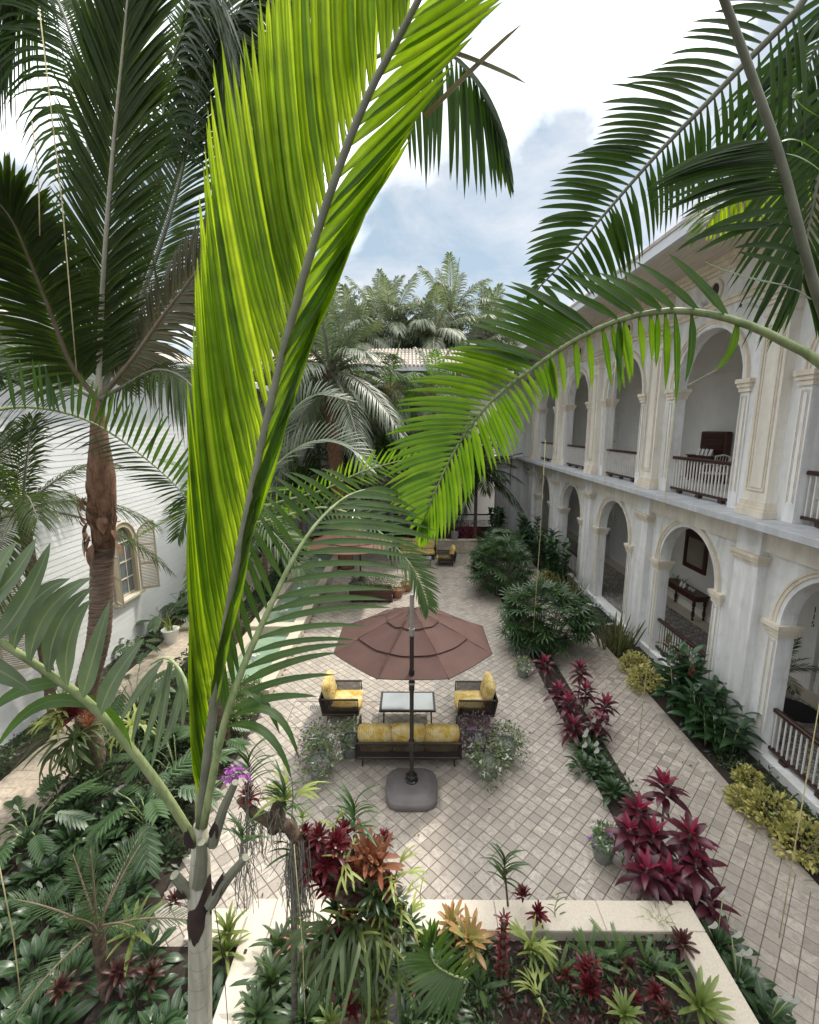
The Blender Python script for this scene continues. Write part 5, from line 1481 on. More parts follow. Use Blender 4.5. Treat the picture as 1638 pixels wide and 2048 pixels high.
# wooden trough and bushes past the umbrella
tr = thing('planter_trough', 'dark wooden trough with flowering bushes beyond the umbrella', 'planter', (-1.45, 16.6, 0))
MB().bbox(-2.3, -.75, 16.3, 16.9, .06, .52, .012).build('trough', M['rail_wood'], tr)
for k in range(4): MB().box(-2.25 + k * .48, -2.15 + k * .48, 16.35, 16.45, 0, .06).build('foot', M['rail_wood'], tr)
for q in range(3): MB().box(-2.32, -.73, 16.285, 16.30, .12 + q * .13, .22 + q * .13).build('plank', M['mahogany'], tr)
leaves_joined('foliage', [small_leaves(260, (x, 16.6, .72), (.42, .34, .3), .10, .045, .25) for x in (-2.0, -1.5, -1.0)], M['lf_variegated'], tr)
for k, (x, y, r, lab) in enumerate(((-.55, 16.9, .30, 'round potted bush right of the dark trough'), (-.2, 17.6, .28, 'small round potted bush behind the trough'))):
    potted((x, y, 0), .24, .34, lab, 'lf_variegated', r, .24, 240, 'terracotta')
# far bed
for k, (x, y, col, lab) in enumerate(((1.9, 24.0, 'lf_purple', 'purple leaved bush on the far stone wall'), (2.9, 24.3, 'bloom_red', 'red leaved bush at the right of the far bed'), (.6, 24.2, 'bloom_red', 'low red flowering bush behind the far sofa'), (-1.2, 24.4, 'lf_ground', 'dark bush in the far bed left of the red one'), (2.4, 24.9, 'bloom_purple', 'magenta bush in the far bed before the arch'))):
    t = thing('bush', lab, 'bush', (x, y, .35))
    MB().tube([(x, y, .3), (x, y + .05, .8)], [.03, .015], 6).build('stem', M['bark_grey'], t)
    leaves_joined('foliage', small_leaves(300, (x, y, .85), (.75, .5, .5), .16, .05, .3, 1, .5, 'blade'), M[col], t)
bu = thing('grey_bucket', 'grey metal bucket on the far stone wall among purple leaves', 'bucket', (2.2, 23.3, .72))
MB().lathe([(.16, .721), (.21, 1.12), (.2, 1.12), (.15, .75), (.001, .74)], 16, (2.2, 23.3, 0)).build('pail', M['grey_metal'], bu, smooth=True)

# ------------------------------------------------------------------ epiphyte stump in the stone planter
es = thing('epiphyte_stump', 'tall mossy tree stump carrying red bromeliads and staghorn ferns in the planter', 'tree stump', (-.22, 3.62, .26))
top = at(735, 1730, 3.58)
MB().tube([(-.20, 3.64, .2), (-.22, 3.62, 1.0), (-.30, 3.60, 1.8), tuple(top)], [.10, .075, .09, .06], 12).build('trunk', M['bark_grey'], es, smooth='all')
def epi(x, y, Y, arm=True, frm=None):
    p = at(x, y, Y)
    if arm:
        f = min(1.0, max(0.15, (p.z - .35) / (top.z - .2)))
        b = Vector((-.20, 3.64, .2)).lerp(top, f * .86)
        if frm: b = frm
        MB().tube([b, b.lerp(p, .55) - Vector((0, 0, .05)), p - Vector((0, 0, .02))], [.045, .035, .022], 7).build('branch', M['driftwood'], es, smooth='all')
    return p
GB = 'bromeliads in the stone planter and on its stump'
def brom(kind, p, label, sc=1.0, n=None, group=GB, tilt=None):
    spec = {'mar': (MAR, 30, 0, 80, 'maroon'), 'dull': (MARD, 26, 4, 78, 'dull'), 'rust': (RUST, 20, 30, 82, 'rust'), 'brom': (BROM, 26, 6, 75, 'dark'), 'broml': (BROML, 26, 12, 80, 'light'), 'bromc': (BROMC, 22, 16, 78, 'cream'), 'pink': (PINK, 12, 15, 80, 'pink')}[kind]
    t = thing('bromeliad', label, 'bromeliad', p, group, tilt or (R(random.uniform(-16, 16)), R(random.uniform(-16, 16)), 0))
    n = int((n or spec[1]) * random.uniform(.75, 1.15))
    rosette_leaves(t, spec[0], n, spec[2] + random.uniform(-8, 10), spec[3] + random.uniform(-6, 4), sc, 0, .003 * sc, None, 0, .015 * sc, (0, 0, 0), None, 11, DEADB, random.randint(0, 2))
    return t
for x, y, Y, sc, lab in ((640, 1682, 3.5, 1.0, 'maroon bromeliad at the upper left of the stump crown'), (672, 1700, 3.45, 1.15, 'maroon bromeliad in the middle of the left crown cluster'), (618, 1712, 3.5, .95, 'maroon bromeliad at the far left of the stump crown'),
        (655, 1735, 3.42, 1.1, 'maroon bromeliad under the left crown cluster'), (622, 1750, 3.45, .95, 'red bromeliad low on the left side of the stump'), (690, 1668, 3.6, .9, 'red bromeliad behind the left crown cluster'), (612, 1672, 3.55, .75, 'small orange red bromeliad beside the driftwood branch'),
        (645, 1775, 3.42, 1.0, 'dark maroon bromeliad lowest in the left cluster'), (690, 1745, 3.40, .9, 'maroon bromeliad between the two crown clusters'), (768, 1688, 3.6, .75, 'small crimson bromeliad right of the rust plume'), (770, 1772, 3.45, .95, 'dark red bromeliad at the lower right of the stump crown')):
    brom('mar', epi(x, y, Y), lab, sc)
for x, y, Y, sc, lab in ((735, 1712, 3.5, 1.05, 'rust orange bromeliad plume on top of the stump'), (757, 1735, 3.45, 1.1, 'rust orange bromeliad right of the plume on the stump'), (715, 1752, 3.4, .9, 'rust bromeliad in front of the plume on the stump'), (742, 1765, 3.4, .8, 'low rust bromeliad under the plume on the stump')):
    brom('rust', epi(x, y, Y), lab, sc)
GS = 'staghorn ferns on the stump'
def stag(p, label, meshes, n, sc, e0=-20, e1=60, group=GS, cat='staghorn fern', face=None):
    t = thing('staghorn_fern', label, cat, p, group)
    for i in range(n):
        ph = (random.uniform(0, 6.28) if face is None else face + random.uniform(-1.5, 1.5))
        put(random.choice(meshes), t, (.02 * math.cos(ph), .02 * math.sin(ph), 0), ph, R(random.uniform(e0, e1)), sc * random.uniform(.75, 1.15), random.uniform(-.4, .4))
    return t
for x, y, Y, sc, n, lab in ((690, 1725, 3.38, .55, 7, 'pale staghorn fern between the red clusters'), (790, 1755, 3.5, .75, 8, 'pale yellow staghorn fern at the right of the stump crown'), (800, 1812, 3.45, .75, 8, 'pale staghorn fern drooping on the right of the stump'), (712, 1868, 3.35, .95, 7, 'yellow green staghorn fern hanging from the middle of the stump'), (668, 1650, 3.62, .5, 6, 'light green young fern behind the maroon cluster')):
    stag(epi(x, y, Y), lab, STAG, n, sc)
stag(epi(705, 1845, 3.36), 'large dark green staghorn fern in the middle of the stump', STAGG, 9, .85, -50, 20, GS, 'staghorn fern', -PI / 2)
stag(epi(660, 1850, 3.40), 'dark green staghorn fern low on the left of the stump', STAGG, 9, .8, -70, 10, GS, 'staghorn fern', -2.2)
def vanda(p, label, n=18, sc=1.0, roots=0, group='strap leaved orchids', flower=None):
    t = thing('strap_orchid', label, 'orchid', p, group)
    a0 = random.uniform(-.4, .4)
    for i in range(n):
        ph = a0 + PI * (i % 2) + random.uniform(-.55, .55)
        put(random.choice(VANDA), t, (0, 0, .014 * i * sc), ph, R(20 + 50 * i / n + random.uniform(-8, 8)), sc * random.uniform(.85, 1.1), random.uniform(-.3, .3))
    if roots:
        mb = MB()
        for k in range(roots):
            q = Vector(p) + Vector((random.gauss(0, .03), random.gauss(0, .03), 0)); l = random.uniform(.25, .75)
            pts = [q]
            for j in range(4): pts.append(pts[-1] + Vector((random.gauss(0, .025), random.gauss(0, .02), -l / 4)))
            mb.tube(pts, .0028, 4, False)
        o = mb.build('aerial_roots', M['moss'], t); o['kind'] = 'stuff'
    if flower: leaves_joined('blossom', small_leaves(60, Vector(p) + Vector((-.10, -.02, .12)), (.10, .06, .06), .05, .035, .2), M[flower], t)
    return t
vanda(epi(710, 1668, 3.62), 'dark green strap orchid arching behind the stump crown', 20, 1.05)
# driftwood branch reaching left
db = thing('driftwood_branch', 'crooked driftwood branch with hanging moss reaching left from the stump', 'driftwood', at(590, 1870, 3.55))
path = [at(700, 1790, 3.52), at(640, 1735, 3.5), at(600, 1690, 3.5), at(580, 1655, 3.5), at(545, 1645, 3.48), at(510, 1628, 3.45), at(478, 1600, 3.42)]
MB().tube(path, [.05, .06, .055, .06, .06, .045, .03], 9).build('limb', M['driftwood'], db, smooth='all')
MB().tube([at(560, 1600, 3.5), at(552, 1640, 3.48), at(545, 1665, 3.46)], [.05, .085, .045], 9).build('knot', M['driftwood'], db, smooth='all')
MB().tube([at(598, 1680, 3.5), at(590, 1760, 3.5), at(588, 1850, 3.52), at(590, 2060, 3.55)], [.045, .035, .03, .03], 8).build('post', M['bark_grey'], db, smooth='all')
mb = MB()
for k in range(170):
    f = random.random()
    if k < 110: q = at(590 + random.gauss(0, 11), 1680 + 40 * random.random(), 3.46 + random.uniform(-.05, .08)); l = random.uniform(.3, .95)
    else: q = at(random.uniform(465, 560), random.uniform(1615, 1640), 3.43); l = random.uniform(.15, .5)
    pts = [q]
    for j in range(4): pts.append(pts[-1] + Vector((random.gauss(0, .022), random.gauss(0, .02), -l / 4)))
    mb.tube(pts, .0028, 4, False)
o = mb.build('hanging_moss', M['moss'], db); o['kind'] = 'stuff'
vanda(at(572, 1628, 3.44), 'dark green strap orchid on the driftwood knot', 20, .9)
vanda(at(500, 1568, 3.42), 'green strap orchid at the left end of the driftwood branch', 18, 1.0, 14, flower='bloom_purple')
vanda(at(486, 1690, 3.2), 'strap orchid with bare hanging roots on the cut palm stalk', 12, .8, 26)
vanda(at(585, 1712, 3.46), 'strap orchid with drooping leaves on the mossy post', 10, .8, 10)
brom('mar', at(500, 1600, 3.42), 'small red bromeliad on the left part of the driftwood branch', .85)
stag(at(582, 1600, 3.46), 'pale yellow fern arching above the driftwood knot', STAG, 7, .75, 0, 60)
brom('broml', at(603, 1638, 3.48), 'small yellow green bromeliad right of the driftwood knot', .45, 12)
brom('broml', at(545, 1590, 3.46), 'little upright green bromeliad on the driftwood branch', .4, 8)
def tuft(p, label, n, sc, meshes=GRASS, group=None, name='grass_tuft', cat='grass', e0=35, e1=85):
    t = thing(name, label, cat, p, group)
    for i in range(n): put(random.choice(meshes), t, (random.gauss(0, .03), random.gauss(0, .03), 0), random.uniform(0, 6.28), R(random.uniform(e0, e1)), sc * random.uniform(.7, 1.2))
FERNY = var('ferny', M['lf_fern'], .34, .012, prof='needle', rise=.16, drop=.2, reach=.85, fold=.4)
# plants in the soil of the stone planter
for k in range(16):
    y = random.uniform(1850, 2060); x = 760 + random.gauss(0, 45) - (y - 1850) * .12
    kind = random.choice(('brom', 'brom', 'mar', 'broml'))
    brom(kind, epi(x, y, 3.42 + random.uniform(-.06, .1)), 'small bromeliad clinging to the shaded lower trunk of the stump', random.uniform(.45, .75) * (1.5 if kind == 'mar' else 1), None, 'bromeliads on the lower trunk of the stump')
for k in range(6):
    stag(epi(random.uniform(640, 800), random.uniform(1840, 1960), 3.36), 'dark hanging staghorn fern on the lower trunk of the stump', STAGG, 6, random.uniform(.55, .8), -75, 0, 'staghorn ferns on the lower trunk of the stump', 'staghorn fern', -PI / 2)
for k in range(22):
    x, y = random.uniform(625, 800), random.uniform(1775, 1880)
    kind = random.choice(('brom', 'brom', 'dull', 'mar'))
    brom(kind, epi(x, y, 3.46 + random.uniform(-.08, .08)), {'brom': 'dark leafy bromeliad packed under the stump crown', 'dull': 'brownish bromeliad packed under the stump crown', 'mar': 'maroon bromeliad packed under the stump crown'}[kind], random.uniform(.5, .8) * (1.4 if kind != 'brom' else 1), 18, 'bromeliads packed under the stump crown, ' + {'brom': 'dark', 'dull': 'brownish', 'mar': 'maroon'}[kind])
for k in range(30):
    x, y = random.uniform(-1.55, .45), random.uniform(3.45, 4.45)
    brom('brom', (x, y, .30 + random.uniform(0, .18)), 'dark glossy bromeliad crowded into the shaded left half of the planter', random.uniform(.8, 1.15), 20, 'dark bromeliads crowding the left half of the planter')
for k in range(34):
    x, y = random.uniform(.3, 3.0), random.uniform(3.5, 4.5)
    kind = random.choice(('mar', 'dull', 'brom', 'pur'))
    if kind == 'pur': tuft((x, y, .28), 'tuft of thin grassy leaves between the planter bromeliads', 16, .55, FERNY, 'grass tufts in the planter', 'grass_tuft', 'grass', 15, 80)
    else: brom(kind, (x, y, .29 + random.uniform(0, .06)), {'mar': 'small maroon bromeliad in the low growth of the planter', 'dull': 'small brownish bromeliad in the low growth of the planter', 'brom': 'small dull green bromeliad in the low growth of the planter'}[kind], random.uniform(.55, .95) * (.62 if kind == 'brom' else 1), 16, {'mar': 'small maroon bromeliads in the planter', 'dull': 'small brownish bromeliads in the planter', 'brom': 'small green bromeliads in the planter'}[kind])
for k in range(9):
    x, y = random.uniform(-3.4, -2.15), random.uniform(3.2, 4.5)
    lily((x, y, .14), 'peace lily in the low planter beside the pale palm trunk', 22, .8, 0, 'peace lilies in the low planter')
for x, y, z, sc, kind, lab in ((560, 1900, .55, 1.05, 'brom', 'green bromeliad against the left coping of the planter'), (545, 1975, .62, 1.1, 'brom', 'dark bromeliad in the lower left of the planter'), (600, 1960, .55, 1.0, 'brom', 'dark glossy bromeliad under the left of the stump'),
        (650, 1920, .62, 1.0, 'brom', 'dark bromeliad in the shade of the stump'), (520, 2040, .62, 1.1, 'brom', 'dark bromeliad at the bottom left of the planter'), (610, 2050, .62, 1.0, 'brom', 'dark bromeliad at the bottom edge left of the fern'), (700, 1985, .5, 1.0, 'brom', 'dark bromeliad at the foot of the stump'), (890, 2030, .45, .9, 'brom', 'dark bromeliad below the young palm leaf'),
        (588, 1895, .72, 1.0, 'pink', 'pink leaved bromeliad left of the stump'), (938, 1888, .58, 1.05, 'bromc', 'big cream yellow bromeliad right of the stump'), (905, 1855, .55, .85, 'bromc', 'smaller cream bromeliad behind the big one'),
        (838, 1892, .5, 1.0, 'mar', 'bright red bromeliad right of the stump foot'), (835, 1975, .5, 1.1, 'mar', 'red bromeliad under the young palm leaf'), (1048, 1795, .66, .95, 'mar', 'maroon bromeliad at the coping under the tall strap orchid'), (1076, 1832, .55, 1.0, 'mar', 'maroon bromeliad right of the red spike'),
        (1362, 1888, .45, 1.3, 'dull', 'dark red bromeliad in the right corner of the planter'), (1172, 1945, .5, 1.15, 'mar', 'maroon bromeliad in the middle of the right planter half'), (1180, 1985, .45, 1.1, 'mar', 'dark red bromeliad below the middle maroon one'), (1310, 1990, .42, 1.0, 'mar', 'dark red bromeliad left of the pale rosette'),
        (1330, 2030, .42, .95, 'dull', 'small dark red bromeliad near the bottom edge of the planter'), (1260, 1935, .4, .9, 'dull', 'flat maroon bromeliad among the planter ferns'), (1225, 2000, .4, .9, 'dull', 'flat maroon bromeliad at the bottom of the planter'),
        (1395, 2015, .5, 1.25, 'broml', 'large pale green bromeliad in the lower right of the planter'), (1248, 2030, .5, .9, 'broml', 'light green bromeliad at the bottom of the planter'), (1065, 1905, .5, .7, 'broml', 'yellow green bromeliad right of the red spike')):
    brom(kind, on(x, y, z), lab, sc)
for x, y, z, sc, lab in ((270, 1870, .60, 1.35, 'bright green bromeliad left of the pale palm trunk'), (455, 1872, .55, 1.1, 'yellow green bromeliad right of the pale palm trunk'), (450, 1915, .4, 1.0, 'green bromeliad close behind the planter wall at the palm trunk')):
    brom('broml', on(x, y, z), lab, sc, group='green bromeliads beside the pale palm')
for x, y, z, sc, lab in ((235, 1955, .45, 1.5, 'dark red bromeliad at the foot of the spiky small palm'), (300, 1960, .35, 1.3, 'brownish red bromeliad left of the pale palm trunk'), (120, 1985, .4, 1.2, 'maroon bromeliad among the lower left lilies'), (345, 1810, .5, 1.1, 'reddish bromeliad behind the pale palm trunk')):
    brom('dull', on(x, y, z), lab, sc, group='dark bromeliads in the left bed')
# red spike: a stem ringed with crimson bracts
p = on(1003, 1965, .28)
gz = thing('spike_bromeliad', 'tall crimson spike of stacked bracts in the middle of the planter', 'bromeliad', p)
MB().tube([p, p + Vector((0, 0, .85))], .02, 8).build('stem', M['driftwood'], gz)
for j in range(7): rosette_leaves(gz, MAR, 11, 20, 65, .72, .14 + j * .12, 0, None, 0, .02)
p = on(1180, 1990, .28)
gz = thing('spike_bromeliad', 'short dark red spike of bracts in the right half of the planter', 'bromeliad', p)
MB().tube([p, p + Vector((0, 0, .45))], .02, 8).build('stem', M['driftwood'], gz)
for j in range(4): rosette_leaves(gz, MAR, 11, 20, 65, .75, .12 + j * .11, 0, None, 0, .02)
vp = on(1018, 1830, .3); vt = at(1008, 1762, vp.y)
t = vanda(vt, 'tall dark strap orchid standing above the planter coping', 22, 1.1)
MB().tube([vp, vt + Vector((0, 0, .2))], .014, 7).build('stem', M['driftwood'], t)
stag(on(1062, 1890, .6), 'pale yellow staghorn fern right of the crimson spike', STAG, 10, .85, -20, 70, 'staghorn ferns in the planter soil')
stag(on(1075, 1990, .4), 'pale green staghorn fern low in the middle of the planter', STAG, 6, .7, -30, 50, 'staghorn ferns in the planter soil')
stag(on(815, 1845, .7), 'pale fern at the coping just right of the stump', STAG, 7, .7, -10, 70, 'staghorn ferns in the planter soil')
def fern(p, label, n, sc, e0=15, e1=70, group='feathery ferns'):
    t = thing('fern', label, 'fern', p, group)
    for i in range(n): put(random.choice(FERN), t, (0, 0, .02), i * GA, R(random.uniform(e0, e1)), sc * random.uniform(.8, 1.15), random.uniform(-.3, .3))
for x, y, z, sc, lab in ((1175, 1925, .30, .8, 'bright feathery fern at the back of the planter'), (1235, 1920, .30, .85, 'long fern frond clump right of the first planter fern'), (1290, 1925, .32, .7, 'small dark fern in the right of the planter'), (1120, 1945, .3, .7, 'fern in the planter between the maroon bromeliads'), (1340, 1950, .3, .7, 'low fern in the right corner of the planter'), (640, 2040, .5, .9, 'green fern at the bottom edge of the planter'), (960, 1980, .3, .7, 'fern at the foot of the cream bromeliad')):
    fern(on(x, y, z), lab, 7, sc * .9)
tuft(on(1312, 1850, .32), 'airy tuft of grass at the back corner of the planter', 34, .9)
tuft(epi(765, 1850, 3.4), 'striped yellow leaves hanging in long arcs from the stump', 8, .9, STRIPE, None, 'striped_plant', 'striped plant', 20, 85)
# sprawling ground cover between the planter plants
gs = []
for k in range(60):
    gs.append(small_leaves(40, (random.uniform(-1.5, 3.05), random.uniform(3.5, 4.5), .30), (.2, .2, .12), .09, .03, .2, 1, .5, 'blade', .27))
o = leaves_joined('planter_ground_cover', gs, M['lf_ground'], None, (.8, 4.0, .26))
gs = [small_leaves(36, (random.uniform(.6, 3.05), random.uniform(3.5, 4.5), .29), (.18, .18, .08), .08, .026, .2, 1, .5, 'strap', .27) for k in range(30)]
leaves_joined('planter_red_ground_cover', gs, M['lf_dull'], None, (1.8, 4.0, .26))
# orchid stalks
for x, y, z, lab in ((1112, 1840, .3, 'thin leafy orchid cane beside the planter coping'), (845, 1810, .4, 'bare curved flower stalk above the planter coping')):
    p = on(x, y + 10, z); t = thing('orchid_cane', lab, 'orchid', p)
    MB().tube([p, p + Vector((-.03, 0, .25)), p + Vector((.01, 0, .5))], .006, 5).build('cane', M['petiole'], t, smooth='all')
    if x > 1000:
        for k in range(7): put(random.choice(VANDA), t, (-.02, 0, .1 + .06 * k), PI * (k % 2) + random.uniform(-.5, .5), R(35), .55)

# ------------------------------------------------------------------ left garden bed
def split_plant(p, label, n, sc, group='split leaf philodendrons'):
    t = thing('philodendron', label, 'philodendron', p, group)
    for i in range(n):
        ph = i * GA + random.uniform(-.3, .3); e = random.uniform(25, 70); r = random.uniform(.25, .5) * sc
        q = Vector((math.cos(ph) * r, math.sin(ph) * r, random.uniform(.35, .75) * sc))
        MB().tube([Vector(p), Vector(p) + q * .6 + Vector((0, 0, .12 * sc)), Vector(p) + q], [.012, .009, .007], 5).build('petiole', M['petiole'], t, smooth='all')
        put(random.choice(SPLIT), t, q, ph, R(random.uniform(-35, 15)), sc * random.uniform(.8, 1.2), random.uniform(-.3, .3))
for x, y, sc, n, lab in ((300, 1660, 1.15, 12, 'large split leaf philodendron in the middle of the left bed'), (355, 1560, 1.0, 10, 'philodendron close behind the pale palm frond'), (270, 1420, 1.1, 10, 'philodendron beside the walkway left of the hedge'), (60, 1690, .9, 9, 'philodendron at the left edge beside the walkway'), (330, 1480, .9, 9, 'philodendron in front of the clipped hedge'), (430, 1500, .8, 8, 'philodendron at the court side of the hedge')):
    split_plant(on(x, y, .02), lab, n, sc)
for k, (y, sc, lab) in enumerate(((14.0, 1.0, 'philodendron against the clapboard wall past the window'), (15.2, 1.1, 'second philodendron along the clapboard wall'), (16.6, 1.2, 'third philodendron along the clapboard wall'), (18.4, 1.2, 'furthest philodendron along the clapboard wall'), (12.4, .7, 'low philodendron under the arched window'))):
    split_plant((-7.95, y, .01), lab, 9, sc, 'philodendrons along the clapboard wall')
gs = []
for k in range(85):
    x, y = random.uniform(-6.15, -3.6), random.uniform(5.6, 10.0)
    if x > -4.0 and y > 8: x -= .8
    gs.append(small_leaves(48, (x, y, .16), (.28, .28, .18), .13, .05, .2, 1, .5, 'blade', .04))
leaves_joined('bed_ground_cover', gs, M['lf_ground'], None, (-4.9, 7.8, .02))
gs = [small_leaves(60, (random.uniform(-6.15, -5.2), random.uniform(10.3, 23), .2), (.3, .35, .25), .14, .05, .2, 1, .5, 'blade', .04) for k in range(60)]
leaves_joined('poolside_ground_cover', gs, M['lf_ground'], None, (-5.7, 16, .02))
gs = [small_leaves(34, (random.uniform(-8.2, -7.75), random.uniform(5, 22), .1), (.2, .3, .12), .11, .035, .2, 1, .5, 'blade', .02) for k in range(80)]
leaves_joined('wall_ground_cover', gs, M['lf_ground'], None, (-8, 13, .02))
gs = [small_leaves(34, (random.uniform(5.95, 6.65), random.uniform(4.5, 26), .1), (.2, .3, .12), .12, .04, .2, 1, .5, 'blade', .02) for k in range(150)]
leaves_joined('gallery_bed_ground_cover', gs, M['lf_ground'], None, (6.3, 15, .02))
gs = [small_leaves(30, (random.uniform(3.45, 3.85), random.uniform(4.4, 18.5), .08), (.2, .25, .10), .10, .04, .2, 1, .5, 'blade', .03) for k in range(80)]
leaves_joined('path_bed_ground_cover', gs, M['lf_ground'], None, (3.6, 11, .02))
def hedge(x0, x1, y0, y1, h, label, n, mat='lf_variegated'):
    t = thing('clipped_hedge', label, 'hedge', ((x0 + x1) / 2, (y0 + y1) / 2, 0), 'clipped hedges')
    B = np.stack([rng.uniform(x0, x1, n), rng.uniform(y0, y1, n), rng.uniform(.05, h, n)], -1)
    f = rng.integers(0, 5, n)
    B[f == 0, 2] = h; B[f == 1, 1] = y0; B[f == 2, 0] = x1; B[f == 3, 2] = h
    B += rng.normal(size=(n, 3)) * .025
    o = nrm(rng.normal(size=(n, 3)) + np.array((.2, -.3, .5))); l = .065
    leaves_joined('foliage', leafgeo(B, B + o * l * .5 + (0, 0, .006), B + o * l, .036, 2, .15, nrm(rng.normal(size=(n, 3)) + np.array((0, 0, 1.))), 'oval'), M[mat], t)
    MB().box(x0 + .1, x1 - .1, y0 + .1, y1 - .1, 0.02, h - .1).build('inner_twigs', M['driftwood'], t)
hedge(-4.35, -3.55, 8.5, 10.0, .62, 'clipped variegated hedge at the court edge before the pool', 3400)
hedge(-5.6, -5.15, 11.0, 15.5, .45, 'low clipped hedge along the outer side of the pool', 2200, 'lf_ground')
# spotlight and pots in the bed
sp = thing('garden_spotlight', 'round grey garden spotlight lying among the left bed leaves', 'spotlight', on(243, 1585, .35))
p = on(243, 1585, .35)
MB().lathe([(.02, -.34), (.025, -.05), (.12, .0), (.13, .03), (.10, .035), (.001, .03)], 16, p).build('lamp_head', M['grey_metal'], sp, smooth=True)
p = on(342, 1285, 0)
wp = thing('hanging_pot', 'white pot of yellow green orchids beside the walkway', 'potted plant', p)
MB().lathe([(.17, 0), (.24, .4), (.26, .42), (.22, .42), (.001, .38)], 18, p).build('pot', M['white_ceramic'], wp, smooth=True)
for i in range(26): put(random.choice(GRASS), wp, (random.gauss(0, .06), random.gauss(0, .06), .38), random.uniform(0, 6.28), R(random.uniform(30, 80)), random.uniform(1.3, 2.2))
# white bird ornaments in the pool
for k, (x, y, z, lab) in enumerate(((-4.25, 14.6, .21, 'white bird ornament at the near end of the middle basin'), (-4.1, 16.2, .21, 'white bird ornament in the middle of the pool'), (-4.3, 11.6, .10, 'white bird ornament in the nearest basin'), (-4.0, 19.6, .32, 'white bird ornament in the far basin'))):
    t = thing('bird_ornament', lab, 'ornament', (x, y, z), 'white birds in the pool')
    MB().tube([(x, y, z - .02), (x, y, z + .12)], .012, 6).build('stand', M['grey_metal'], t)
    MB().tube([(x - .16, y, z + .14), (x - .08, y, z + .15), (x, y, z + .18), (x + .10, y, z + .20), (x + .16, y, z + .27), (x + .20, y, z + .27)], [.01, .04, .065, .05, .03, .008], 8).build('body', M['white_ceramic'], t, smooth='all')
    for s in (-1, 1):
        MB().add([(x - .05, y + s * .04, z + .21), (x + .08, y + s * .04, z + .22), (x - .06, y + s * .20, z + .38), (x - .14, y + s * .16, z + .33), (x - .05, y + s * .05, z + .20), (x + .08, y + s * .05, z + .21)], [(0, 1, 2, 3), (4, 3, 2, 5), (0, 4, 5, 1)]).build('wing', M['white_ceramic'], t)

fl = rng.uniform((-3.2, 5.2), (5.5, 22), (70, 2))
B = np.concatenate([fl, np.full((70, 1), .006)], 1); a = rng.uniform(0, 6.28, 70); l = rng.uniform(.03, .09, 70)
D = np.stack([np.cos(a) * l, np.sin(a) * l, rng.uniform(.0, .02, 70)], -1)
leaves_joined('fallen_leaves', leafgeo(B, B + D * .5 + (0, 0, .012), B + D, .025, 3, .15, (0, 0, 1), 'oval'), M['lf_old'], None, (0, 10, .004))

fern(Vector(tct(-.02, .55, .875)), 'small dark fern at the left end of the console table', 7, .55, 20, 75)
fern(Vector(tct(-.02, .22, .875)), 'bushy dark fern in the middle of the console table', 8, .55, 15, 70)
# ------------------------------------------------------------------ palms
def pts3(lst):
    """[(x, y, Y), ...] measured on the photograph -> world points"""
    return np.array([tuple(at(*q)) for q in lst])
def rachis(root, pts, r0, r1, mat='petiole', n=22, name='rachis', flat=1.0):
    P = resample(pts, n)
    return MB().tube(P.tolist(), np.linspace(r0, r1, n).tolist(), 8).build(name, M[mat], root, smooth='all')
def pair_leaflets(pairs, n, Wd, bow=(0, 0, .1), wj=.12, lj=.08, tj=.02, nseg=7, fold=.25, up=(0, -1, .25), prof='palm', bow_rel=True):
    """leaflets between a row of base points and a row of tip points"""
    B = resample(pts3([p[0] for p in pairs]), n, .35)
    T = resample(pts3([p[1] for p in pairs]), n, .5)
    D = T - B; L = np.linalg.norm(D, axis=1, keepdims=True)
    T = B + D * (1 + rng.uniform(-lj, lj * .5, (n, 1))) + rng.normal(size=(n, 3)) * tj * L
    Mm = (B + T) / 2 + np.array(bow) * L + rng.normal(size=(n, 3)) * .012 * L
    w = Wd * (1 + rng.uniform(-wj, wj, n))
    return leafgeo(B, Mm, T, w, nseg, fold, up, prof)
def frond_geo(P, up, n, Lmax, Wd, ang=(70, 25), droop=.25, lift=.1, prof='palm', nseg=3, s0=.12, sides=(1, -1), fold=.25, lens=None, tw=0.0):
    """leaflets both sides of a rachis curve P (world points)"""
    out = []
    s = np.linspace(s0, 1.0, n)
    B = resample(P, n, 0, s0, 1.0)
    T = nrm(np.gradient(B, axis=0))
    up = nrm(np.broadcast_to(np.array(up, float), (n, 3)) - (np.broadcast_to(np.array(up, float), (n, 3)) * T).sum(1, keepdims=True) * T)
    S = np.cross(T, up)
    l = (lens(s) if lens else (np.sin(PI * np.clip(.12 + .80 * (s - s0) / (1 - s0), 0, 1)) ** .6)) * Lmax
    for sg in sides:
        a = np.radians(ang[0] + (ang[1] - ang[0]) * (s - s0) / (1 - s0) + rng.uniform(-4, 4, n))[:, None]
        d = nrm(T * np.cos(a) + S * sg * np.sin(a) + up * (lift + rng.normal(size=(n, 1)) * .05 + tw * sg))
        ll = (l * rng.uniform(.9, 1.06, n))[:, None]
        tip = B + d * ll; tip[:, 2] -= droop * ll[:, 0] * rng.uniform(.7, 1.3, n)
        mid = B + d * ll * .55 + up * .05 * ll
        out.append(leafgeo(B, mid, tip, Wd * rng.uniform(.85, 1.15, n), nseg, fold, up, prof))
    return out

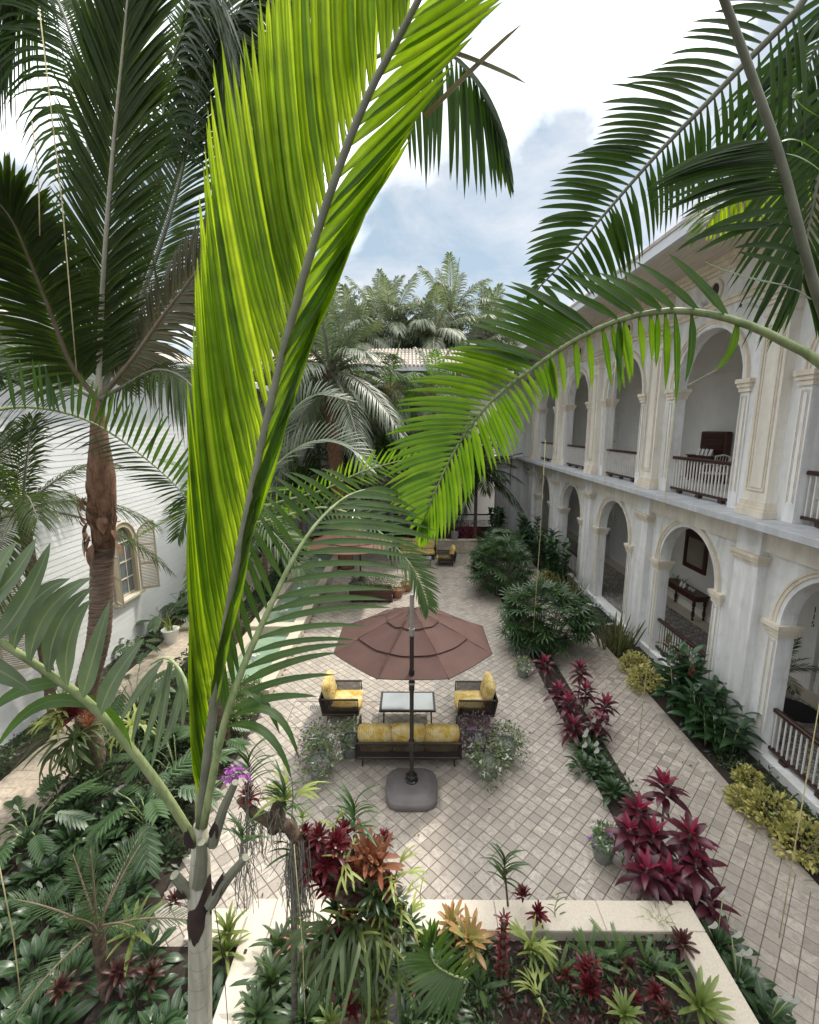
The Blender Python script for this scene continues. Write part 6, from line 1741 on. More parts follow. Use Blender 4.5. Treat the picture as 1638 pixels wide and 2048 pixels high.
# ---- the pale trunked palm in the foreground
A0 = at(398, 1990, 2.15)
pa = thing('near_palm', 'young palm with smooth pale trunk and huge sunlit folded frond in the foreground', 'palm tree', (A0.x, A0.y, .1))
tp = [(A0.x - .01, A0.y, .05), (A0.x, A0.y, 1.5), tuple(at(400, 2048, 2.15)), tuple(at(400, 1900, 2.15)), tuple(at(399, 1790, 2.15)), tuple(at(400, 1720, 2.15)), tuple(at(401, 1650, 2.15))]
MB().tube(tp, [.075, .070, .066, .063, .064, .050, .036], 20).build('trunk', M['shaft'], pa, smooth='all')
for x0, y0, x1, y1, x2, y2, r0, r1, lab in ((420, 1810, 452, 1762, 491, 1716, .034, .020, 0), (424, 1690, 446, 1620, 470, 1566, .030, .018, 0), (380, 1790, 362, 1770, 348, 1752, .030, .024, 0), (398, 1770, 403, 1720, 402, 1685, .040, .024, 0)):
    MB().tube([at(x0, y0, 2.12), at(x1, y1, 2.10), at(x2, y2, 2.08)], [r0, (r0 + r1) / 2, r1], 8).build('cut_stalk', M['petiole_grey'], pa, smooth=True)
# torn dark sheath hanging round the shaft
V = []; Q = []
for ring_, (yy, rr) in enumerate(((1780, .0655), (1800, .068), (1822, .0685), (1846, .068))):
    c = at(400, yy, 2.15)
    for k in range(19):
        a = -PI * .98 + k / 18 * PI * 1.0
        rag = (.0 if ring_ < 3 else random.uniform(-.03, .03)) + (.05 * math.cos(a * 2.2 + .6) if ring_ in (0, 3) else 0)
        V.append((c.x + rr * math.cos(a), c.y + rr * math.sin(a), c.z + rag + .06 * math.cos(a) * (1 if ring_ < 2 else .6)))
Q = [(i * 19 + k, i * 19 + k + 1, i * 19 + 19 + k + 1, i * 19 + 19 + k) for i in range(3) for k in range(18)]
link('torn_sheath', mesh_np('torn_sheath', np.array(V) - np.array(ORG[pa]), Q, M['sheath']), pa)
for x0, y0, x1, y1 in ((430, 1800, 447, 1745), (372, 1800, 356, 1772), (386, 1700, 372, 1655), (428, 1680, 432, 1640)):
    a, b = at(x0, y0, 2.10), at(x1, y1, 2.09)
    g = leafgeo([a], [(a + b) / 2 + Vector((0, -.02, 0))], [b], .05, 5, .4, (0, -1, 0), 'blade')
    leaves_split('sheath_flap', g, M['sheath'], pa)
# sunlit upright frond
A1 = pts3([(399, 1660, 2.14), (415, 1500, 2.12), (440, 1330, 2.10), (470, 1150, 2.08), (515, 930, 2.05), (560, 730, 2.03), (605, 560, 2.0), (640, 445, 1.98), (690, 300, 1.95), (745, 170, 1.92), (810, 50, 1.88), (865, -60, 1.84), (930, -190, 1.8)])
f1 = rachis(pa, A1, .026, .010, 'petiole_grey', 30, 'frond')
f1['label'] = 'upright sunlit yellow green frond still half folded'
left = [((404, 1610, 2.13), (386, 1360, 2.13)), ((414, 1500, 2.12), (378, 1080, 2.13)), ((440, 1330, 2.10), (378, 770, 2.14)), ((462, 1190, 2.09), (392, 570, 2.15)), ((490, 1040, 2.07), (404, 400, 2.15)), ((515, 930, 2.05), (412, 270, 2.15)), ((555, 750, 2.03), (434, 120, 2.14)), ((585, 630, 2.01), (492, 60, 2.12)), ((605, 560, 2.0), (535, -60, 2.1)), ((640, 445, 1.98), (592, -170, 2.08)), ((690, 300, 1.95), (672, -300, 2.05)), ((745, 170, 1.92), (760, -380, 2.0)), ((810, 50, 1.88), (860, -420, 1.95))]
g = pair_leaflets(left, 66, .050, (-.042, .02, .0), .18, .05, .005, 8, .5, (.25, -1, .1))
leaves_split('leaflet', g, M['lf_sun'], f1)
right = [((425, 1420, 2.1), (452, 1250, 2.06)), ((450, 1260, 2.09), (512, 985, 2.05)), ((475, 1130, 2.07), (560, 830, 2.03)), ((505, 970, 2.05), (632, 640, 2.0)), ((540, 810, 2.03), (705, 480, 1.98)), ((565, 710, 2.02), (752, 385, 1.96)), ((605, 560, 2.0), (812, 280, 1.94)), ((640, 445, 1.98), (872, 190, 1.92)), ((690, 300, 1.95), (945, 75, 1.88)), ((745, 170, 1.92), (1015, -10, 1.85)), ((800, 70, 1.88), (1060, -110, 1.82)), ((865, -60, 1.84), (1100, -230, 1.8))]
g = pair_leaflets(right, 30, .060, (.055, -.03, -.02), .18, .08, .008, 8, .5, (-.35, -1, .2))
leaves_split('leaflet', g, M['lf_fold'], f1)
for b, t in (((850, 235, 1.95), (1048, 44, 1.9)), ((905, 108, 1.95), (1054, 170, 1.9))):
    b, t = at(*b), at(*t)
    leaves_split('leaflet', leafgeo([b], [(b + t) / 2 + Vector((0, 0, .01))], [t], .022, 6, .5, (0, -1, .3), 'strap'), M['lf_old'], f1)
# frond arching to the right
A3 = pts3([(406, 1655, 2.12), (440, 1480, 2.10), (480, 1350, 2.12), (530, 1235, 2.2), (585, 1120, 2.32), (635, 1045, 2.45), (690, 995, 2.6), (735, 978, 2.7)])
f3 = rachis(pa, A3, .022, .005, 'petiole', 24, 'frond')
f3['label'] = 'green frond arching right over the umbrella'
rt = [((462, 1420, 2.12), (640, 1395, 2.1)), ((478, 1365, 2.12), (690, 1300, 2.15)), ((500, 1300, 2.15), (735, 1268, 2.2)), ((530, 1235, 2.2), (775, 1208, 2.3)), ((560, 1170, 2.27), (800, 1165, 2.4)), ((590, 1110, 2.33), (842, 1122, 2.5)), ((615, 1070, 2.4), (868, 1096, 2.6)), ((640, 1040, 2.46), (872, 1062, 2.7)), ((670, 1010, 2.55), (858, 1040, 2.75)), ((700, 990, 2.62), (825, 1010, 2.8)), ((735, 978, 2.7), (800, 985, 2.85))]
leaves_split('leaflet', pair_leaflets(rt, 23, .037, (.0, -.02, .13), .15, .08, .012, 8, .22, (.1, -1, .6)), M['lf_mid'], f3)
lf = [((452, 1440, 2.11), (440, 1310, 2.2)), ((470, 1380, 2.12), (447, 1235, 2.25)), ((490, 1325, 2.14), (458, 1168, 2.3)), ((520, 1255, 2.18), (470, 1110, 2.35)), ((548, 1195, 2.24), (482, 1055, 2.4)), ((580, 1130, 2.3), (498, 1010, 2.48)), ((610, 1080, 2.38), (512, 972, 2.55)), ((645, 1035, 2.47), (545, 948, 2.6)), ((680, 1003, 2.57), (580, 940, 2.7)), ((725, 982, 2.68), (640, 935, 2.8))]
leaves_split('leaflet', pair_leaflets(lf, 19, .033, (-.03, .0, .12), .15, .08, .012, 7, .22, (-.1, -1, .6)), M['lf_mid'], f3)
def strap(root, mat, lst, w, up=(0, -.4, 1), n=10, fold=.2, prof='palm'):
    for b, m, t in lst:
        g = leafgeo([at(*b)], [at(*m)], [at(*t)], w, n, fold, up, prof)
        leaves_split('leaflet', g, M[mat], root)
strap(f3, 'lf_mid', [((455, 1440, 2.1), (560, 1370, 2.05), (598, 1520, 2.0)), ((450, 1455, 2.1), (545, 1425, 2.02), (584, 1562, 1.98)), ((470, 1390, 2.12), (520, 1360, 2.1), (560, 1470, 2.1))], .048)
MB().tube([at(584, 1562, 1.98), at(586, 1600, 1.98), at(583, 1640, 1.98)], .0025, 5).build('thread_tip', M['petiole_brown'], f3)
# grey green frond reaching left towards the camera
A2 = pts3([(392, 1690, 2.13), (330, 1592, 2.05), (262, 1502, 1.95), (180, 1412, 1.85), (90, 1346, 1.75), (0, 1288, 1.66), (-90, 1240, 1.58)])
f2 = rachis(pa, A2, .024, .012, 'petiole', 22, 'frond')
f2['label'] = 'frond with broad grey green leaflets reaching to the left edge'
strap(f2, 'lf_grey', [((-70, 1235, 1.6), (20, 1180, 1.6), (70, 1076, 1.62)), ((-10, 1278, 1.64), (60, 1200, 1.64), (98, 1086, 1.66)), ((22, 1300, 1.68), (40, 1190, 1.68), (138, 1158, 1.72)), ((56, 1322, 1.7), (70, 1205, 1.7), (182, 1155, 1.74)), ((94, 1346, 1.74), (98, 1230, 1.73), (184, 1175, 1.78)), ((130, 1372, 1.78), (120, 1260, 1.76), (180, 1200, 1.8)),
    ((162, 1396, 1.82), (180, 1330, 1.78), (218, 1202, 1.82)), ((198, 1430, 1.86), (215, 1360, 1.84), (287, 1277, 1.9)), ((-40, 1258, 1.62), (-30, 1150, 1.6), (30, 1085, 1.6)), ((-60, 1320, 1.6), (10, 1345, 1.62), (60, 1385, 1.66))], .088, (.0, -1, .4), 10, .16, 'palm')
strap(f2, 'lf_mid', [((262, 1512, 1.94), (225, 1395, 1.9), (138, 1392, 1.88)), ((185, 1418, 1.85), (70, 1360, 1.8), (-14, 1505, 1.78)), ((120, 1370, 1.78), (40, 1360, 1.74), (-40, 1440, 1.7))], .058, (.0, -1, .5), 10, .2, 'palm')
# second small frond behind the shaft with hanging leaflets
A5 = pts3([(395, 1650, 2.2), (392, 1500, 2.3), (372, 1370, 2.4), (335, 1318, 2.5), (300, 1330, 2.55)])
f5 = rachis(pa, A5, .016, .005, 'petiole', 16, 'frond')
strap(f5, 'lf_grey', [((337, 1325, 2.5), (330, 1430, 2.48), (299, 1548, 2.45)), ((325, 1322, 2.5), (270, 1380, 2.45), (235, 1455, 2.45)), ((318, 1325, 2.52), (280, 1400, 2.5), (260, 1498, 2.5)), ((350, 1335, 2.48), (375, 1380, 2.48), (362, 1465, 2.46)), ((372, 1370, 2.4), (400, 1330, 2.45), (460, 1420, 2.45)), ((345, 1322, 2.5), (310, 1420, 2.5), (276, 1525, 2.5)), ((365, 1355, 2.42), (345, 1470, 2.42), (318, 1500, 2.4))], .05, (0, -1, .3), 9, .2)
# drooping frond tip behind the big frond
A4 = pts3([(700, 140, 2.7), (800, 95, 2.72), (890, 105, 2.75), (945, 150, 2.78), (985, 235, 2.8), (1012, 320, 2.82), (1026, 385, 2.84)])
f4 = rachis(pa, A4, .010, .003, 'petiole_grey', 18, 'frond')
hp = [((800, 95, 2.72), (822, 345, 2.74)), ((840, 95, 2.73), (850, 380, 2.75)), ((880, 102, 2.74), (885, 360, 2.77)), ((910, 118, 2.76), (915, 395, 2.78)), ((935, 140, 2.77), (950, 400, 2.8)), ((960, 180, 2.78), (985, 405, 2.82)), ((985, 235, 2.8), (1005, 385, 2.83)), ((1012, 320, 2.82), (1026, 400, 2.84))]
leaves_split('leaflet', pair_leaflets(hp, 22, .034, (.02, 0, .02), .15, .1, .015, 7, .3, (.2, -1, .1)), M['lf_dark'], f4)
hp = [((900, 112, 2.76), (960, 170, 2.7)), ((935, 140, 2.77), (1005, 260, 2.72)), ((960, 180, 2.78), (1020, 330, 2.75)), ((985, 235, 2.8), (1028, 375, 2.78))]
leaves_split('leaflet', pair_leaflets(hp, 14, .026, (.04, 0, .05), .15, .1, .015, 6, .3, (.2, -1, .1)), M['lf_dark'], f4)

# ---- palm standing outside the right edge, its fronds reaching into the picture
pb = thing('right_palm', 'palm at the right edge whose dark and bright fronds arch over the arcade', 'palm tree', (3.3, 2.2, 0))
MB().tube([(3.3, 2.2, -.02), (3.15, 2.2, 2.5), (2.8, 2.25, 4.6), (2.46, 2.3, 5.6)], [.09, .08, .075, .05], 16).build('trunk', M['crownshaft'], pb, smooth='all')
crown = (2.46, 2.3, 5.5)
def join(pts, *first): return np.concatenate([np.array(first), pts])
# arching bright frond over the facade
B3 = join(pts3([(1660, 752, 2.25), (1560, 682, 2.3), (1455, 638, 2.35), (1350, 622, 2.42), (1250, 637, 2.5), (1150, 680, 2.6), (1060, 740, 2.68), (985, 800, 2.75), (925, 875, 2.82), (882, 955, 2.86), (845, 1045, 2.9)]), crown, (2.25, 2.25, 6.2))
b3 = rachis(pb, B3, .026, .004, 'petiole', 34, 'frond')
b3['label'] = 'bright green frond arching down to the left in front of the arcade'
upp = [((1462, 640, 2.35), (1335, 508, 2.3)), ((1388, 625, 2.4), (1262, 525, 2.35)), ((1344, 622, 2.42), (1228, 545, 2.4)), ((1306, 626, 2.45), (1172, 542, 2.43)), ((1276, 632, 2.48), (1135, 545, 2.45)), ((1246, 638, 2.5), (1082, 562, 2.5)), ((1188, 662, 2.56), (1020, 566, 2.55)), ((1155, 677, 2.6), (985, 598, 2.58)), ((1120, 700, 2.63), (945, 632, 2.6)), ((1070, 733, 2.67), (900, 692, 2.65)), ((1030, 764, 2.7), (868, 724, 2.7)), ((985, 800, 2.75), (805, 780, 2.75)), ((955, 836, 2.78), (784, 838, 2.78)), ((930, 868, 2.8), (768, 900, 2.8)), ((905, 910, 2.84), (762, 965, 2.82)), ((885, 950, 2.86), (768, 1005, 2.85)), ((865, 1000, 2.88), (800, 1035, 2.88)), ((846, 1042, 2.9), (838, 1098, 2.92))]
n1 = pair_leaflets(upp[:7], 8, .058, (-.02, 0, .07), .1, .06, .01, 8, .22, (.1, -1, .35))
leaves_split('leaflet', n1, M['lf_mid'], b3)
leaves_split('leaflet', pair_leaflets(upp[6:10], 10, .050, (-.02, 0, .09), .15, .08, .012, 8, .25, (.1, -1, .3)), M['lf_mid'], b3)
leaves_split('leaflet', pair_leaflets(upp[9:], 32, .046, (-.02, 0, .09), .15, .08, .012, 8, .25, (.1, -1, .3)), M['lf_bright'], b3)
dn = [((1349, 624, 2.42), (1352, 795, 2.45)), ((1316, 628, 2.44), (1320, 735, 2.48)), ((1290, 630, 2.46), (1296, 718, 2.5)), ((1245, 640, 2.5), (1264, 752, 2.54)), ((1225, 648, 2.52), (1250, 762, 2.56)), ((1185, 660, 2.56), (1200, 770, 2.6)), ((1140, 685, 2.6), (1146, 765, 2.64)), ((1097, 712, 2.65), (1115, 792, 2.68)), ((1063, 738, 2.68), (1090, 800, 2.7)), ((1014, 778, 2.72), (1056, 850, 2.76)), ((985, 800, 2.75), (1030, 905, 2.8)), ((960, 828, 2.78), (1000, 935, 2.82)), ((938, 858, 2.8), (955, 975, 2.85)), ((910, 902, 2.84), (928, 1025, 2.87)), ((885, 950, 2.86), (892, 1075, 2.89)), ((862, 1005, 2.88), (862, 1085, 2.91)), ((846, 1042, 2.9), (842, 1100, 2.92))]
dn = [(b, (t[0], t[1] + (t[1] - b[1]) * (.14 if q < 8 else .05), t[2])) for q, (b, t) in enumerate(dn)]
leaves_split('leaflet', pair_leaflets(dn[:8], 13, .046, (.02, 0, .0), .12, .10, .02, 7, .25, (.3, -1, .1)), M['lf_bright'], b3)
leaves_split('leaflet', pair_leaflets(dn[7:], 38, .034, (.03, 0, .02), .12, .08, .012, 7, .25, (.3, -1, .1)), M['lf_bright'], b3)
strap(b3, 'lf_mid', [((1380, 628, 2.4), (1385, 700, 2.4), (1368, 765, 2.42)), ((1237, 640, 2.5), (1235, 700, 2.52), (1237, 792, 2.55))], .05, (.3, -1, .1))
strap(b3, 'lf_bright', [((1470, 642, 2.34), (1468, 705, 2.34), (1428, 742, 2.34))], .052, (.3, -1, .1))
MB().tube([at(1429, 741, 2.34), at(1408, 752, 2.34), at(1372, 772, 2.35)], .003, 5).build('dry_tip', M['moss'], b3)
# big dark frond crossing the sky
B2 = join(pts3([(1700, -120, 2.4), (1600, 12, 2.5), (1500, 115, 2.6), (1405, 214, 2.7), (1310, 312, 2.8), (1212, 424, 2.9), (1130, 520, 3.0), (1062, 590, 3.06)]), crown, (2.6, 2.3, 8.0))
b2 = rachis(pb, B2, .024, .004, 'petiole_grey', 30, 'frond')
b2['label'] = 'large dark frond slanting down across the sky'
ul = [((1590, 22, 2.51), (1440, 8, 2.6)), ((1530, 85, 2.57), (1370, 60, 2.66)), ((1464, 152, 2.64), (1300, 138, 2.74)), ((1409, 210, 2.7), (1232, 168, 2.8)), ((1365, 255, 2.74), (1190, 240, 2.85)), ((1324, 298, 2.79), (1176, 288, 2.88)), ((1288, 335, 2.82), (1128, 322, 2.92)), ((1243, 390, 2.87), (1092, 362, 2.97)), ((1213, 424, 2.9), (1075, 418, 3.0)), ((1178, 463, 2.94), (1056, 482, 3.02)), ((1138, 510, 2.99), (1046, 528, 3.05)), ((1098, 555, 3.03), (1060, 565, 3.07)), ((1066, 588, 3.06), (1050, 602, 3.08))]
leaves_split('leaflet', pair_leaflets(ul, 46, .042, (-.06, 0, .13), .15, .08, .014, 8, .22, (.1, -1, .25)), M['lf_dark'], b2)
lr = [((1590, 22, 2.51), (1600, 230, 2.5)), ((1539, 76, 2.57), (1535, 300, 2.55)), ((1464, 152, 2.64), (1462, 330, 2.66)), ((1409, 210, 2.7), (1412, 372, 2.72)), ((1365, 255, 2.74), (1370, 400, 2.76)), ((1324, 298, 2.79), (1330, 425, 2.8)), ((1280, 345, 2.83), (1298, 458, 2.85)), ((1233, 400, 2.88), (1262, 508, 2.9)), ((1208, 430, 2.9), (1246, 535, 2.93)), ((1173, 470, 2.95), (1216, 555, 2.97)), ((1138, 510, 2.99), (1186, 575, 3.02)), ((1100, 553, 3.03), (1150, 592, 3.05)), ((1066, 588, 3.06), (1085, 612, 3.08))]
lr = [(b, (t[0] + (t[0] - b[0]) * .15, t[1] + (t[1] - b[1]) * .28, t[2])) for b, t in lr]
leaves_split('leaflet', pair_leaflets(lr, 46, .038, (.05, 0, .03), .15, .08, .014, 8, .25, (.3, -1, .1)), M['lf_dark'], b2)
# upright petiole with short leaflets to the left
B1 = join(pts3([(1700, 800, 2.2), (1655, 665, 2.15), (1622, 565, 2.1), (1598, 478, 2.06), (1572, 375, 2.03), (1545, 282, 2.0), (1492, 132, 1.96), (1442, -5, 1.9), (1400, -120, 1.85)]), crown)
b1 = rachis(pb, B1, .023, .012, 'petiole_grey', 26, 'frond')
b1['label'] = 'steep grey stalk leaning in from the right edge'
sl = [((1532, 285, 2.02), (1335, 345, 2.1)), ((1542, 300, 2.02), (1300, 372, 2.1)), ((1548, 318, 2.03), (1290, 388, 2.12)), ((1555, 340, 2.03), (1302, 402, 2.12)), ((1562, 365, 2.03), (1330, 425, 2.12)), ((1568, 390, 2.04), (1380, 440, 2.12))]
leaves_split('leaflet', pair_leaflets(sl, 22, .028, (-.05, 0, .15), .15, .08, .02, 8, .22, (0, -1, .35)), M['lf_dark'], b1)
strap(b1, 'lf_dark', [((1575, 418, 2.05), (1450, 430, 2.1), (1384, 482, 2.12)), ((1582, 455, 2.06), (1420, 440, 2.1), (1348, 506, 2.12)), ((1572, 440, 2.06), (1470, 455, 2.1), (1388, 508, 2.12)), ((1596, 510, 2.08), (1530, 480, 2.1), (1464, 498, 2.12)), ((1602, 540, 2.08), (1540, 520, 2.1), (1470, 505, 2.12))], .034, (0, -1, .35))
strap(b1, 'lf_mid', [((1570, 572, 2.1), (1470, 560, 2.1), (1398, 520, 2.12)), ((1560, 285, 2.0), (1600, 270, 2.0), (1660, 335, 2.0)), ((1568, 310, 2.02), (1620, 320, 2.0), (1670, 380, 2.0)), ((1600, 185, 2.0), (1560, 200, 2.0), (1640, 240, 2.0))], .034, (0, -.7, 1))
MB().tube([at(1560, 573, 2.1), at(1590, 582, 2.08), at(1618, 600, 2.06)], .003, 5).build('dry_tip', M['moss'], b1)
# frond tip lit from behind, hanging under the dark one
B5 = pts3([(1680, 260, 3.2), (1600, 330, 3.15), (1540, 368, 3.1), (1480, 388, 3.05), (1430, 420, 3.0), (1408, 462, 2.95)])
b5 = rachis(pb, join(B5, crown, (2.9, 2.9, 7.6)), .014, .004, 'petiole', 20, 'frond')
b5['label'] = 'small yellow green frond lit from behind above the eave'
h5 = [((1600, 330, 3.15), (1620, 420, 3.15)), ((1560, 358, 3.12), (1558, 440, 3.1)), ((1535, 370, 3.1), (1536, 420, 3.08)), ((1500, 380, 3.07), (1510, 470, 3.05)), ((1470, 392, 3.04), (1470, 478, 3.02)), ((1440, 412, 3.0), (1438, 482, 3.0)), ((1415, 445, 2.97), (1408, 488, 2.96))]
leaves_split('leaflet', pair_leaflets(h5, 20, .036, (.02, 0, .02), .15, .1, .02, 6, .25, (.3, -1, .1)), M['lf_sun'], b5)
h5 = [((1600, 330, 3.15), (1500, 330, 3.1)), ((1540, 368, 3.1), (1440, 370, 3.05)), ((1480, 388, 3.05), (1385, 415, 3.0)), ((1430, 420, 3.0), (1360, 462, 2.95)), ((1408, 462, 2.95), (1375, 500, 2.92))]
leaves_split('leaflet', pair_leaflets(h5, 16, .034, (-.02, 0, .1), .15, .1, .02, 6, .25, (0, -.7, 1)), M['lf_bright'], b5)
# dark fronds along the right edge
for k, (pp, dd) in enumerate(((((1720, -40, 2.9), (1650, 60, 2.95), (1595, 170, 3.0), (1560, 290, 3.05)), .030), (((1760, 120, 2.6), (1690, 200, 2.62), (1640, 330, 2.66), (1610, 470, 2.7), (1600, 560, 2.72)), .032))):
    P = join(pts3(pp), crown, (3.0 + .1 * k, 2.6, 8.2 - .8 * k))
    fr_ = rachis(pb, P, .018, .004, 'petiole_grey', 22, 'frond')
    leaves_joined('leaflets', frond_geo(resample(P, 30)[10:], (0, -1, .4), 34, .55, .032, (60, 25), .35, .05, 'palm', 5, .0), M['lf_dark'], fr_, kind=None)
for e, a in ((30, 5.4), (40, 4.2), (70, 3.6)):
    P = [Vector(crown)]; d = Vector((math.cos(a), math.sin(a), 0))
    if d.x < -.3: continue
    for s in np.linspace(.15, 1, 8): P.append(Vector(crown) + d * 2.6 * s * math.cos(R(e)) + Vector((0, 0, 2.6 * s * math.sin(R(e)) - 1.1 * s * s)))
    P = np.array([tuple(q) for q in P])
    fr_ = rachis(pb, P, .022, .005, 'petiole', 16, 'frond')
    leaves_joined('leaflets', frond_geo(P, (0, 0, 1), 36, .75, .042, (60, 25), .3, .1, 'palm', 4), M['lf_mid'], fr_, kind=None)

# ---- coconut palm on the left
def coco_frond(root, P, n=85, L=1.0, w=.036, ang=(62, 22), droop=.25, mat='lf_coco', up=(0, -1, .5), rm='petiole_grey', r0=.035, nseg=4, lift=.05, s0=.10, label=None):
    fr_ = rachis(root, P, r0, .006, rm, 26, 'frond')
    if label: fr_['label'] = label
    leaves_joined('leaflets', frond_geo(P, up, n, L, w, ang, droop, lift, 'palm', nseg, s0), M[mat], fr_, kind=None)
    return fr_
def ringed_trunk(root, pts, r0, r1, mat='bark', nr=60):
    P = resample([tuple(p) for p in pts], nr * 2 + 1); rad = []
    for i in range(nr * 2 + 1):
        f = i / (nr * 2); rad.append((r0 + (r1 - r0) * f) * (1.0 + (.055 if i % 2 else -.02) * random.uniform(.5, 1.3)))
    return MB().tube(P.tolist(), rad, 18).build('trunk', M[mat], root, smooth='all')
pc = thing('coconut_palm', 'tall coconut palm with ringed brown trunk and fibrous neck in front of the clapboard wall', 'palm tree', (-5.95, 7.7, 0))
CT0 = at(205, 1092, 7.35)
ringed_trunk(pc, [(-5.95, 7.7, -.02), (-5.93, 7.65, 1.5), tuple(at(196, 1270, 7.5)), tuple(at(202, 1130, 7.4)), tuple(CT0)], .19, .16)
# fibrous neck: bulge with flaps
nk = MB().tube([CT0 - Vector((0, 0, .02)), at(204, 1045, 7.35), at(202, 1000, 7.33), at(200, 950, 7.3), at(196, 880, 7.28), at(192, 800, 7.26)], [.16, .18, .20, .20, .13, .08], 18).build('fibrous_neck', M['fibre'], pc, smooth='all')
for k in range(34):
    a = random.uniform(-PI, .1); f = random.random()
    c = CT0 + Vector((0, 0, .05 + .95 * f)); rr = .19 if f < .7 else .15
    b = c + Vector((math.cos(a) * rr, math.sin(a) * rr, 0))
    l = random.uniform(.15, .38); s_ = random.choice((1, 1, -1))
    t = b + Vector((math.cos(a) * .10, math.sin(a) * .10, s_ * l)); m_ = (b + t) / 2 + Vector((math.cos(a) * .04, math.sin(a) * .05, 0))
    leaves_split('fibre_flap', leafgeo([b], [m_], [t], random.uniform(.06, .16), 4, .2, (math.cos(a), math.sin(a), .2), 'blade'), M['fibre'], nk)
CC = np.array(at(194, 800, 7.26))
up_ = lambda lst: np.concatenate([CC[None], pts3(lst)])
coco_frond(pc, up_([(200, 650, 7.2), (208, 500, 7.0), (222, 320, 6.8), (238, 150, 6.6), (254, -20, 6.45), (270, -190, 6.3)]), 260, 1.30, .045, (47, 24), .10, 'lf_coco', (0, -1, .12), 'petiole_pale', .05, 5, .02, .06, 'tall upright coconut frond with pale midrib')
coco_frond(pc, up_([(140, 730, 7.0), (98, 625, 6.7), (60, 530, 6.4), (20, 440, 6.1), (-30, 380, 5.9)]), 150, 1.05, .052, (62, 30), .30, 'lf_coco', (.35, -1, .45), 'petiole_brown', .045, 5, .05, .12, 'coconut frond leaning to the left edge')
coco_frond(pc, up_([(265, 715, 7.2), (325, 630, 7.15), (390, 545, 7.1), (450, 455, 7.05), (500, 400, 7.0)]), 140, 1.05, .042, (60, 28), .25, 'lf_old', (-.2, -1, .4), 'petiole_brown', .04, 5, .03, .10, 'brownish old coconut frond slanting to the right')
coco_frond(pc, up_([(262, 640, 7.7), (335, 440, 8.1), (385, 240, 8.4), (410, 60, 8.6), (415, -100, 8.8)]), 200, 1.25, .046, (55, 26), .18, 'lf_coco', (0, -1, .15), 'petiole_grey', .045, 5, .03, .1)
coco_frond(pc, up_([(290, 690, 7.8), (380, 560, 8.2), (440, 470, 8.4), (500, 430, 8.6), (560, 440, 8.8)]), 130, 1.15, .038, (60, 26), .45, 'lf_coco', (0, -.6, 1), 'petiole_grey', .04, 5, .05, .1)
coco_frond(pc, up_([(120, 760, 7.6), (40, 700, 7.8), (-40, 690, 8.0), (-120, 720, 8.2)]), 120, 1.1, .038, (62, 30), .5, 'lf_coco', (0, -.5, 1), 'petiole_grey', .04, 5, .05, .1)
coco_frond(pc, up_([(250, 770, 7.0), (310, 740, 6.8), (370, 760, 6.6), (420, 830, 6.5)]), 65, .85, .034, (62, 30), .5, 'lf_coco', (0, -.6, 1), 'petiole_grey', .035, 4, .05, .1)
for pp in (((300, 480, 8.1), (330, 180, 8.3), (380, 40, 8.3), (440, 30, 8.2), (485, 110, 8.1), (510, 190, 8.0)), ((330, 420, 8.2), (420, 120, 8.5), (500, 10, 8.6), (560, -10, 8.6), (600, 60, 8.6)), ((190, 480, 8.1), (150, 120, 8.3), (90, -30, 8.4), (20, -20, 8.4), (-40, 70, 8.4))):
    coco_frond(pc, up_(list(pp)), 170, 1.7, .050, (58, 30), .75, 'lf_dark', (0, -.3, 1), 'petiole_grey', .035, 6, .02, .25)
# spiky frond sweeping across in front of the neck
pcx = coco_frond
C3 = np.concatenate([np.array(at(-120, 860, 4.6))[None], pts3([(-20, 822, 4.8), (60, 814, 5.0), (150, 832, 5.2), (222, 868, 5.4), (290, 918, 5.6), (340, 962, 5.7), (375, 1000, 5.8)])])
pd_ = thing('date_palm', 'palm at the left edge with a spiky frond sweeping across the coconut trunk', 'palm tree', (-5.2, 4.4, 0))
MB().tube([(-5.2, 4.4, -.02), (-5.15, 4.4, 2.0), (-5.0, 4.45, 4.6), (-4.9, 4.5, 6.1)], [.13, .12, .11, .10], 14).build('trunk', M['bark'], pd_, smooth='all')
C3 = np.concatenate([np.array([(-4.9, 4.5, 6.1)]), C3])
fd = rachis(pd_, C3, .022, .005, 'petiole', 26, 'frond')
uu = [((-20, 822, 4.8), (-40, 690, 4.8)), ((72, 818, 5.0), (66, 710, 5.0)), ((120, 826, 5.1), (95, 735, 5.1)), ((170, 842, 5.25), (190, 752, 5.2)), ((212, 862, 5.36), (240, 780, 5.3)), ((260, 894, 5.5), (300, 800, 5.45)), ((300, 928, 5.6), (345, 838, 5.55)), ((340, 962, 5.7), (385, 890, 5.65)), ((372, 998, 5.8), (400, 980, 5.75))]
leaves_split('leaflet', pair_leaflets(uu, 34, .042, (0, 0, -.02), .15, .16, .05, 5, .35, (.3, -1, .1)), M['lf_mid'], fd)
ll = [((-10, 820, 4.8), (-90, 960, 4.7)), ((90, 820, 5.05), (-40, 930, 4.95)), ((164, 840, 5.2), (14, 898, 5.1)), ((218, 868, 5.38), (130, 905, 5.3)), ((273, 906, 5.55), (190, 918, 5.45)), ((328, 952, 5.66), (238, 955, 5.6)), ((352, 975, 5.72), (296, 990, 5.66)), ((375, 1000, 5.8), (330, 1040, 5.75))]
leaves_split('leaflet', pair_leaflets(ll, 36, .046, (0, 0, .06), .15, .12, .03, 5, .3, (0, -.7, 1)), M['lf_dark'], fd)
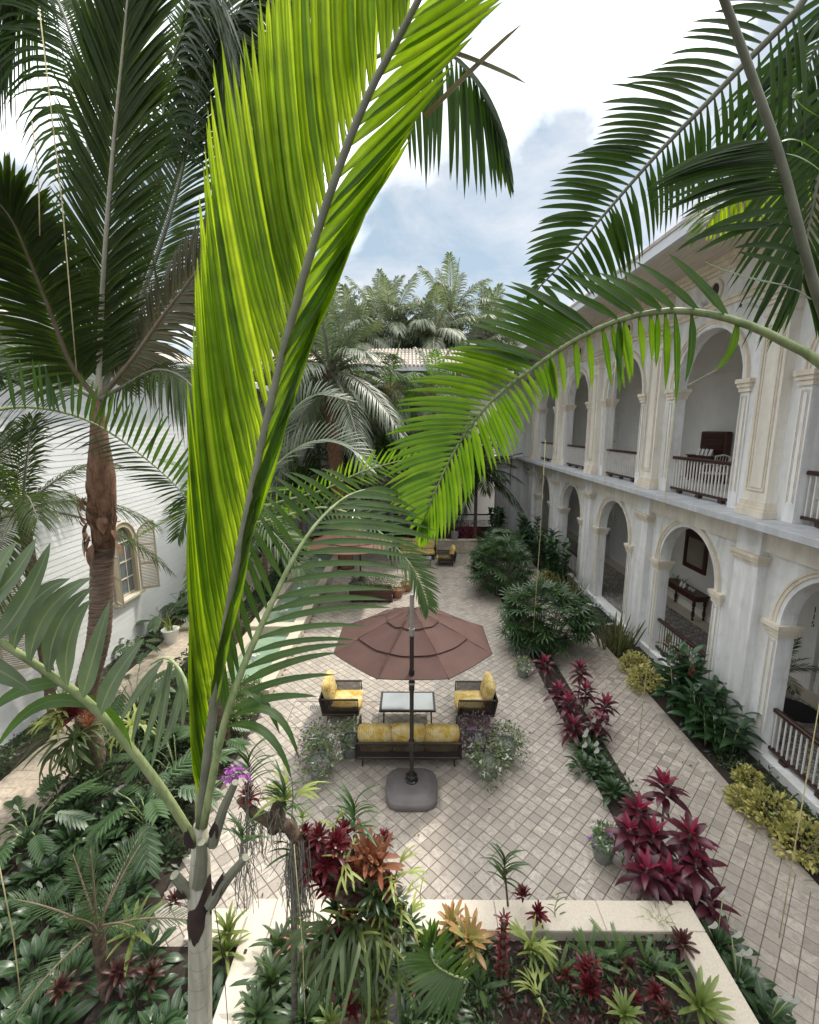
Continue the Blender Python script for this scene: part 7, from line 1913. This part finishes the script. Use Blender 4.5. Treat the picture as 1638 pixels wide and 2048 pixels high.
for a, e in ((2.4, 50), (3.6, 40), (4.4, 20), (1.6, 60), (3.0, 75)):
    c = Vector((-4.9, 4.5, 6.1)); d = Vector((math.cos(a), math.sin(a), 0)); P = [c]
    for s in np.linspace(.15, 1, 8): P.append(c + d * 2.4 * s * math.cos(R(e)) + Vector((0, 0, 2.4 * s * math.sin(R(e)) - 1.2 * s * s)))
    coco_frond(pd_, np.array([tuple(q) for q in P]), 50, .6, .034, (55, 28), .25, 'lf_dark', (0, 0, 1), 'petiole', .02, 4)

# ---- generic palms
def crown_palm(name, label, base, topz, r0, r1, nf, Lf, Ll, w, nl, mat, rm, elev=(75, -15), fall=.55, bark='bark', group=None, droop=.4, seed=0, lean=(0, 0), skirt=False, nseg=3, sp=.9):
    """palm: ringed trunk and a crown of arching fronds"""
    random.seed(seed + 11)
    t = thing(name, label, 'palm tree', base, group)
    top = Vector((base[0] + lean[0], base[1] + lean[1], topz))
    ringed_trunk(t, [base, Vector(base).lerp(top, .5) + Vector((lean[0] * .15, lean[1] * .15, 0)), top], r0, r1, bark, 26)
    for i in range(nf):
        f = i / max(1, nf - 1); a = i * GA + random.uniform(-.25, .25)
        e = R(elev[0] + (elev[1] - elev[0]) * f ** sp + random.uniform(-6, 6)); d = Vector((math.cos(a), math.sin(a), 0))
        L_ = Lf * random.uniform(.85, 1.08); P = [top - Vector((0, 0, .1))]
        for s in np.linspace(.12, 1, 8):
            P.append(top + d * L_ * s * (math.cos(e) * .9 + .1) + Vector((0, 0, L_ * (s * math.sin(e) - fall * (math.cos(e) * .8 + .2) * s * s))))
        P = np.array([tuple(q) for q in P])
        fr_ = rachis(t, P, r1 * .28, .006, rm, 12, 'frond')
        leaves_joined('leaflets', frond_geo(P, (0, 0, 1), nl, Ll, w, (62, 26), droop, .12, 'palm', nseg, .12), M[mat], fr_, kind=None)
    if skirt:
        for k in range(60):
            a = random.uniform(0, 6.28); z = random.uniform(0, 1) ** 1.2
            b = top + Vector((math.cos(a) * r1 * 1.1, math.sin(a) * r1 * 1.1, -z * skirt)); l = random.uniform(.3, .8)
            tp_ = b + Vector((math.cos(a) * l * .45, math.sin(a) * l * .45, l * random.uniform(.2, .7)))
            leaves_split('old_stalk', leafgeo([b], [(b + tp_) / 2 + Vector((math.cos(a), math.sin(a), 0)) * .06], [tp_], .14, 3, .3, (math.cos(a), math.sin(a), .1), 'needle'), M['fibre'], t)
    return t
p = at(41, 1022, 9.0)
crown_palm('coconut_palm', 'small coconut palm close to the clapboard wall at the left edge', (-7.95, 9.3, 0), p.z, .12, .10, 13, 2.6, .75, .032, 52, 'lf_coco', 'petiole_grey', (80, -10), .6, 'bark', None, .45, 3, (p.x + 7.95, p.y - 9.3))
crown_palm('date_palm', 'slender palm with spiky yellow green fronds between walkway and pool', (-5.2, 12.6, 0), 4.2, .13, .11, 16, 2.5, .55, .036, 40, 'lf_bright', 'petiole', (78, -5), .45, 'bark', None, .08, 5, (.35, -.2), False, 3)
# its long fronds that cross the pool
pe = thing('date_palm', 'palm behind the bright frond whose spiky yellow fronds arch over the pool', 'palm tree', (-3.0, 7.0, 0))
MB().tube([(-3.75, 8.3, 0), (-3.74, 8.3, 1.6), (-3.65, 8.2, 3.2), (-3.5, 8.1, 4.6)], [.12, .11, .10, .09], 12).build('trunk', M['bark'], pe, smooth='all')
ec = np.array([(-3.5, 8.1, 4.6)])
for lst, mat, L_, n_, up2, lab in (([(520, 965, 8.0), (575, 910, 8.1), (630, 882, 8.2), (690, 892, 8.3), (740, 935, 8.4)], 'lf_far', .62, 34, (0, -.5, 1), 'arching grey green frond with a fan of spiky leaflets'),
        ([(540, 1010, 7.6), (640, 982, 7.5), (720, 945, 7.4), (800, 922, 7.3), (860, 915, 7.2)], 'lf_bright', .42, 34, (0, -1, .25), 'spiky yellow green frond pointing right towards the bright arching frond'),
        ([(540, 1040, 7.0), (650, 1015, 6.8), (740, 1050, 6.6), (810, 1115, 6.5), (840, 1165, 6.45), (856, 1215, 6.4)], 'lf_mid', .42, 44, (.3, -1, .6), 'drooping frond whose tip hangs over the umbrella'),
        ([(470, 960, 8.2), (440, 880, 8.4), (430, 800, 8.6), (450, 730, 8.7)], 'lf_mid', .6, 34, (0, -1, .3), None), ([(440, 1010, 8.0), (405, 990, 7.9), (375, 1020, 7.8), (358, 1070, 7.7)], 'lf_mid', .5, 34, (0, -.6, 1), None),
        ([(500, 1040, 7.4), (560, 1080, 7.1), (610, 1150, 6.9)], 'lf_mid', .5, 30, (0, -.6, 1), None), ([(530, 930, 8.6), (580, 830, 9.0), (630, 790, 9.3), (690, 800, 9.6)], 'lf_far', .6, 34, (0, -.5, 1), None)):
    coco_frond(pe, np.concatenate([ec, pts3(lst)]), n_, L_, .036, (58, 30), .06, mat, up2, 'petiole', .022, 4, .25, .2, lab)
for s in (0,):
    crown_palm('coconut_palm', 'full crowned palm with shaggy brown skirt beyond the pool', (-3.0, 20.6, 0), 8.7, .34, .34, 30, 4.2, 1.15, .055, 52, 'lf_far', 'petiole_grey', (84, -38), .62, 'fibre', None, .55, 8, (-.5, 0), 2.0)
crown_palm('slender_palm', 'slim palm with drooping orange flower sprays before the far wing', (-1.0, 22.0, 0), 8.2, .10, .09, 12, 2.4, .75, .05, 32, 'lf_mid', 'petiole', (78, -10), .6, 'bark_grey', None, .5, 9)
for k, (x, y, z, lab) in enumerate(((-1.25, 21.3, 7.7, 'pale orange flower spray hanging below the slim palm crown'), (1.0, 22.6, 7.8, 'second orange flower spray on the palm right of the slim one'))):
    t = thing('flower_spray', lab, 'flower spray', (x, y, z - .9), 'orange palm flower sprays')
    leaves_joined('foliage', small_leaves(900, (x, y, z), (.95, .7, .62), .28, .022, .1, 1, -.2, 'needle'), M['bloom_orange'], t)
    MB().tube([(x, y + .1, z + .6), (x, y, z)], [.03, .015], 6).build('stalk', M['petiole'], t)
crown_palm('slender_palm', 'slim palm half hidden by the bright frond before the far wing', (1.1, 23.0, 0), 8.5, .10, .09, 12, 2.4, .75, .05, 32, 'lf_mid', 'petiole', (78, -10), .6, 'bark_grey', None, .5, 12)
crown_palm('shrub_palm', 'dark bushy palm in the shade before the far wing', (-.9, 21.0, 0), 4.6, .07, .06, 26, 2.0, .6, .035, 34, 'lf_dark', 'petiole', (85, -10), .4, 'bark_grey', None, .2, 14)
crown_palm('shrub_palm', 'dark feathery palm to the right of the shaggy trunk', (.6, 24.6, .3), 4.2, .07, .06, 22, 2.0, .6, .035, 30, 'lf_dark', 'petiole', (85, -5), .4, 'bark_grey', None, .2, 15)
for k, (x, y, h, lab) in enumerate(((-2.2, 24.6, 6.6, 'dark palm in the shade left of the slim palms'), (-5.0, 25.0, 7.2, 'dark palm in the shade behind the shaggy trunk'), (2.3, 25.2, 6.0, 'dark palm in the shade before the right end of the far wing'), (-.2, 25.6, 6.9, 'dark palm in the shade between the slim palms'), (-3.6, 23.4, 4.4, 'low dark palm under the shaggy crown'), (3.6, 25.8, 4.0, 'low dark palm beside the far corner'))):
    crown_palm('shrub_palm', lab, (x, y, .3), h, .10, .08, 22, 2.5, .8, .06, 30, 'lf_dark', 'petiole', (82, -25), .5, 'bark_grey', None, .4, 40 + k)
crown_palm('shrub_palm', 'feathery palm in the left bed behind the poolside hedge', (-5.6, 17.0, 0), 2.4, .09, .08, 18, 2.2, .6, .04, 32, 'lf_mid', 'petiole', (80, 5), .4, 'bark', None, .25, 16)
crown_palm('shrub_palm', 'feathery palm low behind the pool at the far left', (-5.4, 22.0, 0), 3.2, .09, .08, 20, 2.4, .7, .045, 32, 'lf_dark', 'petiole', (80, 0), .4, 'bark', None, .25, 17)
crown_palm('small_palm', 'small spiky palm with short dark trunk among the lower left lilies', (*tuple(on(215, 2010, .02))[:2], .02), at(222, 1860, on(215, 2010).y).z, .07, .06, 9, 1.05, .24, .014, 26, 'lf_ground', 'petiole_brown', (88, 15), .35, 'driftwood', None, .05, 18, (0, 0), False, 3, 1.0)
crown_palm('potted_palm', 'small feathery palm on the pebble floor of the near gallery', (8.3, 9.75, F1), F1 + .75, .03, .02, 10, .95, .32, .022, 20, 'lf_dark', 'petiole', (75, 10), .4, 'bark_grey', None, .2, 19)
# ---- palms and trees beyond the far roof
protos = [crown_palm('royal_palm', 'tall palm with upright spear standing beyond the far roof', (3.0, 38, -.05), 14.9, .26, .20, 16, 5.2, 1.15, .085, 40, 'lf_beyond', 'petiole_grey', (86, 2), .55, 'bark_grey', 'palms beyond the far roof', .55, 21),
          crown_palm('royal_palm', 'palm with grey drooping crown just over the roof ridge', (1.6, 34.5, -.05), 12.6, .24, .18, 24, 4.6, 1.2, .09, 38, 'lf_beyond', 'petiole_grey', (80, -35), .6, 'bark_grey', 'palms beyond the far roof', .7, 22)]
def copy_tree(o, parent=None):
    c = o.copy(); COL.objects.link(c)
    if parent is not None: c.parent = parent
    for ch in list(o.children): copy_tree(ch, c)
    return c
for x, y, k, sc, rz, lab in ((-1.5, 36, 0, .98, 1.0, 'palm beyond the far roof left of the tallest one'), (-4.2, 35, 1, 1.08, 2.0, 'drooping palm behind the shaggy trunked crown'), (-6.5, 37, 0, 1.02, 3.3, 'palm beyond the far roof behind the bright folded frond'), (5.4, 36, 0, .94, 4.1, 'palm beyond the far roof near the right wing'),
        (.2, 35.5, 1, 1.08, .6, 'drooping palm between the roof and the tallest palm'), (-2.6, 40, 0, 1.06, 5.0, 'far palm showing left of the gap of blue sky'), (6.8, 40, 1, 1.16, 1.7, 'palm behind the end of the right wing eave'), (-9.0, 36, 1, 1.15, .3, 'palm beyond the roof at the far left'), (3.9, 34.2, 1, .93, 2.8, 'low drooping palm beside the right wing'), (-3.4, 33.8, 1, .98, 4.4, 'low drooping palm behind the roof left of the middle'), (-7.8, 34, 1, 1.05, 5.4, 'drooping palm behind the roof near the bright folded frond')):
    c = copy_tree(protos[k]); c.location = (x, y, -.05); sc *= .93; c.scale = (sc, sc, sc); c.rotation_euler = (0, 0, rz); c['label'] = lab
def broad_tree(label, base, h, rad, n, seed):
    t = thing('leafy_tree', label, 'tree', base, 'leafy trees beyond the far roof')
    b = Vector(base); random.seed(seed)
    MB().tube([b, b + Vector((.1, 0, h * .4)), b + Vector((0, .1, h * .7))], [.3, .22, .12], 10).build('trunk', M['bark_grey'], t, smooth='all')
    gs = []
    for k in range(16):
        a = k * GA; r = rad * math.sqrt((k + .5) / 16) * .8; c = (b.x + r * math.cos(a), b.y + r * math.sin(a), h * (.62 + .34 * (1 - r / rad)) + random.uniform(-.6, .6))
        MB().tube([b + Vector((0, 0, h * .5)), Vector(c)], [.09, .03], 6).build('limb', M['bark_grey'], t)
        gs.append(small_leaves(n // 16, c, (rad * .34, rad * .34, rad * .28), .32, .15, .35, 1, .3, 'oval'))
    leaves_joined('crown', gs, M['lf_tree'], t)
for k, (x, y, h, r, lab) in enumerate(((-5.0, 43, 18.0, 5.5, 'leafy tree behind the palms at the left of the far roof'), (1.0, 44, 17.0, 5.5, 'leafy tree behind the palms over the middle of the far roof'), (7.5, 45, 16.0, 5.0, 'leafy tree behind the palms at the right'), (-12, 44, 18.0, 6, 'leafy tree at the far left beyond the clapboard roof'))):
    broad_tree(lab, (x, y, -.05), h, r, 5200, 30 + k)
# staghorn ferns and bromeliads mounted on the coconut trunk
pb_ = at(150, 1480, 7.3)
stag(pb_, 'huge hanging staghorn fern mounted on the left coconut trunk', STAGG, 34, 1.35, -70, 45, 'mounted staghorn ferns')
stag(at(120, 1440, 7.3), 'yellow green staghorn fern at the left side of the mounted clump', STAG, 14, 1.3, -20, 60, 'mounted staghorn ferns')
stag(at(262, 1450, 7.4), 'light green fern cluster right of the coconut trunk', STAG, 18, 1.2, -50, 50, 'mounted staghorn ferns')
brom('mar', at(145, 1440, 7.2), 'red bromeliad on top of the mounted staghorn fern', 2.2, None, 'bromeliads on the coconut trunk')
brom('broml', at(125, 1420, 7.25), 'yellow green bromeliad above the mounted staghorn fern', 1.5, None, 'bromeliads on the coconut trunk')
brom('rust', at(175, 1455, 7.15), 'orange bromeliad beside the red one on the coconut trunk', 1.3, None, 'bromeliads on the coconut trunk')

# young palm leaf rising from the planter beside the stump
p = on(915, 2010, .3)
yp = thing('young_palm', 'young palm leaf with broad glossy green leaflets fanning out beside the stump', 'palm seedling', p)
RY = np.concatenate([np.array([tuple(p)]), pts3([(935, 1962, 3.75), (905, 1950, 3.65), (868, 1925, 3.55), (858, 1880, 3.52)])])
fy = rachis(yp, RY, .014, .006, 'petiole', 16, 'frond')
yy = [((862, 1890, 3.52), (878, 1838, 3.5)), ((860, 1900, 3.52), (850, 1835, 3.48)), ((862, 1915, 3.53), (800, 1905, 3.45)), ((870, 1927, 3.55), (782, 1936, 3.42)), ((880, 1936, 3.58), (792, 1972, 3.42)), ((890, 1944, 3.6), (808, 2010, 3.42)), ((902, 1950, 3.64), (835, 2042, 3.45)), ((915, 1954, 3.68), (872, 2050, 3.5)), ((928, 1958, 3.72), (905, 2055, 3.55))]
leaves_split('leaflet', pair_leaflets(yy, 24, .042, (-.02, -.02, .14), .12, .06, .01, 7, .3, (0, -.8, 1)), M['lf_mid'], fy)
yy = [((866, 1900, 3.53), (900, 1850, 3.5)), ((875, 1928, 3.56), (925, 1880, 3.55)), ((900, 1948, 3.63), (950, 1905, 3.62)), ((925, 1957, 3.7), (965, 1930, 3.68))]
leaves_split('leaflet', pair_leaflets(yy, 9, .036, (.02, -.02, .1), .12, .06, .01, 7, .3, (0, -.8, 1)), M['lf_mid'], fy)
